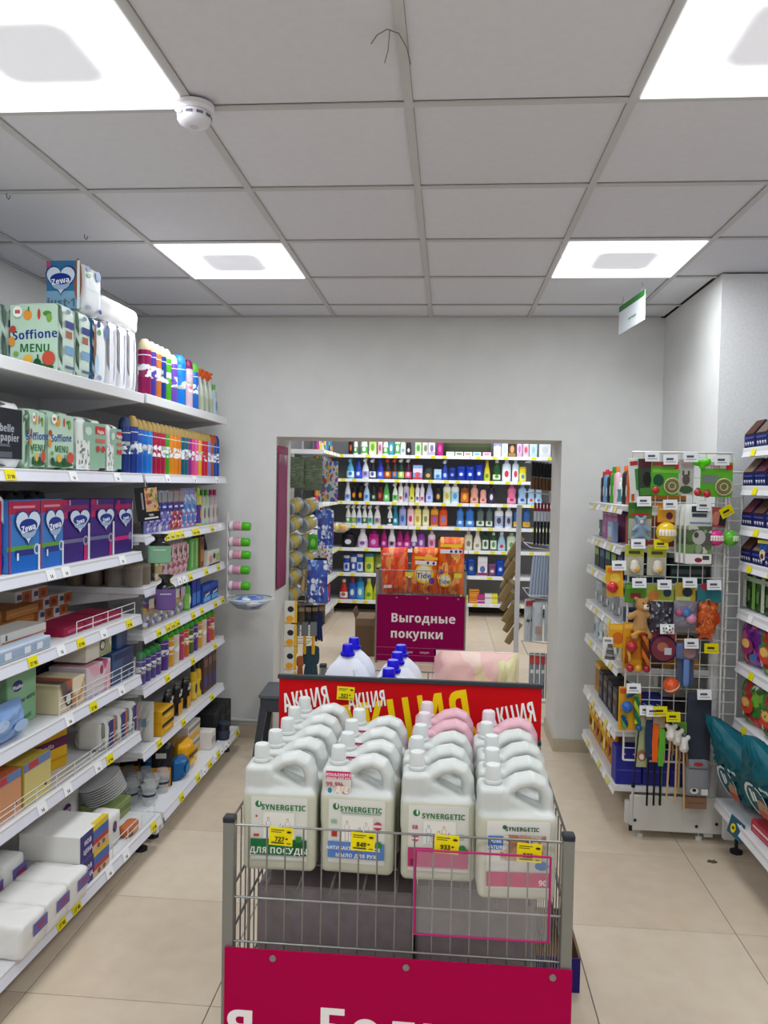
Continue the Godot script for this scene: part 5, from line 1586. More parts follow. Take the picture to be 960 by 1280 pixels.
	for k in 4:
		side.call(-4.29 + 0.12 * k, 0.50, carton("blk%d" % (k % 2), 0.10, 0.15, 0.10, ["24232c", "3a3434"][k % 2], [["r", 0.5, 0.75, 0.8, 0.2, ["4a4a62", "6a5a48"][k % 2]], ["r", 0.5, 0.3, 0.5, 0.3, "55586a"]]), "carton", ["black carton", "dark brown carton"][k % 2], "box", "on sixth shelf beside ochre carton", 0.09)
	for k in 6:
		side.call(-4.50 + 0.105 * k, 0.24, bag_proto("yelbag%d" % (k % 3), 0.10, 0.22, 0.06, ["e0b02c", "d89a24", "c8862c"][k % 3], [["o", 0.5, 0.4, 0.5, 0.3, ["8a5a28", "e8d8a0", "a03c28"][k % 3]], ["r", 0.5, 0.75, 0.7, 0.1, "f0d880"]], 60 + k), "treat_bag", ["yellow treat bag, brown oval", "amber treat bag, cream oval", "ochre treat bag, rust oval"][k % 3], "bag", "on bottom shelf behind toy grid", 0.06)
	for k in 3:
		put(carton("navybox", 0.12, 0.17, 0.10, "2a2c90", [["o", 0.3, 0.85, 0.12, 0.06, "d8a8b8"], ["o", 0.7, 0.85, 0.12, 0.06, "d8a8b8"], ["r", 0.5, 0.4, 0.9, 0.04, "4a4cb0"]]), "carton", "royal blue carton", "box", "on bottom shelf inside the toy grid", Vector3(0.875 + 0.126 * k, 0.2405, -3.80), 0.0, "the aisle")
	for e in [[0.95, 0.50, 0.16, "1c2c7c", "navy carton"], [1.12, 0.50, 0.14, "2a2024", "black-brown carton"], [0.93, 0.80, 0.14, "5a4420", "bronze carton"], [1.10, 0.80, 0.14, "c88a24", "amber carton"], [0.93, 1.00, 0.07, "30405a", "slate blue carton"], [1.12, 1.00, 0.07, "27506a", "steel blue carton"], [0.93, 1.20, 0.11, "24405c", "deep blue carton"], [1.12, 1.20, 0.11, "28484a", "dark teal carton"], [1.02, 1.56, 0.05, "c8742c", "orange carton"], [0.93, 1.37, 0.14, "a84a28", "rust carton"], [1.10, 1.37, 0.14, "8a3a2c", "brick red carton"]]:
		put(carton("seen" + e[3], 0.16, e[2], 0.10, e[3], [["r", 0.5, 0.5, 0.96, 0.2, "6a6a72"]]), "carton", e[4], "box", "seen through the toy grid", Vector3(e[0], e[1] + 0.0005, -3.80), 0.0, "the aisle")
	toys()


func hang(p: Node3D, called: String, desc: String, cat: String, x: float, yc: float, h: float, z := -3.635, turn := 0.0, roll := 0.0, tag := -1, tagdesc := ""):
	put(p, called, desc, cat, "", Vector3(x, yc - h / 2, z), turn, "", Vector3(0, 0, roll))
	if tag >= 0:
		# the hook that carries it ends in a price holder in front of the header
		put(stock["holder%d" % tag], "price_holder", ["white price holder", "yellow price holder"][tag] + " above " + tagdesc, "price tag", "", Vector3(x + 0.004, yc + h / 2 - 0.015, z + 0.055), 0.0, "", Vector3(-0.12, 0, 0.03))


func card(w: float, h: float, col: String, list: Array) -> Node3D:
	var o := hub("x")
	part(o, "card", box(w, h, 0.004, 0.001), mats[col] if mats.has(col) else M(col, 0.45))
	art(o, w, h, Transform3D(Basis(), Vector3(0, 0, 0.002)), list)
	return o


func coil(o: Node, r0: float, r1: float, turns: int, at: Vector3, cols: Array):
	for k in turns:
		var r := lerpf(r0, r1, float(k) / maxf(1, turns - 1))
		var prof := []
		var t := (r1 - r0) / turns * 0.5
		for j in 7:
			var a := TAU * j / 6
			prof.append([r + cos(a) * t, sin(a) * t])
		part(o, "coil", lathe(prof, 20), M(cols[k % cols.size()], 0.6), at, Vector3(PI / 2, 0, 0))


func ball(o: Node, called: String, r: float, col: String, at: Vector3):
	var prof := []
	for j in 13:
		var a := -PI / 2 + PI * j / 12
		prof.append([maxf(0.0, r * cos(a)), r * sin(a)])
	part(o, called, lathe(prof, 20), M(col, 0.35, 0.0, "gloss"), at)


func twist(a: Vector3, b: Vector3, r: float, off: float) -> Mesh:
	# one strand of a two-strand rope
	var pts := []
	var n := 28
	var y := (b - a).normalized()
	var s := y.cross(Vector3.BACK).normalized()
	var t := s.cross(y)
	for k in n + 1:
		var f := float(k) / n
		var an := off + f * a.distance_to(b) / (r * 7.0) * TAU
		pts.append(a.lerp(b, f) + (s * cos(an) + t * sin(an)) * r * 0.6)
	return wire(pts, r * 0.75, 6)


func toys():
	for k in 2:
		var h := keep("holder%d" % k, hub("x"))
		part(h, "holder", box(0.062, 0.044, 0.0015), M(["eceef2", "e6d800"][k], 0.35))
		art(h, 0.062, 0.044, Transform3D(Basis(), Vector3(0, 0, 0.0007)), [["r", 0.45, 0.55, 0.5, 0.22, ["55555e", "3a3608"][k]], ["r", 0.5, 0.25, 0.7, 0.06, "7a7a80"]])
		part(h, "arm", bar(Vector3(0, 0.044, 0.0), Vector3(0, 0.044, -0.055), 0.002), M("c8c8c8", 0.3, 0.5))
	var o: Node3D
	# top row
	o = card(0.055, 0.16, "dfe6dc", [["r", 0.5, 0.86, 0.7, 0.12, "c0303c"], ["r", 0.7, 0.4, 0.35, 0.6, "4a8a48"]])
	hang(o, "toy_card", "narrow white and green toy card at grid's top corner", "pet toy", 0.845, 1.695, 0.16, -3.64, 0.3, 0.12)
	o = card(0.075, 0.17, "3a4434", [["r", 0.5, 0.85, 0.9, 0.2, "5a2c34"], ["o", 0.5, 0.45, 0.5, 0.4, "18201c"], ["r", 0.5, 0.12, 0.9, 0.2, "4a8a3c"]])
	hang(o, "toy_card", "dark toy card with black oval in top row", "pet toy", 0.895, 1.69, 0.17, -3.638, 0.1, 0.05, 0, "dark oval card")
	o = card(0.135, 0.155, "58a82c", [["r", 0.5, 0.92, 0.9, 0.12, "a83c4c"], ["r", 0.88, 0.85, 0.2, 0.14, "c82c34"], ["o", 0.25, 0.45, 0.35, 0.35, "1c4a34"], ["r", 0.5, 0.72, 0.9, 0.1, "78c03c"]])
	coil(o, 0.006, 0.034, 4, Vector3(0.025, 0.045, 0.012), ["8a7a54", "c8bc94"])
	hang(o, "toy_card", "green toy card with coiled rope disc, dark patch", "pet toy", 0.975, 1.685, 0.155, -3.638, 0.0, 0.0, 0, "coiled disc card with dark patch")
	o = card(0.066, 0.16, "b4b4b0", [["o", 0.5, 0.42, 0.5, 0.3, "5a5048"], ["r", 0.3, 0.6, 0.14, 0.14, "5a5048"], ["r", 0.66, 0.6, 0.14, 0.14, "5a5048"], ["o", 0.5, 0.14, 0.9, 0.22, "3c5a38"], ["r", 0.5, 0.88, 0.8, 0.1, "c8a4a0"]])
	hang(o, "toy_card", "grey card picturing a cat in top row", "pet toy", 1.062, 1.695, 0.16, -3.636, 0.0, 0.0, 0, "grey cat card")
	o = card(0.14, 0.155, "62b42e", [["r", 0.45, 0.9, 0.7, 0.16, "d8d4cc"], ["t", 0.45, 0.87, 0.08, "b03440", "TOYS"], ["r", 0.88, 0.86, 0.2, 0.16, "c82c34"], ["r", 0.3, 0.5, 0.5, 0.25, "7a8a80"]])
	coil(o, 0.006, 0.036, 4, Vector3(0.03, 0.045, 0.012), ["8a7a54", "c8bc94"])
	hang(o, "toy_card", "green toy card with coiled rope disc, white header", "pet toy", 1.195, 1.685, 0.155, -3.636, 0.0, 0.0, 0, "coiled disc card with white header")
	o = hub("x")
	part(o, "leaf_bow", blob("bow", [[Vector3(-0.022, 0.02, 0), Vector3(-0.008, 0.022, 0), 0.016, 0.01], [Vector3(0.022, 0.024, 0), Vector3(0.006, 0.022, 0), 0.017, 0.01], [Vector3(0, 0.0, 0), Vector3(0.01, 0.02, 0), 0.012, 0.008]], 0.004), M("58c81c", 0.6))
	hang(o, "toy_bow", "lime green bow toy above grey cat card's neighbour", "pet toy", 1.125, 1.76, 0.04, -3.62)
	for e in [[0.922, 1.632, "single red berry toy under dark oval card"], [1.105, 1.625, "red berry toy on the aisle side of the pair"], [1.145, 1.62, "red berry toy on the pet shelf side of the pair"]]:
		o = hub("x")
		ball(o, "berry", 0.017, "b8242c", Vector3(0, 0.017, 0))
		part(o, "leaf", lathe([[0, 0], [0.012, 0.002], [0.003, 0.008], [0, 0.008]], 6), M("3a7a2c", 0.6), Vector3(0, 0.032, 0))
		hang(o, "berry_toy", e[2], "pet toy", e[0], e[1], 0.034, -3.60)
		o.free()
	# second row
	o = card(0.105, 0.17, "4a7c2c", [["r", 0.5, 0.90, 1.0, 0.14, "38682a"], ["r", 0.5, 0.68, 0.8, 0.08, "b8342c"], ["r", 0.5, 0.3, 0.96, 0.55, "aeb0a4"]])
	part(o, "mouse", blob("mouse", [[Vector3(0, 0.03, 0.02), Vector3(0, 0.055, 0.02), 0.024, 0.02], [Vector3(0, 0.085, 0.024), Vector3(0, 0.088, 0.026), 0.017, 0.015], [Vector3(-0.018, 0.103, 0.02), Vector3(-0.018, 0.105, 0.02), 0.009, 0.008], [Vector3(0.018, 0.103, 0.02), Vector3(0.018, 0.105, 0.02), 0.009, 0.008], [Vector3(-0.02, 0.018, 0.03), Vector3(-0.035, 0.008, 0.034), 0.01, 0.01], [Vector3(0.02, 0.018, 0.03), Vector3(0.035, 0.008, 0.034), 0.01, 0.01], [Vector3(-0.02, 0.06, 0.03), Vector3(-0.036, 0.045, 0.036), 0.008, 0.008], [Vector3(0.02, 0.06, 0.03), Vector3(0.036, 0.045, 0.036), 0.008, 0.008]], 0.004), M("7d93a8", 0.95, 0.0, "cloth"))
	part(o, "face_patch", blob("mface", [[Vector3(0, 0.083, 0.038), Vector3(0, 0.085, 0.038), 0.009, 0.008]], 0.003), M("c9c4bc", 0.9))
	hang(o, "plush_mouse", "green card with grey-blue plush mouse", "pet toy", 0.865, 1.49, 0.17, -3.636, 0.0, 0.0, 0, "plush mouse card")
	o = card(0.075, 0.075, "d89a2c", [["o", 0.7, 0.4, 0.4, 0.45, "5c2440"], ["r", 0.4, 0.8, 0.6, 0.12, "e8c878"]])
	hang(o, "toy_card", "small orange header card over the yellow ball", "pet toy", 0.98, 1.525, 0.075, -3.638, 0.0, 0.0, 0, "orange header card")
	for e in [["yellow", "e0b818", 0.972, 1.445, 0.046, "yellow ball with toothy grin hanging mid grid", -0.1], ["pink", "e0308c", 1.188, 1.425, 0.037, "pink ball with toothy grin near grid's edge", 0.0], ["green", "58b428", 1.252, 1.425, 0.036, "green ball with toothy grin at grid's edge", 0.9]]:
		o = hub("x")
		ball(o, "ball", e[4], e[1], Vector3(0, e[4], 0))
		var grin := hub("x")
		for k in 6:
			for j in 2:
				var a := -0.75 + 0.3 * k
				var b := 0.16 if j == 0 else -0.16
				var n := Vector3(sin(a) * cos(b), sin(b), cos(a) * cos(b))
				part(o, "tooth", box(e[4] * 0.24, e[4] * 0.30, 0.003, 0.001), M("f2efe8", 0.35), n * (e[4] + 0.0005) + Vector3(0, e[4] - e[4] * 0.15, 0), Vector3(-b, a, 0))
		grin.free()
		hang(o, "grin_ball", e[5], "ball", e[2], e[3], e[4] * 2.0, -3.635 + e[4] - 0.035 + 0.03, e[6])
		o.free()
	o = card(0.07, 0.09, "a8504c", [["o", 0.35, 0.45, 0.5, 0.7, "d88478"], ["r", 0.75, 0.4, 0.4, 0.6, "2c2830"]])
	hang(o, "toy_card", "red and black card above pink grin ball", "pet toy", 1.205, 1.515, 0.09, -3.636, 0.0, -0.1)
	put(stock["holder1"], "price_holder", "tilted yellow price holder above the grin balls", "price tag", "", Vector3(1.235, 1.525, -3.58), 0.2, "", Vector3(0, 0, 0.5))
	splat("dogphoto", "6a8a4c", ["4a6a38", "8a9a78", "3c5030", "c8c4bc", "55504c"], 30, 4, 16, 64, 64)
	for k in 3:
		o = hub("x")
		part(o, "pack", soft(0.115, 0.265, 0.022, 0.008, 0.003, 0.001, 0, 6, 8), M("d6d9d4", 0.35))
		art(o, 0.115, 0.265, Transform3D(Basis(), Vector3(0, 0, 0.0148)), [["r", 0.5, 0.93, 0.6, 0.1, "2c3434"], ["r", 0.5, 0.83, 0.55, 0.06, "39424a"], ["x", 0.5, 0.42, 0.98, 0.46, "dogphoto"], ["r", 0.55, 0.70, 0.8, 0.03, "7d86a8"], ["o", 0.5, 0.46, 0.5, 0.24, "b5b3ae"], ["o", 0.4, 0.5, 0.18, 0.1, "4b4743"], ["r", 0.5, 0.10, 0.98, 0.16, "ebe9e8"], ["o", 0.5, 0.08, 0.28, 0.08, "8c2444"], ["r", 0.78, 0.12, 0.25, 0.07, "48484c"]])
		put(o, "wipes_pack", "white and green pet wipes pack picturing a dog", "pack", "on toy grid", Vector3(1.085 + 0.012 * k, 1.305, -3.655 + 0.03 * k), 0.0, "the grid")
		o.free()
	put(stock["holder0"], "price_holder", "white price holder above the dog wipes packs", "price tag", "", Vector3(1.12, 1.545, -3.56), 0.0, "", Vector3(0, 0, 0.0))
	# third row
	for e in [[0.845, "pale chick egg toy card under plush mouse", 0, "chick egg card by the aisle"], [0.945, "pale chick egg toy card under yellow ball", 1, "chick egg card under yellow ball"]]:
		o = card(0.085, 0.14, "b9b6a4", [["r", 0.5, 0.78, 0.96, 0.34, "b8b83c"], ["r", 0.5, 0.74, 0.6, 0.1, "4a5a24"]])
		part(o, "egg", blob("egg", [[Vector3(0, 0.035, 0.02), Vector3(0, 0.055, 0.02), 0.023, 0.019]], 0.004), M("dcd6c6", 0.5))
		part(o, "beak", blob("beak", [[Vector3(0.006, 0.03, 0.04), Vector3(0.008, 0.032, 0.042), 0.012, 0.010]], 0.003), M("d8a848", 0.5))
		hang(o, "egg_toy", e[1], "pet toy", e[0], 1.315, 0.14, -3.636, 0.0, 0.0, e[2], e[3])
		o.free()
	o = card(0.075, 0.14, "e0a818", [["r", 0.5, 0.85, 0.8, 0.15, "e07a1c"], ["o", 0.55, 0.6, 0.6, 0.3, "e8c84c"]])
	ball(o, "ball", 0.026, "c02430", Vector3(-0.008, 0.045, 0.026))
	hang(o, "toy_card", "yellow card with red ball hanging toward the aisle", "pet toy", 0.765, 1.215, 0.14, -3.64, -0.3, 0.05, 0, "yellow red-ball card")
	# fourth row
	for e in [[0.855, 1.165, 0.095, 0.09, "4a8a24", [["r", 0.5, 0.35, 0.5, 0.3, "8a2c2c"], ["r", 0.5, 0.8, 0.9, 0.2, "6aa83c"]], "green card with red print above plush lion", 0, "red-print green card"],
		[0.965, 1.16, 0.12, 0.09, "9aa838", [["o", 0.25, 0.4, 0.4, 0.6, "c87a3c"], ["o", 0.75, 0.6, 0.3, 0.4, "28405c"], ["r", 0.6, 0.12, 0.7, 0.2, "c8d4a0"]], "olive card with orange and navy ovals", 0, "olive card"],
		[1.075, 1.175, 0.09, 0.085, "b8a038", [["o", 0.6, 0.5, 0.5, 0.5, "2c3444"], ["r", 0.4, 0.15, 0.7, 0.2, "b8c890"]], "mustard card with dark oval", 0, "mustard card"],
		[1.18, 1.17, 0.105, 0.08, "2c7884", [["o", 0.3, 0.9, 0.4, 0.4, "a83444"]], "teal card above orange fish", 0, "teal card"]]:
		o = card(e[2], e[3], e[4], e[5])
		hang(o, "toy_card", e[6], "pet toy", e[0], e[1], e[3], -3.636, 0.0, 0.0, e[7], e[8])
		o.free()
	o = hub("x")
	var L := "liond"
	part(o, "body", blob(L, [[Vector3(0, 0.03, 0.03), Vector3(0, 0.08, 0.03), 0.032, 0.026], [Vector3(0.004, 0.13, 0.036), Vector3(0.004, 0.132, 0.036), 0.030, 0.028], [Vector3(-0.022, 0.157, 0.03), Vector3(-0.023, 0.158, 0.03), 0.010, 0.010], [Vector3(0.03, 0.157, 0.03), Vector3(0.031, 0.158, 0.03), 0.010, 0.010], [Vector3(-0.025, 0.09, 0.035), Vector3(-0.055, 0.075, 0.04), 0.014, 0.013], [Vector3(0.028, 0.09, 0.035), Vector3(0.058, 0.07, 0.04), 0.014, 0.013], [Vector3(-0.015, 0.02, 0.035), Vector3(-0.032, -0.012, 0.045), 0.016, 0.015], [Vector3(0.018, 0.02, 0.035), Vector3(0.036, -0.010, 0.045), 0.016, 0.015]], 0.005), M("b98d58", 0.95, 0.0, "cloth"))
	part(o, "muzzle", blob("lmuz", [[Vector3(0.010, 0.124, 0.062), Vector3(0.012, 0.124, 0.063), 0.013, 0.012]], 0.003), M("e8e0d0", 0.9))
	part(o, "nose", blob("lnose", [[Vector3(0.012, 0.130, 0.074), Vector3(0.013, 0.130, 0.074), 0.005, 0.005]], 0.002), M("4a2c1c", 0.5))
	for s in [-1, 1]:
		part(o, "eye", blob("leye%d" % s, [[Vector3(0.008 + s * 0.011, 0.140, 0.060), Vector3(0.008 + s * 0.011, 0.141, 0.060), 0.004, 0.004]], 0.002), M("201812", 0.3))
	hang(o, "plush_lion", "tan plush lion hanging on the toy grid", "plush toy", 0.872, 1.068, 0.17, -3.655, 0.2, 0.0)
	splat("glitter", "2c2a34", ["8a8c98", "14131a", "c8ccd8", "4a4658"], 70, 1, 4, 64, 64)
	o = bag_proto("glitbag", 0.12, 0.14, 0.05, "glitter", [], 71)
	hang(o, "toy_bag", "dark glittery toy bag beside plush lion", "pet toy", 0.965, 1.06, 0.14, -3.63)
	o = hub("x")
	ball(o, "ball", 0.020, "eceae6", Vector3(0, 0.02, 0))
	for k in 6:
		var a := TAU * k / 5
		var n := Vector3(sin(a) * 0.6, cos(a) * 0.6, 0.53) if k < 5 else Vector3(0, 0, 1)
		part(o, "dot", lathe([[0, 0], [0.0045, 0], [0, 0.001]], 8), M("1c1c20", 0.4), Vector3(0, 0.02, 0) + n.normalized() * 0.0198, Vector3(PI / 2 - n.normalized().y, n.normalized().x, 0))
	hang(o, "dotted_ball", "white ball with black dots before glittery bag", "ball", 0.99, 1.015, 0.04, -3.575)
	o = hub("x")
	part(o, "bag", pillow(0.11, 0.12, 0.05, 72, 0.008), M("8a8694", 0.25))
	ball(o, "ball", 0.022, "4a78b4", Vector3(0.0, 0.07, 0.028))
	ball(o, "ball", 0.024, "d890b0", Vector3(0.02, 0.045, 0.03))
	ball(o, "ball", 0.018, "b05a80", Vector3(-0.03, 0.07, 0.022))
	hang(o, "toy_bag", "grey film bag of pink and blue balls", "pet toy", 1.075, 1.075, 0.12, -3.635)
	o = hub("x")
	splat("fishskin", "c8541c", ["e0782c", "a83c14", "d8903c", "7a3014"], 60, 2, 6, 64, 96)
	part(o, "body", pillow(0.085, 0.145, 0.04, 73, 0.003), mats["fishskin"], Vector3(0, 0.025, 0))
	part(o, "tail_fin", slab(PackedVector2Array([Vector2(-0.012, 0.032), Vector2(0.012, 0.032), Vector2(0.036, -0.006), Vector2(0.0, 0.010), Vector2(-0.036, -0.006)]), 0.008), M("c44c1c", 0.7))
	part(o, "fin", slab(PackedVector2Array([Vector2(0.036, 0.06), Vector2(0.058, 0.085), Vector2(0.052, 0.125), Vector2(0.036, 0.12)]), 0.008), M("b03c18", 0.7))
	part(o, "mouth_loop", lathe([[0.008, 0.0], [0.012, 0.004], [0.008, 0.008]], 10), M("d87a3c", 0.6), Vector3(-0.004, 0.172, 0), Vector3(PI / 2, 0, 0))
	hang(o, "fish_toy", "orange fish toy hanging tail down", "pet toy", 1.165, 1.05, 0.17, -3.63, 0.0, -0.08)
	# fifth row
	o = card(0.085, 0.11, "e0a018", [["r", 0.5, 0.85, 0.9, 0.2, "e8b838"], ["o", 0.5, 0.4, 0.6, 0.5, "c86a18"]])
	hang(o, "toy_card", "amber card hanging beside the tan lion's feet", "pet toy", 0.785, 0.965, 0.11, -3.645, -0.2)
	o = card(0.045, 0.10, "e6e6e4", [["r", 0.5, 0.85, 0.7, 0.1, "8a9098"]])
	for k in 5:
		part(o, "cone_ring", lathe([[0, 0], [0.024 - 0.003 * k, 0.002], [0.022 - 0.003 * k, 0.013], [0, 0.014]], 12), M(["5c5a58", "8a8682"][k % 2], 0.8), Vector3(0.01, 0.005 + 0.014 * k, 0.026))
	hang(o, "cone_toy", "white card with grey cone toy toward the aisle", "pet toy", 0.742, 0.905, 0.10, -3.65, -0.2)
	o = card(0.115, 0.21, "d89a1c", [["r", 0.5, 0.92, 0.9, 0.1, "e8b848"], ["r", 0.5, 0.45, 0.8, 0.5, "c87a18"]])
	ball(o, "ball", 0.026, "b0222c", Vector3(-0.025, 0.105, 0.028))
	for k in 2:
		part(o, "rope_strand", twist(Vector3(0.03, 0.165, 0.024), Vector3(0.042, 0.02, 0.03), 0.013, PI * k), M(["d8782c", "6a3020"][k], 0.9))
		part(o, "rope_strand", twist(Vector3(-0.025, 0.165, 0.024), Vector3(0.03, 0.170, 0.03), 0.011, PI * k), M(["e0a848", "a03c24"][k], 0.9))
		part(o, "rope_strand", twist(Vector3(-0.03, 0.085, 0.024), Vector3(-0.045, 0.03, 0.03), 0.011, PI * k), M(["e0a848", "8a3424"][k], 0.9))
	for k in 3:
		ball(o, "rope_knot", 0.018, ["b82430", "d89a2c", "a02028"][k], Vector3(-0.03 + 0.036 * k, 0.008, 0.03))
	hang(o, "rope_toy", "yellow card with red ball and orange twisted rope", "pet toy", 0.862, 0.925, 0.21, -3.63, 0.0, 0.0)
	o = hub("x")
	part(o, "disc", lathe([[0, 0], [0.055, 0], [0.060, 0.008], [0.055, 0.018], [0.03, 0.022], [0, 0.022]], 22), M("7a3444", 0.4), Vector3(0, 0.06, 0), Vector3(PI / 2, 0, 0))
	part(o, "header", box(0.11, 0.05, 0.004), M("a03c34", 0.45), Vector3(0, 0.10, 0))
	part(o, "rim_band", lathe([[0.060, 0.004], [0.064, 0.010], [0.060, 0.016]], 22), M("4a3c78", 0.4), Vector3(0, 0.06, 0), Vector3(PI / 2, 0, 0))
	art(o, 0.12, 0.12, Transform3D(Basis(), Vector3(0, 0, 0.0225)), [["o", 0.45, 0.58, 0.4, 0.35, "b06a54"], ["r", 0.65, 0.42, 0.26, 0.26, "c8c8d0"]])
	hang(o, "disc_toy", "round wine-red flying disc toy in packaging", "pet toy", 0.985, 0.93, 0.15, -3.645, 0.0, 0.0, 0, "wine-red disc toy")
	o = hub("x")
	part(o, "head", soft(0.095, 0.075, 0.025, 0.011, 0.003, 0.0, 0, 7, 5), M("5c6c98", 0.35), Vector3(0, 0.125, 0))
	part(o, "pad", lathe([[0, 0], [0.028, 0], [0.030, 0.004], [0.026, 0.010], [0, 0.011]], 18), M("a07c78", 0.7), Vector3(0.008, 0.16, 0.012), Vector3(PI / 2, 0, 0))
	part(o, "handle", soft(0.028, 0.135, 0.018, 0.008, 0.0, 0.0, 0, 6, 5), M("6c8cc8", 0.3), Vector3(0.0, 0, 0))
	part(o, "backing_card", box(0.075, 0.20, 0.003), M("4c5672", 0.45), Vector3(0, 0.0, -0.016))
	hang(o, "grooming_brush", "blue grooming brush with long handle", "brush", 1.09, 0.845, 0.20, -3.635, 0.0, 0.0, 0, "blue grooming brush")
	put(stock["holder1"], "price_holder", "lone yellow price holder under the orange fish", "price tag", "", Vector3(1.19, 0.905, -3.61), 0.0, "", Vector3(-0.1, 0, 0))
	o = hub("x")
	ball(o, "ball", 0.037, "e0581c", Vector3(0, 0.037, 0))
	part(o, "stripe", lathe([[0.0374, -0.004], [0.0378, 0.0], [0.0374, 0.004]], 22), M("f0e8dc", 0.4), Vector3(0, 0.037, 0), Vector3(0.4, 0, 0.5))
	hang(o, "orange_ball", "orange ball with white stripe below the wine-red disc", "ball", 1.018, 0.755, 0.074, -3.605)
	# lower row
	o = card(0.10, 0.20, "e0a41c", [["r", 0.5, 0.9, 0.9, 0.12, "d8562c"]])
	ball(o, "ball", 0.026, "2460b4", Vector3(-0.018, 0.115, 0.028))
	for k in 2:
		part(o, "rope_strand", twist(Vector3(0.025, 0.17, 0.024), Vector3(0.03, 0.04, 0.03), 0.012, PI * k), M(["1c7a60", "b8c83c"][k], 0.9))
		part(o, "rope_strand", twist(Vector3(-0.02, 0.168, 0.024), Vector3(0.022, 0.178, 0.03), 0.011, PI * k), M(["1c5a84", "9ab83c"][k], 0.9))
		part(o, "rope_strand", twist(Vector3(-0.03, 0.075, 0.024), Vector3(-0.022, 0.02, 0.03), 0.011, PI * k), M(["20508c", "5a9a54"][k], 0.9))
	ball(o, "rope_knot", 0.016, "1c5a90", Vector3(0.036, 0.022, 0.03))
	hang(o, "rope_toy", "yellow card with blue ball and green twisted rope", "pet toy", 0.843, 0.635, 0.20, -3.63, 0.0, 0.0, 0, "green rope toy")
	o = card(0.055, 0.27, "a8b488", [["o", 0.5, 0.2, 0.7, 0.2, "a86a4c"], ["o", 0.5, 0.18, 0.4, 0.1, "e8e0d0"], ["r", 0.5, 0.8, 0.8, 0.2, "c8ccb0"]])
	hang(o, "toy_card", "tall pale green card picturing a dog", "pet toy", 0.905, 0.50, 0.27, -3.64, 0.0, 0.0, 0, "pale green dog card")
	o = hub("x")
	part(o, "rod", bar(Vector3(0, 0.22, 0), Vector3(0.02, 0.50, 0), 0.0035), M("1c1c20", 0.4))
	part(o, "grip", bar(Vector3(-0.006, 0.03, 0), Vector3(0, 0.21, 0), 0.006), M("c8ccd0", 0.3, 0.5))
	part(o, "ferrule", lathe([[0, 0], [0.009, 0], [0.009, 0.02], [0, 0.02]], 10), M("18181c", 0.4), Vector3(0, 0.205, 0))
	part(o, "tip", lathe([[0, 0], [0.008, 0], [0.008, 0.025], [0, 0.025]], 10), M("18181c", 0.4), Vector3(-0.007, 0.006, 0))
	hang(o, "teaser_wand", "long thin black wand with silver grip reaching lowest", "cat wand", 0.862, 0.33, 0.50, -3.60)
	for e in [[0.928, "22385c", "navy blade cat wand with black stick", 0.22], [0.958, "e8641c", "bright orange blade cat wand with black stick", 0.20], [0.985, "5cb030", "lime green blade cat wand with black stick", 0.18]]:
		o = hub("x")
		part(o, "blade", slab(PackedVector2Array([Vector2(-0.012, 0), Vector2(0.010, 0), Vector2(0.016, 0.10), Vector2(0.012, 0.17), Vector2(-0.012, 0.175), Vector2(-0.016, 0.10)]), 0.006), M(e[1], 0.5), Vector3(0, e[3], 0))
		part(o, "stick", bar(Vector3(0, 0, 0), Vector3(0, e[3], 0), 0.005), M("17171b", 0.5))
		part(o, "header", box(0.026, 0.05, 0.003), M("b09a7c", 0.5), Vector3(0, e[3] + 0.175, 0))
		hang(o, "teaser_wand", e[2], "cat wand", e[0], 0.42 - 0.012 * (e[3] - 0.2) * 10, 0.44, -3.615, 0.0, 0.0, 0 if e[0] < 0.95 else 1 if e[0] < 0.97 else -1, "orange wand" if e[0] > 0.95 else "navy wand")
		o.free()
	for e in [[1.012, 0.0, "e6e2da", "white plush mouse head wand nearest lime wand"], [1.050, -0.02, "d8d4cc", "white plush mouse head wand in middle of trio"], [1.090, -0.05, "e8e6e2", "white plush mouse head wand nearest the dark pad"]]:
		o = hub("x")
		part(o, "stick", bar(Vector3(0, 0, 0), Vector3(0, 0.27, 0), 0.005), M("c8a878", 0.6))
		part(o, "plush_head", blob("wandhead", [[Vector3(0, 0.285, 0.006), Vector3(0, 0.315, 0.006), 0.021, 0.017], [Vector3(-0.018, 0.332, 0.006), Vector3(-0.019, 0.334, 0.006), 0.010, 0.010], [Vector3(0.018, 0.332, 0.006), Vector3(0.019, 0.334, 0.006), 0.010, 0.010], [Vector3(0, 0.29, 0.025), Vector3(0, 0.288, 0.03), 0.008, 0.006]], 0.004), M(e[2], 0.95, 0.0, "cloth"))
		part(o, "tail", bar(Vector3(0.01, 0.28, -0.004), Vector3(0.018, 0.20, -0.006), 0.006), M("8a6a4a", 0.9))
		part(o, "header", box(0.03, 0.05, 0.003), M("5c8a3c", 0.5), Vector3(0, 0.35, -0.01))
		hang(o, "plush_wand", e[3], "cat wand", e[0], 0.43 + e[1], 0.38, -3.605, 0.1 * e[1] * 30, 0.04 * (e[0] - 1.05) * 20, 1 if e[0] < 1.04 else -1, "middle plush wand")
		o.free()
	for k in 2:
		o = hub("x")
		part(o, "stick", bar(Vector3(0, 0, 0), Vector3(0, 0.28, 0), 0.005), M(["58a028", "b89a6c"][k], 0.6))
		part(o, "card", box(0.026, 0.09, 0.003), M(["c08a9c", "a8786a"][k], 0.5), Vector3(0, 0.20, 0.004))
		hang(o, "teaser_wand", ["thin green stick with small pink card", "thin wooden stick with small rust card"][k], "cat wand", [0.992, 1.070][k], [0.335, 0.40][k], 0.28, -3.63)
		o.free()
	o = hub("x")
	part(o, "pad", box(0.105, 0.31, 0.012, 0.003), grainy("felt", "#2c3040", "#383c4c", 0.2, 0.95, Vector3(5, 5, 5), 0.1))
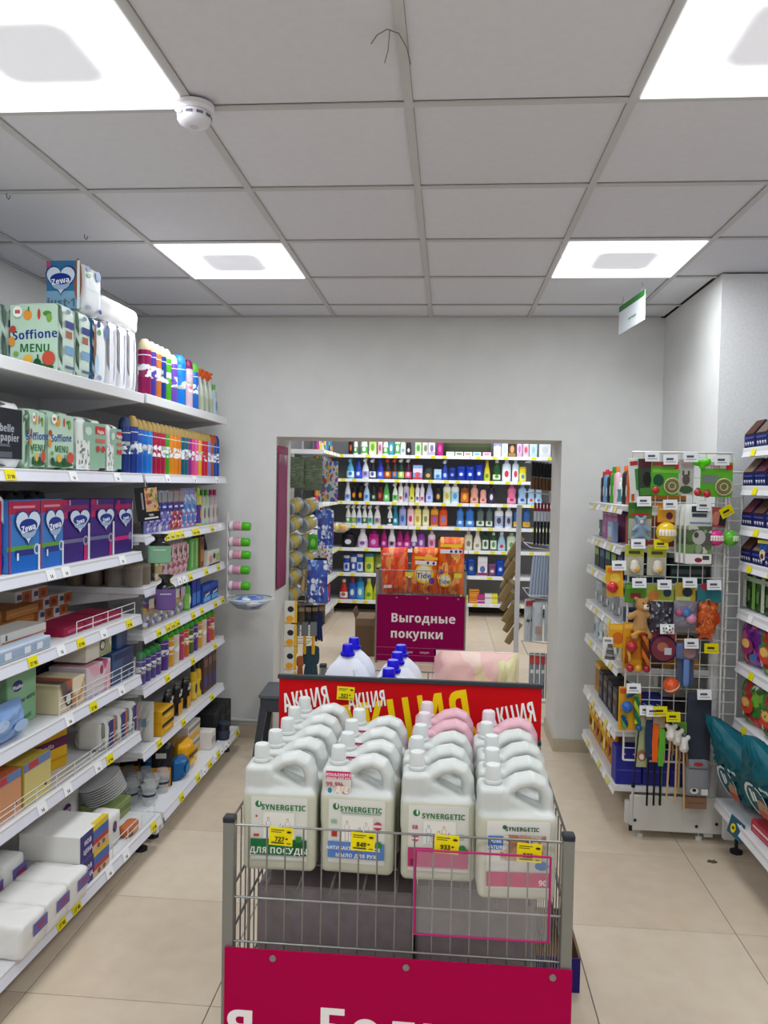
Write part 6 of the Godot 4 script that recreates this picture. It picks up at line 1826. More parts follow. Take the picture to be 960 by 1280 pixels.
	part(o, "header", box(0.10, 0.03, 0.014, 0.002), M("3a3f52", 0.6), Vector3(0, 0.28, 0))
	hang(o, "scratch_pad", "dark slate felt scratching pad hanging flat", "pad", 1.150, 0.565, 0.31, -3.625, 0.0, 0.0, 0, "slate felt pad")
	o = hub("x")
	part(o, "pack", soft(0.105, 0.17, 0.03, 0.010, 0.003, 0.002, 0, 6, 12), M("8a8c92", 0.3))
	art(o, 0.105, 0.17, Transform3D(Basis(), Vector3(0, 0, 0.0188)), [["o", 0.5, 0.88, 0.4, 0.1, "b03038"], ["r", 0.5, 0.76, 0.8, 0.03, "5c5e66"], ["o", 0.35, 0.16, 0.35, 0.16, "dcdad6"], ["o", 0.35, 0.18, 0.18, 0.09, "26242a"], ["r", 0.78, 0.14, 0.28, 0.16, "dadad8"]])
	hang(o, "grey_pack", "grey pack with red oval under slate pad", "pack", 1.150, 0.335, 0.17, -3.63)
	o = carton("kraftpack", 0.095, 0.055, 0.02, "8a6a50", [["r", 0.5, 0.5, 0.8, 0.1, "7a5a42"]])
	hang(o, "kraft_pack", "brown cardboard piece under the grey pack", "pack", 1.150, 0.215, 0.055, -3.64)


# ---------------------------------------------------------------- pet food shelf

func build_pet_shelf():
	var white := M("dadadc", 0.38)
	var o := hub("pet_shelving")
	add_child(o)
	o.set_meta("label", "white steel shelving of navy cat food cartons at the frame edge")
	o.set_meta("category", "shelving")
	var ys := [1.827, 1.66, 1.483, 1.323, 1.11, 0.87, 0.615, 0.245]
	var L := 1.30
	var zc := -3.635 + L / 2
	part(o, "back_panel", box(0.012, 2.0, L), M("c8c8c8", 0.5), Vector3(1.80, 0.05, zc))
	for z in [-3.65, -2.38]:
		part(o, "upright", box(0.05, 2.05, 0.02), white, Vector3(1.815, 0.02, z))
		part(o, "base_leg", box(0.50, 0.13, 0.03), white, Vector3(1.53, 0.05, z))
		part(o, "foot", lathe([[0, 0], [0.028, 0], [0.028, 0.012], [0.008, 0.018], [0.008, 0.06], [0, 0.06]], 10), M("26262a", 0.5), Vector3(1.33, 0, z + (0.03 if z < -3 else 0.0)))
	for k in 8:
		var low := k == 7
		var x0 := 1.235 if low else 1.305
		var d := part(o, "shelf", box(1.79 - x0, 0.026, L - 0.004, 0.002), white, Vector3((x0 + 1.79) / 2, ys[k] - 0.027, zc))
		var xr := x0 - (x0 + 1.79) / 2
		part(d, "price_rail", box(0.005, 0.042, L - 0.004, 0.001), M("dcdce0", 0.35), Vector3(xr - 0.004, -0.016, 0), Vector3(0, 0, -0.28))
		for j in [[-0.52, 0], [-0.30, 0], [-0.16, 1]]:
			if k == 7:
				continue
			part(d, "price_tag", box(0.001, 0.036, 0.05), M(["e0d400", "f0f0f0"][(j[1] + (1 if k == 4 else 0)) % 2], 0.5), Vector3(xr - 0.0085, -0.013, j[0] + 0.03 * (k % 3)), Vector3(0, 0, -0.28))
	# display cartons of pouches, four shelves
	var trays := ["navy cat food tray, brown pouches", "navy cat food tray, pale pouches", "navy cat food tray, wine pouches"]
	for e in 3:
		var t := keep("tray%d" % e, hub("x"))
		var prof := PackedVector2Array([Vector2(-0.10, 0), Vector2(0.07, 0), Vector2(0.07, 0.055), Vector2(0.02, 0.118), Vector2(-0.10, 0.125)])
		part(t, "carton", slab(prof, 0.125), M("161a58", 0.5), Vector3.ZERO, Vector3(0, -PI / 2, 0))
		part(t, "opening", slab(PackedVector2Array([Vector2(0.0712, 0.056), Vector2(0.074, 0.060), Vector2(0.024, 0.122), Vector2(0.021, 0.119)]), 0.10), M(["4a2c20", "6a5a4c", "50202c"][e], 0.8), Vector3.ZERO, Vector3(0, -PI / 2, 0))
		for k in 4:
			part(t, "pouch", soft(0.022, 0.05, 0.010, 0.004, 0.002, 0.001, 0, 4, k), M([["7a4a2c", "c8b8a8", "8a3040"][e], "38407c", "b0a8b4", "5a3024"][k], 0.35), Vector3(-0.038 + 0.025 * k, 0.055, 0.052), Vector3(-0.6, 0, 0))
		art(t, 0.12, 0.055, Transform3D(Basis(), Vector3(0, 0, 0.0702)), [["o", 0.15, 0.3, 0.15, 0.3, "e4e6f2"], ["o", 0.38, 0.3, 0.15, 0.3, "e4e6f2"], ["o", 0.62, 0.3, 0.15, 0.3, "e4e6f2"], ["o", 0.85, 0.3, 0.15, 0.3, "e4e6f2"], ["r", 0.15, 0.24, 0.06, 0.2, "161a58"], ["r", 0.38, 0.24, 0.06, 0.2, "161a58"], ["r", 0.62, 0.24, 0.06, 0.2, "161a58"], ["r", 0.85, 0.24, 0.06, 0.2, "161a58"], ["r", 0.5, 0.75, 0.9, 0.12, "3c48a0"]])
	var nm := ["top", "second", "third", "fourth"]
	for k in 4:
		for j in 8:
			put(stock["tray%d" % ((j + k) % 3)], "food_tray", trays[(j + k) % 3], "box", "on %s pet shelf" % nm[k], Vector3(1.385, ys[k] + 0.0005, -3.585 + 0.135 * j), -PI / 2, "the column")
	put(bag_proto("bluefood", 0.09, 0.115, 0.03, "2c5cb0", [["o", 0.5, 0.4, 0.5, 0.4, "d8c8a0"], ["o", 0.45, 0.35, 0.25, 0.2, "5a4030"], ["r", 0.5, 0.88, 0.8, 0.12, "e0d860"]], 80), "food_pouch", "bright blue food pouch propped before navy trays", "pouch", "", Vector3(1.333, 1.3235, -3.40), -PI / 2 + 0.2)
	for j in 10:
		var g := j % 2
		put(bag_proto("greenpouch%d" % g, 0.10, 0.17, 0.05, ["2c4a24", "3a5c2c"][g], [["r", 0.3, 0.5, 0.28, 0.86, ["b4b8aa", "6a9a48"][g]], ["r", 0.5, 0.82, 0.8, 0.12, "9aa890"], ["r", 0.7, 0.4, 0.2, 0.3, "5a7a48"]], 81 + j), "food_pouch", ["dark green striped pouch", "mid green striped pouch"][g], "pouch", "on fifth pet shelf", Vector3(1.36, ys[4] + 0.0005, -3.60 + 0.10 * j), -PI / 2 + 0.1, "the column")
	splat("purplefood", "6a1c84", ["8a3aa8", "b84a6a", "4a1260", "d87a5c", "3a7ab8"], 40, 4, 14, 96, 96)
	splat("redgreen", "3a7a2c", ["b0202c", "d8d8c8", "2c5a20", "7ab83c", "e0453c"], 50, 4, 14, 96, 96)
	for e in [[5, 0, "purplefood", -3.54, "shiny purple food bag on sixth pet shelf"], [5, 1, "redgreen", -3.34, "green and red food bag beside the purple bag"], [5, 2, "purplefood", -3.13, "purple food bag nearer the lens on sixth pet shelf"], [6, 3, "redgreen", -3.52, "green and red food bag above the teal sacks"], [6, 4, "redgreen", -3.30, "second green and red bag toward lens above teal sacks"], [5, 5, "redgreen", -2.90, "green and red bag beyond the frame on sixth pet shelf"], [6, 6, "purplefood", -3.06, "purple bag beyond the frame above the flat red pack"]]:
		put(bag_proto("fb%d" % e[1], 0.20, 0.20, 0.11, e[2], [["o", 0.5, 0.45, 0.5, 0.36, "c8402c" if e[2] == "redgreen" else "8a2c60"], ["o", 0.45, 0.5, 0.3, 0.2, "d8b060"]], 90 + e[1]), "food_bag", e[4], "bag", "", Vector3(1.372, ys[e[0]] + 0.0005, e[3]), -PI / 2 + 0.15)
	for e in [[0, 1.385, -3.48, 0.27, 0.40, "teal sack of pet food with peaked top by the column", -0.12], [1, 1.39, -3.18, 0.29, 0.37, "teal sack of pet food cut by the frame edge", -0.05]]:
		var t := hub("x")
		part(t, "sack", pillow(e[3], e[4], 0.14, 96 + e[0], 0.014, e[6], 20), M("0f5a68", 0.33))
		art(t, e[3], e[4], Transform3D(Basis(), Vector3(0, 0, 0.074)), [["o", 0.42, 0.36, 0.44, 0.40, "d3dde0"], ["o", 0.43, 0.35, 0.38, 0.35, "155060"], ["o", 0.52, 0.28, 0.22, 0.2, "b08a6c"], ["o", 0.5, 0.20, 0.26, 0.1, "b0523c"], ["r", 0.36, 0.40, 0.05, 0.16, "dfe8ea"], ["r", 0.43, 0.40, 0.05, 0.12, "dfe8ea"], ["r", 0.72, 0.56, 0.16, 0.03, "b8d8d8"], ["o", 0.65, 0.56, 0.06, 0.05, "b8d8d8"], ["o", 0.79, 0.56, 0.06, 0.05, "b8d8d8"]])
		put(t, "food_sack", e[5], "bag", "", Vector3(e[1] - 0.03, ys[7] + (0.032 if e[0] == 0 else 0.084), e[2]), -PI / 2 + 0.25, "", Vector3(0.42, 0, 0))
		t.free()
	put(carton("redpack", 0.40, 0.05, 0.20, "b83a48", [["r", 0.5, 0.6, 0.9, 0.2, "e8c8c8"], ["r", 0.5, 0.25, 0.9, 0.1, "d8707c"]]), "flat_pack", "flat red pack under the frame-edge teal sack", "pack", "", Vector3(1.375, ys[7] + 0.0005, -3.10), -PI / 2 + 0.05)
	var wob := hub("x")
	part(wob, "card", box(0.12, 0.075, 0.002), M("1c5468", 0.4))
	art(wob, 0.12, 0.075, Transform3D(Basis(), Vector3(0, 0, 0.001)), [["o", 0.35, 0.4, 0.35, 0.5, "e8d000"], ["r", 0.36, 0.42, 0.16, 0.16, "3a3a08"], ["r", 0.8, 0.75, 0.06, 0.3, "d8e0e4"], ["r", 0.9, 0.72, 0.05, 0.3, "d8e0e4"]])
	put(keep("wob", wob), "shelf_talker", "dark teal shelf card with yellow disc on bottom rail", "price tag", "", Vector3(1.222, 0.185, -3.36), -PI / 2 + 0.1, "", Vector3(-0.25, 0, 0))


# ---------------------------------------------------------------- paper goods

func one(s: float, t: float, y: float, p: Node3D, called: String, desc: String, cat: String, where := "", turn := PI / 2 - 0.04, tilt := Vector3.ZERO):
	put(p, called, desc, cat, where, at_one(s, t, y), turn, "the doorway", tilt)


func two(s: float, t: float, y: float, p: Node3D, called: String, desc: String, cat: String, where := "", turn := PI / 2, tilt := Vector3.ZERO):
	put(p, called, desc, cat, where, at_two(s, t, y), turn, "the doorway", tilt)


func heart_art(x: float, y: float, s: float, asp: float, dark: String) -> Array:
	# a heart-shaped badge with an oval word mark
	s *= 1.35
	return [["h", x, y - 0.02 * s, s * 1.10, s * 1.12 * asp, dark], ["h", x, y - 0.02 * s, s, s * asp, "cfdcec"], ["o", x, y - 0.11 * s * asp, s * 0.66, s * 0.52 * asp, "9db4d4"], ["o", x, y + 0.03 * s * asp, s * 0.74, s * 0.42 * asp, "16308c"], ["t", x, y - 0.045 * s * asp, s * 0.20 * asp, "f2f4fa", "Zewa", 0.15]]


func fruit_art() -> Array:
	return [["r", 0.5, 0.5, 0.92, 0.92, "b7d3bd"], ["t", 0.52, 0.55, 0.12, "1f2f86", "Soffione", 0.06], ["t", 0.52, 0.36, 0.11, "1f6a34", "MENU", 0.0],
		["o", 0.38, 0.82, 0.17, 0.15, "e0953a"], ["r", 0.40, 0.90, 0.03, 0.06, "3f7a34"], ["o", 0.60, 0.83, 0.06, 0.15, "c04a34"], ["o", 0.76, 0.84, 0.16, 0.07, "4d8a34"], ["o", 0.80, 0.78, 0.10, 0.12, "7ba648"], ["o", 0.10, 0.62, 0.12, 0.10, "b34434"], ["o", 0.08, 0.45, 0.12, 0.14, "d99038"], ["o", 0.16, 0.28, 0.1, 0.07, "7ba648"],
		["o", 0.5, 0.10, 0.8, 0.10, "235f34"], ["o", 0.40, 0.20, 0.17, 0.14, "e3b03c"], ["o", 0.58, 0.15, 0.15, 0.13, "1e4d2c"], ["r", 0.59, 0.23, 0.03, 0.08, "1e4d2c"], ["o", 0.80, 0.22, 0.25, 0.20, "c5503c"], ["o", 0.20, 0.86, 0.18, 0.16, "eef2ea"], ["r", 0.20, 0.86, 0.1, 0.05, "c05a4c"], ["o", 0.14, 0.14, 0.14, 0.14, "1e4d2c"]]


func fill_paper_bay():
	var film := "e6e9ea"
	# top shelf
	var side_print := [["r", 0.5, 0.72, 0.55, 0.10, "2c3a88"], ["r", 0.45, 0.58, 0.4, 0.10, "a8644c"], ["r", 0.5, 0.36, 0.55, 0.12, "7aa4cc"], ["o", 0.4, 0.90, 0.3, 0.06, "8a90b4"], ["r", 0.5, 0.12, 0.6, 0.04, "55607c"]]
	var menu := carton("menu", 0.200, 0.262, 0.112, "c9dccf", fruit_art(), side_print, "soft")
	one(0.545, 0.150, 2.015, menu, "paper_towel_pack", "pale green fruit-print towel pack facing the lens", "paper towels", "", -0.03)
	one(0.4235, 0.150, 2.015, menu, "paper_towel_pack", "fruit-print towel pack directly behind the facing one", "paper towels", "", -0.03)
	one(0.560, 0.365, 2.015, menu, "paper_towel_pack", "fruit-print towel pack cut by the frame edge, top shelf", "paper towels", "", -0.03)
	var just := carton("just", 0.135, 0.188, 0.185, "e8ecf0", [["r", 0.5, 0.5, 0.97, 0.97, "2f6f9c"], ["r", 0.5, 0.2, 0.97, 0.35, "7aa8c4"], ["o", 0.95, 0.6, 0.24, 0.85, "8a5a3c"], ["r", 0.97, 0.5, 0.08, 0.97, "e4e8ec"], ["r", 0.08, 0.9, 0.12, 0.16, "b0486c"], ["t", 0.48, 0.14, 0.17, "5a6878", "just·1", 0.0]] + heart_art(0.45, 0.60, 0.62, 0.66, "1c3f80"), [["o", 0.3, 0.90, 0.2, 0.10, "2c3a88"], ["o", 0.32, 0.77, 0.18, 0.09, "5aa860"], ["o", 0.72, 0.84, 0.22, 0.22, "5a7cb4"], ["o", 0.3, 0.12, 0.2, 0.08, "8a98b8"], ["o", 0.8, 0.12, 0.16, 0.10, "3a4a94"], ["r", 0.5, 0.5, 0.9, 0.008, "cfd4da"]], "soft")
	one(0.370, 0.117, 2.2795, just, "toilet_paper_pack", "blue heart-badge toilet paper pack on top of the row", "toilet paper", "", -0.03)
	var just2 := carton("just2", 0.17, 0.258, 0.116, "e8ecf0", [["r", 0.5, 0.5, 0.97, 0.97, "2f6f9c"]], [["o", 0.3, 0.92, 0.25, 0.10, "2c3a88"], ["o", 0.35, 0.80, 0.22, 0.09, "5aa860"], ["o", 0.85, 0.84, 0.25, 0.22, "5a7cb4"], ["o", 0.02, 0.6, 0.18, 0.6, "8a5a3c"], ["o", 0.15, 0.3, 0.3, 0.3, "b8d0e4"], ["o", 0.35, 0.10, 0.3, 0.08, "8a98b8"]], "soft")
	one(0.298, 0.135, 2.015, just2, "toilet_paper_pack", "toilet paper pack under the heart-badge pack", "toilet paper", "", -0.03)
	var rollp := carton("rollp", 0.13, 0.285, 0.10, "e6e6e6", [["o", 0.5, 0.84, 0.5, 0.2, "4a4c52"], ["o", 0.62, 0.90, 0.22, 0.08, "26305c"]], [], "soft")
	one(0.40, 0.33, 2.015, rollp, "paper_roll_pack", "white roll pack with dark core peeking behind", "paper towels", "on top shelf", -0.03)
	var tall := carton("tallw", 0.15, 0.274, 0.084, "e7e7ea", [], [["r", 0.6, 0.5, 0.14, 0.8, "d0cde4"]], "soft")
	for k in 3:
		one(0.186 - 0.0935 * k, 0.125, 2.015, tall, "paper_towel_pack", "plain white upright towel pack", "paper towels", "on top shelf", -0.03)
	var long := carton("longw", 0.13, 0.100, 0.36, "ecebec", [], [["r", 0.5, 0.3, 0.8, 0.01, "d8d8dc"]], "soft")
	one(0.075, 0.13, 2.2935, long, "towel_roll_pack", "long white pack lying across the white upright packs", "paper towels", "", -0.04, Vector3(0.0, 0, -0.04))
	# second shelf
	splat("orchid", "dfe4e0", ["8a8c88", "c9cdc9", "f4f5f3", "6d7a6c", "b4b9b4"], 46, 3, 9, 96, 96)
	var y := 1.665
	one(0.955, 0.105, y, carton("belle", 0.235, 0.215, 0.12, "e4e6e6", [["r", 0.60, 0.52, 0.64, 0.76, "1b1d26"], ["t", 0.56, 0.60, 0.11, "a9adb6", "belle", 0.0], ["t", 0.62, 0.46, 0.11, "a9adb6", "papier", 0.0], ["r", 0.5, 0.34, 0.25, 0.04, "5c606c"], ["r", 0.52, 0.20, 0.3, 0.09, "565963"], ["x", 0.14, 0.22, 0.24, 0.3, "orchid"]], [], "soft"), "paper_towel_pack", "white towel pack with large black label", "paper towels")
	one(0.775, 0.10, y, carton("menu1", 0.10, 0.205, 0.12, "b9d5bf", fruit_art(), [], "soft"), "paper_towel_pack", "narrow fruit-print towel pack on second shelf", "paper towels")
	one(0.620, 0.10, y, carton("menu2", 0.19, 0.21, 0.12, "bcd6c2", fruit_art(), [], "soft"), "paper_towel_pack", "wide fruit-print towel pack on second shelf", "paper towels")
	var orch := [["r", 0.62, 0.5, 0.74, 0.86, "8db39a"], ["x", 0.22, 0.30, 0.44, 0.55, "orchid"], ["o", 0.40, 0.76, 0.22, 0.16, "c9d6cc"], ["r", 0.80, 0.80, 0.34, 0.15, "c23434"], ["r", 0.80, 0.60, 0.32, 0.07, "c8665a"], ["o", 0.72, 0.44, 0.14, 0.12, "c23434"], ["o", 0.90, 0.44, 0.14, 0.12, "c23434"], ["t", 0.80, 0.77, 0.07, "f4e4e2", "Papia", 0.0]]
	one(0.395, 0.10, y, carton("orch", 0.235, 0.205, 0.12, "dfe5e1", orch, [], "soft"), "toilet_paper_pack", "wide sage pack with white orchid print", "toilet paper")
	one(0.200, 0.10, y, carton("orch2", 0.135, 0.195, 0.12, "dfe5e1", orch, [], "soft"), "toilet_paper_pack", "narrow sage orchid pack beside the navy cans", "toilet paper")
	# third shelf: printed tissue boxes
	y = 1.32
	var blue := [["r", 0.5, 0.5, 1.0, 1.0, "3c7ac4"], ["r", 0.5, 0.90, 1.0, 0.18, "a8234a"], ["r", 0.5, 0.905, 0.7, 0.035, "d8889c"], ["r", 0.5, 0.16, 1.0, 0.32, "1566c0"], ["r", 0.4, 0.335, 0.9, 0.07, "5c9c3c"], ["r", 0.5, 0.27, 0.6, 0.08, "2c2f84"], ["o", 0.90, 0.30, 0.2, 0.16, "b8c8dc"], ["o", 0.90, 0.30, 0.12, 0.10, "3c5c94"], ["r", 0.97, 0.18, 0.07, 0.36, "dfe6ee"], ["r", 0.02, 0.5, 0.05, 1.0, "b8284c"], ["r", 0.27, 0.22, 0.06, 0.1, "dfe6ee"]] + heart_art(0.60, 0.63, 0.58, 0.58, "1c3f80")
	var purple := [["r", 0.5, 0.5, 1.0, 1.0, "3c1c78"], ["r", 0.12, 0.85, 0.16, 0.3, "b41c54"], ["r", 0.28, 0.90, 0.06, 0.18, "d8889c"], ["r", 0.5, 0.86, 0.9, 0.1, "8a1c60"], ["r", 0.5, 0.20, 1.0, 0.40, "321470"], ["r", 0.42, 0.34, 0.9, 0.06, "6c6890"], ["o", 0.85, 0.32, 0.20, 0.16, "9a98b0"], ["o", 0.85, 0.32, 0.12, 0.10, "46406c"], ["r", 0.84, 0.12, 0.12, 0.24, "b81c68"], ["r", 0.96, 0.3, 0.08, 0.6, "d8d4e4"]] + heart_art(0.62, 0.66, 0.52, 0.52, "2c1c64")
	var pink := [["r", 0.5, 0.5, 1.0, 1.0, "3a1c74"], ["r", 0.5, 0.86, 0.95, 0.1, "9a1c60"], ["r", 0.2, 0.85, 0.14, 0.26, "b41c54"], ["r", 0.45, 0.28, 0.9, 0.07, "c81c74"], ["r", 0.45, 0.12, 0.9, 0.22, "34166c"], ["o", 0.85, 0.30, 0.2, 0.15, "7c80a8"], ["r", 0.97, 0.5, 0.05, 0.9, "d4d0e2"]] + heart_art(0.58, 0.66, 0.56, 0.44, "2c1c64")
	one(1.040, 0.092, y, carton("zb0", 0.16, 0.238, 0.085, "e4e6ea", [["o", 0.8, 0.8, 0.8, 0.6, "dfe0e4"], ["o", 0.9, 0.55, 0.5, 0.4, "2c4fa0"], ["r", 0.85, 0.32, 0.3, 0.3, "2f86c8"], ["r", 0.85, 0.45, 0.3, 0.04, "c8a040"], ["o", 0.9, 0.18, 0.4, 0.3, "2c2f84"], ["r", 0.97, 0.5, 0.06, 1.0, "b8284c"]]), "tissue_box", "white tissue box with blue arcs cut by the frame", "tissue box")
	one(0.862, 0.070, y, carton("zb1", 0.165, 0.240, 0.085, "3c7ac4", blue), "tissue_box", "blue heart-badge tissue box nearer the lens", "tissue box", "", PI / 2 - 0.10)
	one(0.695, 0.070, y, carton("zb2", 0.155, 0.240, 0.085, "3c7ac4", blue), "tissue_box", "blue heart-badge tissue box beside the purple ones", "tissue box", "", PI / 2 - 0.02)
	one(0.508, 0.080, y, carton("zp1", 0.205, 0.236, 0.085, "3c1c78", purple), "tissue_box", "purple heart-badge tissue box next to the blue ones", "tissue box")
	one(0.298, 0.080, y, carton("zp2", 0.200, 0.234, 0.085, "3c1c78", purple), "tissue_box", "purple heart-badge tissue box in middle of purple trio", "tissue box")
	one(0.105, 0.080, y, carton("zp3", 0.170, 0.232, 0.085, "3c1c78", pink), "tissue_box", "purple tissue box with bright pink stripe", "tissue box")
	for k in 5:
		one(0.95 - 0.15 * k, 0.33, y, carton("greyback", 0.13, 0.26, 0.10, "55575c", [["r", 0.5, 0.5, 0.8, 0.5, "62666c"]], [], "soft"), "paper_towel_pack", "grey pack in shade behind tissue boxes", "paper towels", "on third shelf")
	var cardh := hub("x")
	part(cardh, "card", box(0.105, 0.15, 0.003), M("1a1a1c", 0.5))
	splat("bloom", "c8a078", ["c85a4c", "e8c8a8", "6a8a3c", "d8b040", "8a3c4c"], 40, 2, 7, 48, 64)
	art(cardh, 0.105, 0.15, Transform3D(Basis(), Vector3(0, 0, 0.0015)), [["x", 0.68, 0.62, 0.55, 0.7, "bloom"], ["t", 0.6, 0.17, 0.06, "e8e8e8", "TEA", 0.0], ["r", 0.28, 0.6, 0.08, 0.5, "8a8c90"], ["r", 0.6, 0.08, 0.6, 0.05, "d8d8d8"]])
	part(cardh, "stem", bar(Vector3(0, 0.15, -0.002), Vector3(0, 0.19, -0.002), 0.002), M("d0d0d0", 0.4))
	put(keep("cardh", cardh), "shelf_card", "black card with flower print hanging between the bays", "sign", "", Vector3(-1.318, 1.455, -3.38), 0.75, "", Vector3(0, 0, 0.12))
	# fourth shelf: sweets-like boxes, crimson packs, white boxes
	y = 1.04
	for r in 3:
		for k in 2:
			one(0.82 - 0.235 * k + 0.01 * (r % 2), 0.30 - 0.012 * r, y + 0.0385 * r, carton("kraftbx", 0.225, 0.037, 0.15, "a06a34", [["r", 0.5, 0.5, 0.9, 0.12, "b8824a"], ["r", 0.97, 0.5, 0.04, 0.9, "7a4c22"]]), "candle_box", "orange-brown flat box", "box", "in %s stack behind the white boxes" % ["frame-edge", "doorway-side"][k], PI / 2 - 0.04 + 0.04 * (r - 1))
	for r in 3:
		for k in 4:
			if r == 2 and k > 1:
				continue
			one(0.47 - 0.115 * k, 0.37 - 0.02 * r, y + 0.0525 * r, carton("foodbx", 0.108, 0.051, 0.12, "dcd8d0", [["r", 0.68, 0.5, 0.6, 0.85, "b8602c"], ["o", 0.68, 0.5, 0.3, 0.5, "8a3c20"], ["r", 0.2, 0.55, 0.28, 0.4, "4a4c74"]], [["r", 0.5, 0.5, 0.7, 0.5, "b8b4ac"]]), "bag_box", "white box with orange picture", "box", "in %s layer behind crimson packs" % ["bottom", "middle", "top"][r], PI / 2 - 0.04)
	for k in 3:
		one(0.49 - 0.16 * k, 0.13, y, carton("crimson", 0.150, 0.032, 0.16, "9c1c48", [["r", 0.5, 0.5, 0.7, 0.4, "b8486c"]]), "napkin_pack", "flat crimson pack behind the wire fence", "napkins", "on fourth shelf")
	for k in 2:
		one(0.80 - 0.012 * k, 0.125, y + 0.0375 * k, carton("whitelong", 0.27, 0.0365, 0.11, "dbd9d4", [["r", 0.5, 0.18, 0.98, 0.12, "b8683c"], ["r", 0.1, 0.6, 0.03, 0.5, "55504c"]]), "foil_box", "long white box with orange edge", "box", "on fourth shelf of paper bay")
	one(1.06, 0.155, y, carton("whitelong2", 0.22, 0.06, 0.14, "d6d5d2", [["r", 0.5, 0.5, 0.9, 0.1, "c8c6c0"]]), "foil_box", "broad white box at the frame edge, fourth shelf", "box")
	one(0.92, 0.030, y, carton("bluestrip", 0.36, 0.045, 0.055, "b9c6d8", [["r", 0.5, 0.5, 0.96, 0.6, "9cb2cc"], ["r", 0.3, 0.5, 0.1, 0.5, "dfe6ee"], ["r", 0.6, 0.5, 0.1, 0.5, "dfe6ee"], ["r", 0.8, 0.5, 0.1, 0.5, "dfe6ee"]]), "film_box", "long pale blue box along the shelf's front edge", "box")
	# fifth shelf
	y = 0.77
	splat("stripes", "8a7c50", ["a8965c", "6a6240", "b8a878", "555038"], 50, 2, 5, 64, 64, "bars")
	splat("pinkfloral", "d8ccd4", ["b83c6c", "8a4a9c", "e0a8b8", "4a5a9c", "f0e8ec"], 60, 3, 10, 96, 64)
	splat("warmfloral", "d8c8a4", ["c88a4c", "a85a3c", "8a8a58", "e8dcc0", "5a4a4c"], 60, 3, 10, 96, 64)
	splat("coolfloral", "2c4a78", ["3a8a84", "1c2c5c", "7aa8b8", "6a4a94"], 60, 3, 10, 96, 64)
	splat("creamfloral", "dcd6c8", ["b8a890", "8a5a54", "9aa078", "eee8dc"], 60, 3, 9, 96, 64)
	splat("violetprint", "4c3a5c", ["7a4a84", "2c2440", "9a7aa4", "b86a8c"], 50, 3, 9, 96, 64)
	one(0.985, 0.24, y, carton("kraftgreen", 0.22, 0.13, 0.20, "stripes", [["r", 0.5, 0.93, 1.0, 0.14, "2c6a34"]]), "tissue_box", "tan striped box with green edge, fifth shelf", "tissue box")
	one(0.965, 0.24, y + 0.1315, carton("greenflat", 0.24, 0.055, 0.21, "2f7a3c", [["r", 0.5, 0.5, 0.95, 0.3, "3c8a48"]]), "tissue_box", "flat dark green box on top of the tan striped box", "tissue box")
	one(0.875, 0.25, y + 0.188, carton("orangeflat", 0.20, 0.035, 0.15, "b88a34", [["r", 0.5, 0.5, 0.9, 0.3, "c8a050"]]), "tissue_box", "flat amber box topping the green box", "tissue box")
	one(0.765, 0.160, y, carton("plushe", 0.175, 0.190, 0.13, "86b088", [["r", 0.5, 0.5, 0.98, 0.98, "8ab890"], ["o", 0.34, 0.75, 0.36, 0.2, "2c2464"], ["o", 0.34, 0.75, 0.30, 0.14, "40347c"], ["t", 0.34, 0.73, 0.07, "f0f0f4", "Plushe", 0.0], ["t", 0.62, 0.46, 0.09, "5a6a5c", "Aloe vera", 0.08], ["t", 0.6, 0.12, 0.09, "6a947c", "Classic", 0.08]]), "tissue_box", "pale green tissue box with dark oval emblem", "tissue box")
	var bb := bag_proto("bluebag", 0.26, 0.12, 0.10, "86a8da", [["o", 0.3, 0.6, 0.3, 0.3, "b4ccec"], ["o", 0.7, 0.4, 0.3, 0.3, "a8c4ea"]], 33)
	one(0.965, 0.060, y, bb, "wipes_pack", "shiny pale blue bag lying on the shelf front", "bag", "", PI / 2 - 0.04)
	one(0.550, 0.105, y, carton("warmbox", 0.19, 0.11, 0.16, "warmfloral", [["o", 0.35, 0.4, 0.24, 0.5, "2c3058"], ["o", 0.35, 0.4, 0.18, 0.36, "e0dccc"]]), "tissue_box", "orange floral tissue box behind the wire fence", "tissue box")
	one(0.340, 0.105, y, carton("pinkbox2", 0.20, 0.125, 0.16, "pinkfloral", [["o", 0.6, 0.75, 0.14, 0.3, "a82c5c"]]), "tissue_box", "pink floral tissue box behind the wire fence", "tissue box")
	one(0.125, 0.105, y, carton("coolbox", 0.20, 0.135, 0.16, "coolfloral", [["r", 0.5, 0.85, 0.9, 0.2, "20305c"]]), "tissue_box", "teal and navy tissue box behind the wire fence", "tissue box")
	for k in 3:
		one(0.54 - 0.20 * k, 0.33, y, carton("violetbx", 0.185, 0.115, 0.20, "violetprint", [["r", 0.5, 0.5, 0.9, 0.1, "5c4a6c"]]), "tissue_box", "dark violet print box in back row", "tissue box", "on fifth shelf")
	one(0.30, 0.115, y + 0.1365, carton("creambox", 0.215, 0.085, 0.14, "creamfloral", [["o", 0.62, 0.55, 0.22, 0.5, "2c2c4c"], ["o", 0.62, 0.55, 0.16, 0.36, "d8d0c0"]]), "tissue_box", "cream floral box stacked on the pink one", "tissue box")
	one(0.095, 0.115, y + 0.1365, carton("tallcool", 0.10, 0.10, 0.14, "coolfloral"), "tissue_box", "blue-green box beside the cream floral box", "tissue box")
	# sixth shelf
	y = 0.515
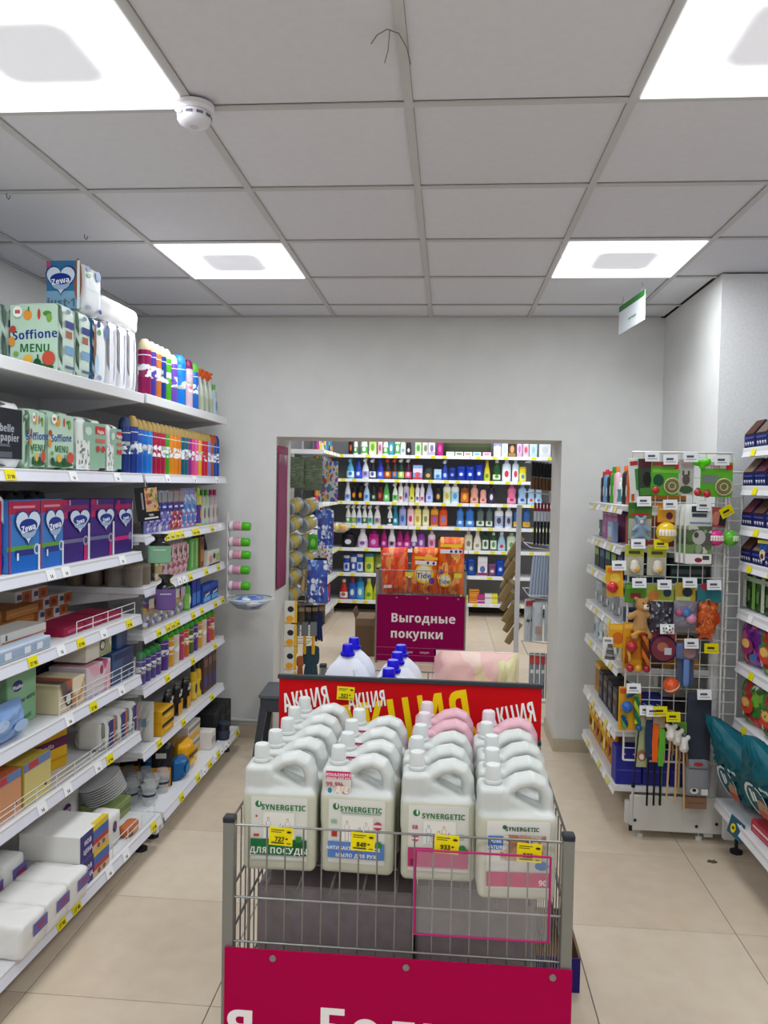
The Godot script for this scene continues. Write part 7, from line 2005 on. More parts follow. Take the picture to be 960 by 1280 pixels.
	for e in [[0.955, 0.092, "orangebx", "c8683c", "orange-pink tissue box, sixth shelf", "tissue box nearest lens"], [0.775, 0.090, "yellowbx", "c8b048", "yellow tissue box, sixth shelf", ""]]:
		one(e[0], e[1], y, carton(e[2], 0.165, 0.145, 0.12, e[3], [["r", 0.5, 0.9, 1.0, 0.2, "6a84b8"], ["r", 0.35, 0.9, 0.35, 0.15, "c83a3c"], ["r", 0.5, 0.4, 1.0, 0.8, {"orangebx": "d89a70", "yellowbx": "d8c880"}[e[2]]], ["o", 0.8, 0.25, 0.1, 0.1, "4a3c34"]]), "tissue_box", e[4], "tissue box")
	one(0.90, 0.28, y, carton("navyback", 0.35, 0.19, 0.10, "3a4870", [["r", 0.5, 0.5, 0.9, 0.3, "55648c"]]), "tissue_box", "blue-grey box behind the yellow tissue boxes", "tissue box")
	one(0.545, 0.235, y, carton("yelbig", 0.25, 0.155, 0.22, "d8a818", [["r", 0.5, 0.65, 1.0, 0.24, "5a1c4c"], ["t", 0.55, 0.62, 0.1, "d8b8c8", "Familia", 0.0], ["r", 0.5, 0.25, 1.0, 0.04, "c08a10"]]), "tissue_box", "big yellow box with plum band", "tissue box", "", PI / 2 - 0.25)
	for k in 3:
		one(0.245 - 0.112 * k, 0.09, y, carton("napk", 0.108, 0.125, 0.13, "dcdcd8", [["r", 0.55, 0.5, 0.3, 0.9, "2c3284"], ["r", 0.78, 0.5, 0.14, 0.9, "b8684c"], ["t", 0.55, 0.5, 0.05, "e8e8f0", "НЕЖНЫЕ", 0.0]], [], "soft"), "napkin_pack", "white napkin pack with navy stripe", "napkins", "on sixth shelf")
	one(0.33, 0.30, y, carton("greypk", 0.14, 0.14, 0.14, "c9c8c4", [], [], "soft"), "napkin_pack", "plain pale pack in back of sixth shelf", "napkins")
	# bottom shelf
	y = 0.15
	var purp := [["r", 0.70, 0.62, 0.6, 0.36, "6a62a8"], ["r", 0.74, 0.62, 0.34, 0.14, "a04464"]]
	var seam := [["r", 0.5, 0.5, 0.02, 0.5, "c4c0ba"], ["r", 0.5, 0.30, 0.96, 0.012, "d4d0ca"], ["r", 0.5, 0.62, 0.96, 0.012, "d4d0ca"]]
	var cube := carton("cube", 0.136, 0.108, 0.20, "e4e2de", purp, seam, "block")
	for k in 3:
		var o := cube
		one(1.045 - 0.1375 * k, -0.022, y, o, "napkin_pack", "white napkin block with purple band", "napkins", "at the bottom shelf's front")
	for k in 3:
		one(1.085 - 0.1375 * k, 0.172, y, carton("cube2", 0.136, 0.160, 0.155, "e4e2de", purp, [], "block"), "napkin_pack", "taller white napkin block with lilac band", "napkins", "in second row of bottom shelf")
	var big := carton("bignap", 0.215, 0.098, 0.235, "e2e0dc", [["r", 0.24, 0.5, 0.48, 1.0, "33287c"], ["r", 0.72, 0.86, 0.56, 0.28, "e0c020"], ["r", 0.72, 0.62, 0.56, 0.34, "3c64b0"], ["r", 0.72, 0.34, 0.56, 0.22, "b83440"], ["r", 0.70, 0.14, 0.60, 0.24, "d8b48c"], ["t", 0.24, 0.66, 0.18, "e4e0f0", "НОВ", 0.0], ["t", 0.24, 0.34, 0.18, "e4e0f0", "ЦЕНА", 0.0], ["o", 0.62, 0.14, 0.1, 0.18, "8a3c34"], ["o", 0.80, 0.14, 0.1, 0.18, "6a5a3c"]], seam)
	part(big, "top_stripe", box(0.10, 0.0006, 0.02), M("e0c020", 0.45), Vector3(0.055, 0.098, 0.107))
	one(0.585, 0.030, y, big, "napkin_pack", "lower purple-fronted napkin pack in the two-high stack", "napkins")
	one(0.590, 0.030, y + 0.0988, big, "napkin_pack", "upper purple-fronted napkin pack in the two-high stack", "napkins")
	one(0.365, 0.005, y, carton("oval", 0.155, 0.135, 0.10, "e2e0de", [["o", 0.62, 0.62, 0.20, 0.34, "4c2068"], ["o", 0.62, 0.62, 0.14, 0.22, "6a3c84"]], [], "block"), "tissue_pack", "white pack with plum oval beside napkin stack", "tissue pack")
	one(0.395, 0.245, y, carton("tallov", 0.44, 0.165, 0.10, "dad7d2", [["o", 0.75, 0.66, 0.15, 0.30, "4c2068"], ["t", 0.75, 0.66, 0.09, "d8c8e0", "Meule", 0.0]], [], "block"), "tissue_pack", "long cream pack with plum oval at the back", "tissue pack")
	one(1.00, 0.31, y, carton("navyslab", 0.30, 0.24, 0.06, "2c387c", [["r", 0.5, 0.5, 0.9, 0.2, "46549c"]]), "tissue_pack", "navy pack standing behind the white napkin blocks", "pack")
	var plate := hub("x")
	for k in 8:
		part(plate, "plate", lathe([[0, 0.0], [0.055, 0.0], [0.095, 0.010], [0.095, 0.0125], [0.055, 0.003], [0, 0.003]], 24), M("f0f0f0", 0.3), Vector3(0, 0.0105 * k, 0))
	part(plate, "film", lathe([[0.097, 0.0], [0.098, 0.09], [0.05, 0.098], [0, 0.1]], 24), M("eef0f0", 0.1, 0.0, "clear"))
	keep("plate", plate)
	one(0.075, 0.12, y + 0.09, plate, "plate_stack", "film-wrapped stack of white plates", "plates", "", 0.0, Vector3(0.2, 0, 0.35))
	one(0.075, 0.125, y, carton("under", 0.16, 0.07, 0.16, "8a9a5c", [["r", 0.5, 0.5, 0.9, 0.3, "6a7a48"]]), "napkin_pack", "olive pack under the white plates", "pack")
	var cup := hub("x")
	part(cup, "cup", lathe([[0, 0], [0.026, 0], [0.027, 0.002], [0.035, 0.088], [0.037, 0.09], [0.034, 0.09], [0.025, 0.004], [0, 0.004]], 18), M("d8dcde", 0.1, 0.0, "haze"))
	part(cup, "band", lathe([[0.0315, 0.045], [0.0325, 0.056]], 18), M("2c3454", 0.4))
	part(cup, "lid", lathe([[0.037, 0.088], [0.037, 0.094], [0.028, 0.098], [0.026, 0.112], [0, 0.113]], 18), M("dfe2e4", 0.15, 0.0, "haze"))
	keep("cup", cup)
	for r in 3:
		for k in 3:
			one(-0.095 - 0.078 * k, 0.0 + 0.085 * r + 0.02 * (k % 2), y - 0.01, cup, "plastic_cup", "clear lidded cup with navy ring", "cup", "in %s row on bottom shelf" % ["front", "middle", "back"][r], 0.0)
	one(0.22, -0.05, y, carton("orangepk", 0.10, 0.045, 0.05, "b8683c", [["r", 0.5, 0.5, 0.5, 0.6, "d89a78"]], [], "soft"), "small_pack", "small orange pack against the bottom fence", "pack")


# ---------------------------------------------------------------- aerosols and fresheners

func fill_aerosol_bay():
	var y := 2.02
	var w := "on aerosol bay's top shelf"
	var cream := "d8c4a0"
	for e in [[1.14, "8a1450", cream, "e8dce4", "magenta can with cream cap"], [1.075, "4a3a9c", cream, "dce0ee", "violet can with cream cap"], [1.01, "c8742c", cream, "f0e0cc", "orange can with cream cap"], [0.945, "22368c", cream, "e4e8f4", "navy can with cream cap"], [0.875, "48a81c", cream, "eaf4e0", "lime green can with cream cap"]]:
		two(e[0], 0.06, y, can(e[1], e[2], e[3], 0.265, 0.030), "aerosol_can", e[4], "can", w)
	two(0.79, 0.06, y, can("6a4ab0", "c8d0e4", "2c2488", 0.25, 0.031), "aerosol_can", "purple can with silver cap", "can", w)
	two(0.665, 0.07, y, can("1c78d0", "2c88e0", "7ab8ec", 0.27, 0.042), "aerosol_can", "wide bright blue can", "can", w)
	two(0.545, 0.06, y, can("d0b4c0", "7a1450", "e0708c", 0.265, 0.030), "aerosol_can", "pale can with maroon cap", "can", w)
	two(0.445, 0.06, y, can("2464c4", "4cb02c", "dce8f4", 0.26, 0.028), "aerosol_can", "blue can with green cap", "can", w)
	for k in 3:
		two(0.345 - 0.085 * k, 0.06, y, bottle("spray", "a8ada0", "c8501c", "9aa08c", 0.25, 0.036, "c8c8bc"), "spray_bottle", "clear spray bottle with orange trigger", "spray bottle", w, -0.5)
	two(0.07, 0.06, y, bottle("square", "a8b8c4", "5aa83c", "b8c8d4", 0.19, 0.030, "6a90b0"), "bottle", "grey-blue bottle with green cap", "bottle", w)
	y = 1.665
	w = "on aerosol bay's second shelf"
	var gold := "b89a5c"
	var list := [["20387c", "3a4a7c", "navy can"], ["1c3a8c", gold, "deep blue can"], ["1c5cb8", gold, "blue can"], ["1c6cc8", gold, "blue can"], ["2484d4", gold, "bright blue can"], ["a81840", gold, "crimson can"], ["a81840", gold, "crimson can"], ["b01c48", gold, "crimson can"], ["4a9a24", gold, "green can"], ["e08a1c", gold, "orange can"], ["e0841c", gold, "orange can"], ["d87a18", gold, "orange can"], ["145c74", gold, "teal can"], ["1c6478", gold, "teal can"], ["8a2c84", gold, "purple can"], ["d84a8c", gold, "pink can"], ["e8609c", gold, "pink can"], ["e8b01c", gold, "yellow can"], ["c81c38", gold, "red can"], ["c4243c", gold, "red can"], ["8a84d0", gold, "lavender can"], ["a85a34", "b8542c", "brown can with rust cap"], ["2454a8", "b84a24", "blue can with rust cap"], ["1c50ac", "1c4490", "blue can with blue cap"]]
	for k in list.size():
		var e: Array = list[k]
		two(1.345 - 0.0565 * k, 0.055 + (0.012 if k == 0 else 0.0), y, can(e[0], e[1], "dfe2ee", 0.245 if k != 1 else 0.255, 0.0262), "aerosol_can", e[2] + (" with gold cap" if e[1] == gold else " with grey cap" if k == 0 else ""), "can", w)
	# third
	y = 1.385
	w = "on aerosol bay's third shelf"
	splat("violetflow", "7a78b8", ["4a3c9c", "a898d8", "b8bccc", "d8cce8", "4a5ac0"], 60, 2, 7, 48, 80)
	splat("redflow", "c03a44", ["8a2038", "e8a060", "3a3c90", "e8d0c8", "d86a3c"], 60, 2, 7, 48, 80)
	splat("pinkblue", "7a9cd0", ["d890b0", "4a78c0", "c8d8ee", "b05a8c"], 60, 2, 7, 48, 80)
	for k in 4:
		two(1.12 - 0.082 * k, 0.05, y, bag_proto("vio", 0.078, 0.20, 0.035, "violetflow", [["r", 0.5, 0.60, 0.96, 0.18, "20248c"], ["r", 0.5, 0.60, 0.6, 0.05, "d8d8ec"], ["r", 0.5, 0.85, 0.96, 0.26, "8a8c94"]], 11), "freshener_pack", "violet freshener pack with navy band", "air freshener", w)
	for k in 2:
		two(0.79 - 0.082 * k, 0.05, y, bag_proto("red2", 0.078, 0.20, 0.035, "redflow", [["r", 0.5, 0.60, 0.96, 0.18, "20248c"], ["r", 0.5, 0.60, 0.6, 0.05, "d8d8ec"], ["r", 0.5, 0.85, 0.96, 0.26, "94888c"]], 12), "freshener_pack", "red freshener pack with navy band", "air freshener", w)
	for k in 3:
		two(0.63 - 0.078 * k, 0.05, y, bag_proto("pb", 0.074, 0.21, 0.035, "pinkblue", [], 13), "freshener_pack", "pink and blue mottled freshener pack", "air freshener", w)
	two(0.385, 0.05, y, bottle("square", "c8b84c", "b8cc1c", "4a3c94", 0.21, 0.034, "d88a3c"), "freshener_bottle", "yellow freshener with lime cap", "air freshener", w)
	for k in 2:
		two(0.305 - 0.075 * k, 0.05, y, bottle("square", "a8b89c", "3a8a24", "b8c4ac", 0.20, 0.030, "7a5a84"), "freshener_bottle", "pale green freshener with green cap", "air freshener", w)
	for k in 2:
		two(0.14 - 0.075 * k, 0.05, y, bottle("square", "b8a8b0", "b01c6c", "c8b8c0", 0.20, 0.030, "8a9a58"), "freshener_bottle", "mauve freshener with magenta cap", "air freshener", w)
	# fourth
	y = 1.15
	w = "on aerosol bay's fourth shelf"
	var jar := hub("x")
	part(jar, "jar", lathe([[0, 0], [0.036, 0], [0.040, 0.006], [0.040, 0.075], [0.037, 0.082], [0.033, 0.082], [0.033, 0.01], [0, 0.01]], 18), M("7e7264", 0.25))
	part(jar, "wax", lathe([[0, 0.06], [0.034, 0.06]], 18), M("c8bfae", 0.6))
	part(jar, "lid", lathe([[0.041, 0.080], [0.041, 0.094], [0.038, 0.098], [0, 0.098]], 18), M("8d8172", 0.5))
	keep("jar", jar)
	for r in 2:
		for k in 4:
			two(1.225 - 0.095 * r, 0.07 + 0.092 * k, y, jar, "candle_jar", "grey-brown candle jar", "jar", "in %s row at the open bay end" % ["outer", "inner"][r], 0.0)
	splat("rosepack", "c89aa0", ["e0c4c8", "a85a70", "d8d0c8", "8a4a5c", "e8b0b8"], 60, 2, 7, 48, 80)
	splat("creampack", "b8a878", ["d8d0b0", "8a9a58", "c89a7c", "e4dcc8"], 60, 2, 7, 48, 80)
	for k in 6:
		var g := 1 if k < 1 else 0
		two(0.98 - 0.075 * k, 0.05, y, bag_proto(["rose", "creamp"][g], 0.07, 0.165, 0.035, ["rosepack", "creampack"][g], [["r", 0.5, 0.75, 0.4, 0.3, ["d8c4c0", "d8c030"][g]]], 14), "freshener_pack", ["rose print sachet pack", "cream and yellow sachet pack"][g], "air freshener", w)
	for k in 2:
		two(0.525 - 0.072 * k, 0.05, y, carton("greens", 0.066, 0.17, 0.04, "5aa04c", [["r", 0.5, 0.5, 0.5, 0.8, "8ac070"]]), "freshener_box", "slim green freshener box", "air freshener", w)
	two(0.370, 0.05, y, carton("brownb", 0.07, 0.17, 0.05, "7a4824", [["r", 0.5, 0.4, 0.8, 0.4, "a8703c"], ["r", 0.5, 0.85, 0.8, 0.2, "3a2418"]]), "freshener_box", "dark brown freshener box", "air freshener", w)
	for k in 3:
		two(0.285 - 0.075 * k, 0.10, y, bottle("pear", "16181c", "0f1014", "24262a", 0.20, 0.034, "3a3a3e", 1.0), "diffuser_bottle", "black diffuser bottle behind picture box", "bottle", w)
	two(0.205, 0.030, y, carton("picbox", 0.22, 0.085, 0.05, "c8c8c0", [["o", 0.2, 0.45, 0.3, 0.5, "d88478"], ["o", 0.5, 0.6, 0.2, 0.4, "2c3444"], ["o", 0.78, 0.5, 0.3, 0.5, "9ab84c"], ["r", 0.5, 0.06, 0.98, 0.1, "2c2c30"]]), "diffuser_box", "white box with fruit pictures before black bottles", "box", "")
	# fifth
	y = 0.94
	w = "on aerosol bay's fifth shelf"
	splat("bouquet", "a8a0a8", ["c04a6c", "5a78b8", "d8b04c", "e0dce0", "6a4a84", "7a9a58"], 70, 2, 6, 48, 80)
	for k in 6:
		two(1.12 - 0.088 * k, 0.05, y, bag_proto("bq%d" % (k % 2), 0.08, 0.15, 0.04, "bouquet", [["r", 0.5, 0.78, 0.8, 0.3, ["c8c4b8", "b8a8c8"][k % 2]]], 15 + k % 2), "freshener_pack", ["flower print sachet with cream header", "flower print sachet with lilac header"][k % 2], "air freshener", w)
	two(0.565, 0.05, y, bottle("square", "58a838", "3c8a20", "8ac868", 0.16, 0.036, "d8e8c8"), "freshener_bottle", "green freshener bottle", "air freshener", w)
	for k in 2:
		two(0.485 - 0.075 * k, 0.05, y, carton("nblue", 0.068, 0.16, 0.04, "1c2c94", [["r", 0.5, 0.3, 0.9, 0.4, "3a78c8"]]), "freshener_box", "slim royal blue box", "air freshener", w)
	for k in 2:
		two(0.285 - 0.15 * k, 0.045, y, carton("wideb", 0.14, 0.10, 0.05, "2c58b8", [["r", 0.5, 0.55, 0.9, 0.3, "1c2470"], ["r", 0.5, 0.2, 0.9, 0.25, "6ab0e0"], ["t", 0.5, 0.47, 0.14, "e0e8f8", "Дивный", 0.1]]), "freshener_box", "wide blue freshener box", "air freshener", w)
	# sixth: green caps
	y = 0.695
	w = "on aerosol bay's sixth shelf"
	for k in 4:
		two(1.19 - 0.065 * k, 0.05, y, can("55488a", "2c8a3c", "8a6ab0", 0.15, 0.025), "freshener_can", "short violet freshener can", "air freshener", w)
	for k in 11:
		var c: String = ["5a3a8c", "d8a030", "d8d0c0", "b03c6c", "c8602c", "4a6a30"][k % 6]
		two(0.90 - 0.077 * k, 0.055, y, can(c, "2f9a1c", "e8c84c", 0.185, 0.033), "freshener_can", "%s-banded freshener can with green cap" % ["violet", "amber", "cream", "rose", "orange", "olive"][k % 6], "air freshener", w)
	for k in 3:
		two(1.20 - 0.02 * k, 0.10 + 0.12 * k, y, carton("whitepk", 0.08, 0.13, 0.06, "b8b4b0", [["r", 0.5, 0.5, 0.6, 0.5, "a08480"]]), "freshener_box", "off-white box at the open bay end", "air freshener", w, 0.0)
	# seventh: yellow and black household goods
	y = 0.405
	w = "on aerosol bay's second-lowest shelf"
	for k in 3:
		two(1.12, 0.07 + 0.13 * k, y, bag_proto("clearpk", 0.12, 0.19, 0.05, "c4c4c0", [["r", 0.5, 0.5, 0.6, 0.2, "7a94a4"]], 17), "glove_pack", "cloudy white packet", "packet", w, 0.0)
	for k in 2:
		two(0.97, 0.055, y + 0.0605 * k, carton("yblk", 0.16, 0.06, 0.12, "d8a018", [["r", 0.5, 0.8, 1.0, 0.3, "24201c"], ["r", 0.5, 0.4, 0.5, 0.2, "f0c848"]]), "polish_box", "yellow and black flat box in short stack", "box", w)
	for k in 6:
		two(0.82 - 0.068 * k, 0.055 + 0.02 * (k % 2), y, bag_proto("yb%d" % (k % 2), 0.066, 0.15, 0.035, ["26242a", "3a3020"][k % 2], [["r", 0.5, 0.22, 0.9, 0.4, "d89c14"], ["r", 0.5, 0.7, 0.6, 0.12, "c8c4bc"]], 18), "shoe_pack", ["black shoe-care packet with amber base", "dark brown shoe-care packet with amber base"][k % 2], "packet", w)
	for k in 2:
		two(0.40 - 0.08 * k, 0.06, y, bottle("square", "d8b020", "2c2824", "e8c848", 0.19, 0.032, "26221c"), "polish_bottle", "yellow polish bottle with black cap", "bottle", w)
	for k in 3:
		two(0.245 - 0.085 * k, 0.06, y, carton("brn", 0.078, 0.215, 0.05, "5c4038", [["r", 0.5, 0.3, 0.7, 0.3, "3c3c84"], ["r", 0.5, 0.8, 0.8, 0.2, "7a5a4c"]]), "insole_box", "tall brown insole box", "box", w)
	# bottom
	y = 0.14
	w = "on aerosol bay's bottom shelf"
	for k in 3:
		two(0.98, 0.02 + 0.16 * k, y, bag_proto("blackyel", 0.10, 0.21, 0.05, "1f1e22", [["r", 0.5, 0.25, 0.95, 0.45, "c88a14"], ["r", 0.5, 0.75, 0.5, 0.12, "b8b8b4"]], 19), "glove_pack", "black packet with amber base", "packet", w, 0.2)
	for k in 2:
		two(0.86, -0.02 + 0.14 * k, y, bag_proto("bluesp", 0.13, 0.10, 0.09, "1c5c94", [["o", 0.5, 0.5, 0.5, 0.5, "2c80b8"]], 21), "cloth_pack", "blue packet lying low", "packet", w)
	for k in 2:
		two(0.73, 0.0 + 0.16 * k, y, bag_proto("yelsp", 0.16, 0.14, 0.10, "dca010", [["r", 0.5, 0.55, 0.8, 0.12, "2c2824"], ["r", 0.5, 0.3, 0.7, 0.2, "e8c050"]], 22), "cloth_pack", "yellow packet with dark stripe", "packet", w)
	for k in 4:
		two(0.56 - 0.004 * k, 0.08, y + 0.0455 * k, carton("stk%d" % (k % 2), 0.20, 0.045, 0.16, ["d4b070", "cfcac4"][k % 2], [["r", 0.5, 0.5, 0.95, 0.4, ["e0a030", "8a8078"][k % 2]]]), "insole_box", ["amber flat box in stack", "grey-white flat box in stack"][k % 2], "box", w)
	for k in 2:
		two(0.41, 0.02 + 0.19 * k, y, carton("wht", 0.08, 0.10, 0.17, "d8d4d0", [["r", 0.5, 0.5, 0.9, 0.3, "b0aca8"]]), "insole_box", "white box beside black boxes", "box", w)
	for k in 3:
		two(0.30 - 0.12 * k, 0.07, y, carton("blkbox", 0.115, 0.17 - 0.02 * (k % 2), 0.24, "17171c", [["r", 0.5, 0.6, 0.6, 0.2, "2c2c38"]]), "shoe_box", "black shoe-care box", "box", w)
	two(0.25, -0.075, y, bottle("tub", "20242e", "2c3444", "343c4c", 0.10, 0.035, "4a5468", 1.0), "polish_tub", "dark navy tub before black boxes", "tub", "")


# ---------------------------------------------------------------- last small things

func small_things():
	# smoke detector on the ceiling grid
	var d := hub("x")
	part(d, "base", lathe([[0, 0], [0.055, 0], [0.055, -0.012], [0.050, -0.016], [0.048, -0.020], [0, -0.020]], 28), M("e4e2e8", 0.4))
	part(d, "chamber", lathe([[0.044, -0.020], [0.046, -0.026], [0.046, -0.040], [0.040, -0.050], [0.018, -0.058], [0, -0.058]], 28), M("dddbe4", 0.4))
	for k in 10:
		var a := TAU * k / 10
		part(d, "slot", box(0.018, 0.007, 0.004), M("6c6a72", 0.7), Vector3(sin(a) * 0.0455, -0.036, cos(a) * 0.0455), Vector3(0, a, 0))
	part(d, "lens", lathe([[0, -0.059], [0.012, -0.059], [0.012, -0.057]], 14), M("c8c6d0", 0.3))
	put(keep("det_smoke", d), "smoke_detector", "round white smoke detector on a ceiling grid crossing", "smoke detector", "", Vector3(-0.722, CEIL - 0.001, -2.155))
	# hanging aisle sign
	var s := hub("x")
	part(s, "board", box(0.004, 0.15, 0.40), M("dfe6ec", 0.4))
	part(s, "top_band", box(0.0048, 0.030, 0.40), M("2f7a34", 0.45), Vector3(0, 0.12, 0))
	text(s, "зоотовары", 0.016, M("5c8a64", 0.5), Vector3(-0.0026, 0.055, 0.02), Vector3(0, -PI / 2, 0), true, 0.0004)
	for z in [-0.15, 0.15]:
		part(s, "hanger", wire([Vector3(0, 0.15, z), Vector3(0, 0.172, z), Vector3(0.006, 0.180, z), Vector3(0, 0.196, z)], 0.0014), M("8a8c8e", 0.4, 0.5))
	put(keep("hangsign", s), "hanging_sign", "white hanging aisle sign with green top band", "sign", "", Vector3(0.925, 2.472, -4.20), 0.1)
	# grey stool by the far wall
	var st := hub("x")
	var grey := M("3c4048", 0.5)
	part(st, "seat", box(0.30, 0.03, 0.30, 0.008), M("5a5f66", 0.45), Vector3(0, 0.36, 0))
	part(st, "skirt", box(0.285, 0.08, 0.285, 0.006), grey, Vector3(0, 0.282, 0))
	for sx in [-1, 1]:
		for sz in [-1, 1]:
			var leg := begin()
			leg.set_smooth_group(-1)
			var top := Vector3(sx * 0.122, 0.31, sz * 0.122)
			var foot := Vector3(sx * 0.165, 0.0, sz * 0.165)
			for q in [[Vector3(-1, 0, -1), Vector3(1, 0, -1)], [Vector3(1, 0, -1), Vector3(1, 0, 1)], [Vector3(1, 0, 1), Vector3(-1, 0, 1)], [Vector3(-1, 0, 1), Vector3(-1, 0, -1)]]:
				quad(leg, top + q[0] * 0.022, top + q[1] * 0.022, foot + q[1] * 0.016, foot + q[0] * 0.016, (top + foot) / 2)
			quad(leg, foot + Vector3(-1, 0, -1) * 0.016, foot + Vector3(1, 0, -1) * 0.016, foot + Vector3(1, 0, 1) * 0.016, foot + Vector3(-1, 0, 1) * 0.016, (top + foot) / 2)
			part(st, "leg", done(leg), grey)
	put(keep("stool", st), "stool", "grey plastic stool by the far wall behind the jugs", "stool", "", Vector3(-0.945, 0.0005, -4.66), 0.05)
	# glass bowl on a ring at the end of the shelving
	splat("marbles", "8a9cb0", ["2c48b0", "e0e8f0", "4a6ac0", "a8b8c8", "1c3490"], 60, 2, 7, 64, 48)
	var b := hub("x")
	part(b, "bowl", lathe([[0, 0], [0.05, 0.002], [0.09, 0.018], [0.122, 0.05], [0.134, 0.075], [0.131, 0.075], [0.118, 0.05], [0.088, 0.022], [0.05, 0.006], [0, 0.005]], 28), M("dfe8ee", 0.06, 0.0, "clear"))
	part(b, "filling", lathe([[0, 0.010], [0.07, 0.014], [0.10, 0.034], [0.116, 0.054], [0.10, 0.072], [0.06, 0.084], [0, 0.088]], 24), mats["marbles"])
	part(b, "rim", lathe([[0.131, 0.073], [0.136, 0.073], [0.136, 0.079], [0.131, 0.079]], 28), M("c8d4da", 0.15))
	put(keep("bowlb", b), "glass_bowl", "clear bowl of blue and white pieces at the shelving's end", "bowl", "", Vector3(-1.172, 0.868, -4.60))
	var arm := hub("x")
	part(arm, "arm", wire([Vector3(0, 0.0, 0), Vector3(0.05, 0.0, 0.0), Vector3(0.06, 0.004, 0.004)], 0.003), M("dededc", 0.4))
	part(arm, "ring", lathe([[0.1365, 0], [0.1405, 0], [0.1405, 0.004], [0.1365, 0.004]], 28), M("dededc", 0.4), Vector3(0.163, -0.0055, 0.06))
	part(arm, "clip", wire([Vector3(0, 0.05, 0), Vector3(0.012, 0.02, 0), Vector3(0.012, -0.04, 0), Vector3(0, -0.05, 0)], 0.003), M("dededc", 0.4))
	put(keep("armb", arm), "bowl_bracket", "white wire ring bracket holding the clear bowl", "bracket", "", Vector3(-1.335, 0.944, -4.66))
	# pink rollers with green caps on a strip at the end of the shelving
	var r := hub("x")
	part(r, "tube", lathe([[0, 0], [0.024, 0], [0.027, 0.004], [0.027, 0.075], [0.022, 0.082], [0, 0.082]], 18), M("c58aa0", 0.35))
	part(r, "cap", lathe([[0.0255, 0.080], [0.0265, 0.083], [0.0265, 0.120], [0.022, 0.130], [0, 0.131]], 18), M("4cae1c", 0.32))
	part(r, "neck_ring", lathe([[0.0275, 0.070], [0.028, 0.076], [0.0275, 0.080]], 18), M("d8a8b8", 0.35))
	keep("roller", r)
	for k in 5:
		put(r, "roll_on_bottle", "pink bottle with green cap lying sideways", "bottle", "on a strip at shelving end", Vector3(-1.322 - 0.004 * (k % 2), [1.366, 1.270, 1.192, 1.100, 1.003][k], -4.675), 0.0, "the top", Vector3(0, 0, -PI / 2))
	var strip := hub("x")
	part(strip, "strip", box(0.004, 0.52, 0.05), M("d4d4d2", 0.4))
	for k in 5:
		part(strip, "clip", lathe([[0.0285, -0.01], [0.030, -0.01], [0.030, 0.01], [0.0285, 0.01]], 16), M("d0d4d6", 0.3), Vector3(0.02, [1.366, 1.270, 1.192, 1.100, 1.003][k] - 0.93, 0), Vector3(0, 0, PI / 2))
	put(keep("strip_end", strip), "clip_strip", "white merchandising strip carrying the pink sideways bottles", "strip", "", Vector3(-1.326, 0.93, -4.675))
	# two black-topped vase bottles hanging in front of the bay joint
	for e in [["7fae8c", 0.10, 0.130, "black-topped bottle with pale green label between bays", -1.286, 1.265, -3.42], ["6f5490", 0.09, 0.160, "black-topped bottle with violet label between bays", -1.285, 1.043, -3.50]]:
		var v := hub("x")
		var w: float = e[1] / 2
		var h: float = e[2]
		part(v, "bottle", lathe([[0, 0], [w * 0.9, 0], [w, 0.005], [w, h * 0.62], [w * 0.82, h * 0.70], [w * 0.45, h * 0.78], [w * 0.42, h * 0.86], [w * 0.75, h * 0.97], [w * 0.78, h], [w * 0.68, h], [w * 0.3, h * 0.88], [0, h * 0.86]], 22, 1.0, 0.6), M("15161a", 0.2, 0.0, "gloss"))
		part(v, "label", lathe([[w * 1.01, h * 0.02], [w * 1.01, h * 0.60]], 22, 1.0, 0.6), M(e[0], 0.4))
		part(v, "label_lines", box(w * 1.1, 0.004, 0.001), M("d0d8d0", 0.4), Vector3(0, h * 0.45, w * 0.615))
		part(v, "hanger", box(0.01, 0.05, 0.002), M("d8dce0", 0.3), Vector3(0, h * 0.95, -w * 0.45))
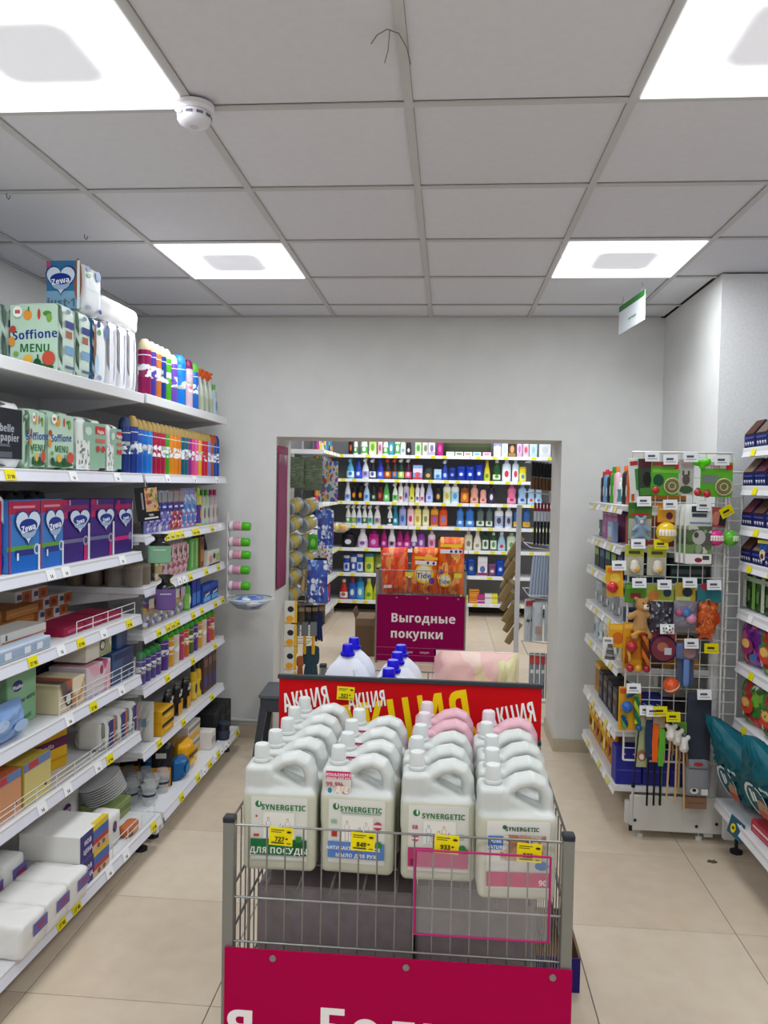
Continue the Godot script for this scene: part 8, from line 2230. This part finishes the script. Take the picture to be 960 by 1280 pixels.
		put(v, "vase_bottle", e[3], "bottle", "", Vector3(e[4], e[5], e[6]), 0.35)
		v.free()
	var pane := hub("x")
	part(pane, "pane", box(0.16, 0.30, 0.003), M("e4ecec", 0.1, 0.0, "clear"))
	for k in 3:
		put(pane, "shelf_divider", "clear upright divider at the bay joint", "divider", ["on fifth shelf", "on sixth shelf", "on second-lowest shelf"][k], Vector3(-1.44, [0.945, 0.70, 0.41][k], -3.415 + 0.001 * k), 0.0, "", Vector3.ZERO)
	pane.free()
	# wire hooks and a loose wire left in the ceiling
	for e in [[4, Vector3(-1.63, CEIL, -2.78), "small wire hook in ceiling by the frame edge"], [5, Vector3(-1.56, CEIL, -3.25), "small wire hook in ceiling above the paper shelving"]]:
		var hk := hub("x")
		part(hk, "hook", wire([Vector3(0, 0.0, 0), Vector3(0, -0.012, 0), Vector3(0.008, -0.022, 0), Vector3(0.014, -0.014, 0), Vector3(0.012, -0.008, 0)], 0.0015), M("5c5a5c", 0.5))
		put(hk, "ceiling_hook", e[2], "hook", "", e[1])
		hk.free()
	var lw := hub("x")
	part(lw, "wire_loop", wire([Vector3(-0.048, -0.004, 0.0), Vector3(-0.03, -0.010, 0.045), Vector3(-0.006, -0.006, 0.06), Vector3(0.02, -0.010, 0.05), Vector3(0.035, -0.014, 0.0), Vector3(0.04, -0.006, -0.09)], 0.0013), M("7a7262", 0.6))
	part(lw, "wire_tail", wire([Vector3(0.0, -0.006, 0.058), Vector3(-0.008, -0.02, 0.0), Vector3(-0.022, -0.012, -0.07)], 0.0012), M("7a7262", 0.6))
	put(keep("lw", lw), "loose_wire", "loose thin wire dangling from the central ceiling runner", "wire", "", Vector3(-0.155, CEIL - 0.002, -1.865))
	var th := hub("x")
	part(th, "thread", wire([Vector3(0, 0, 0), Vector3(0.002, -0.05, 0), Vector3(0.006, -0.09, 0.004)], 0.001), M("dcdcda", 0.5))
	put(keep("th", th), "loose_thread", "short white thread hanging from ceiling by the far light", "thread", "", Vector3(0.44, CEIL - 0.001, -3.35))
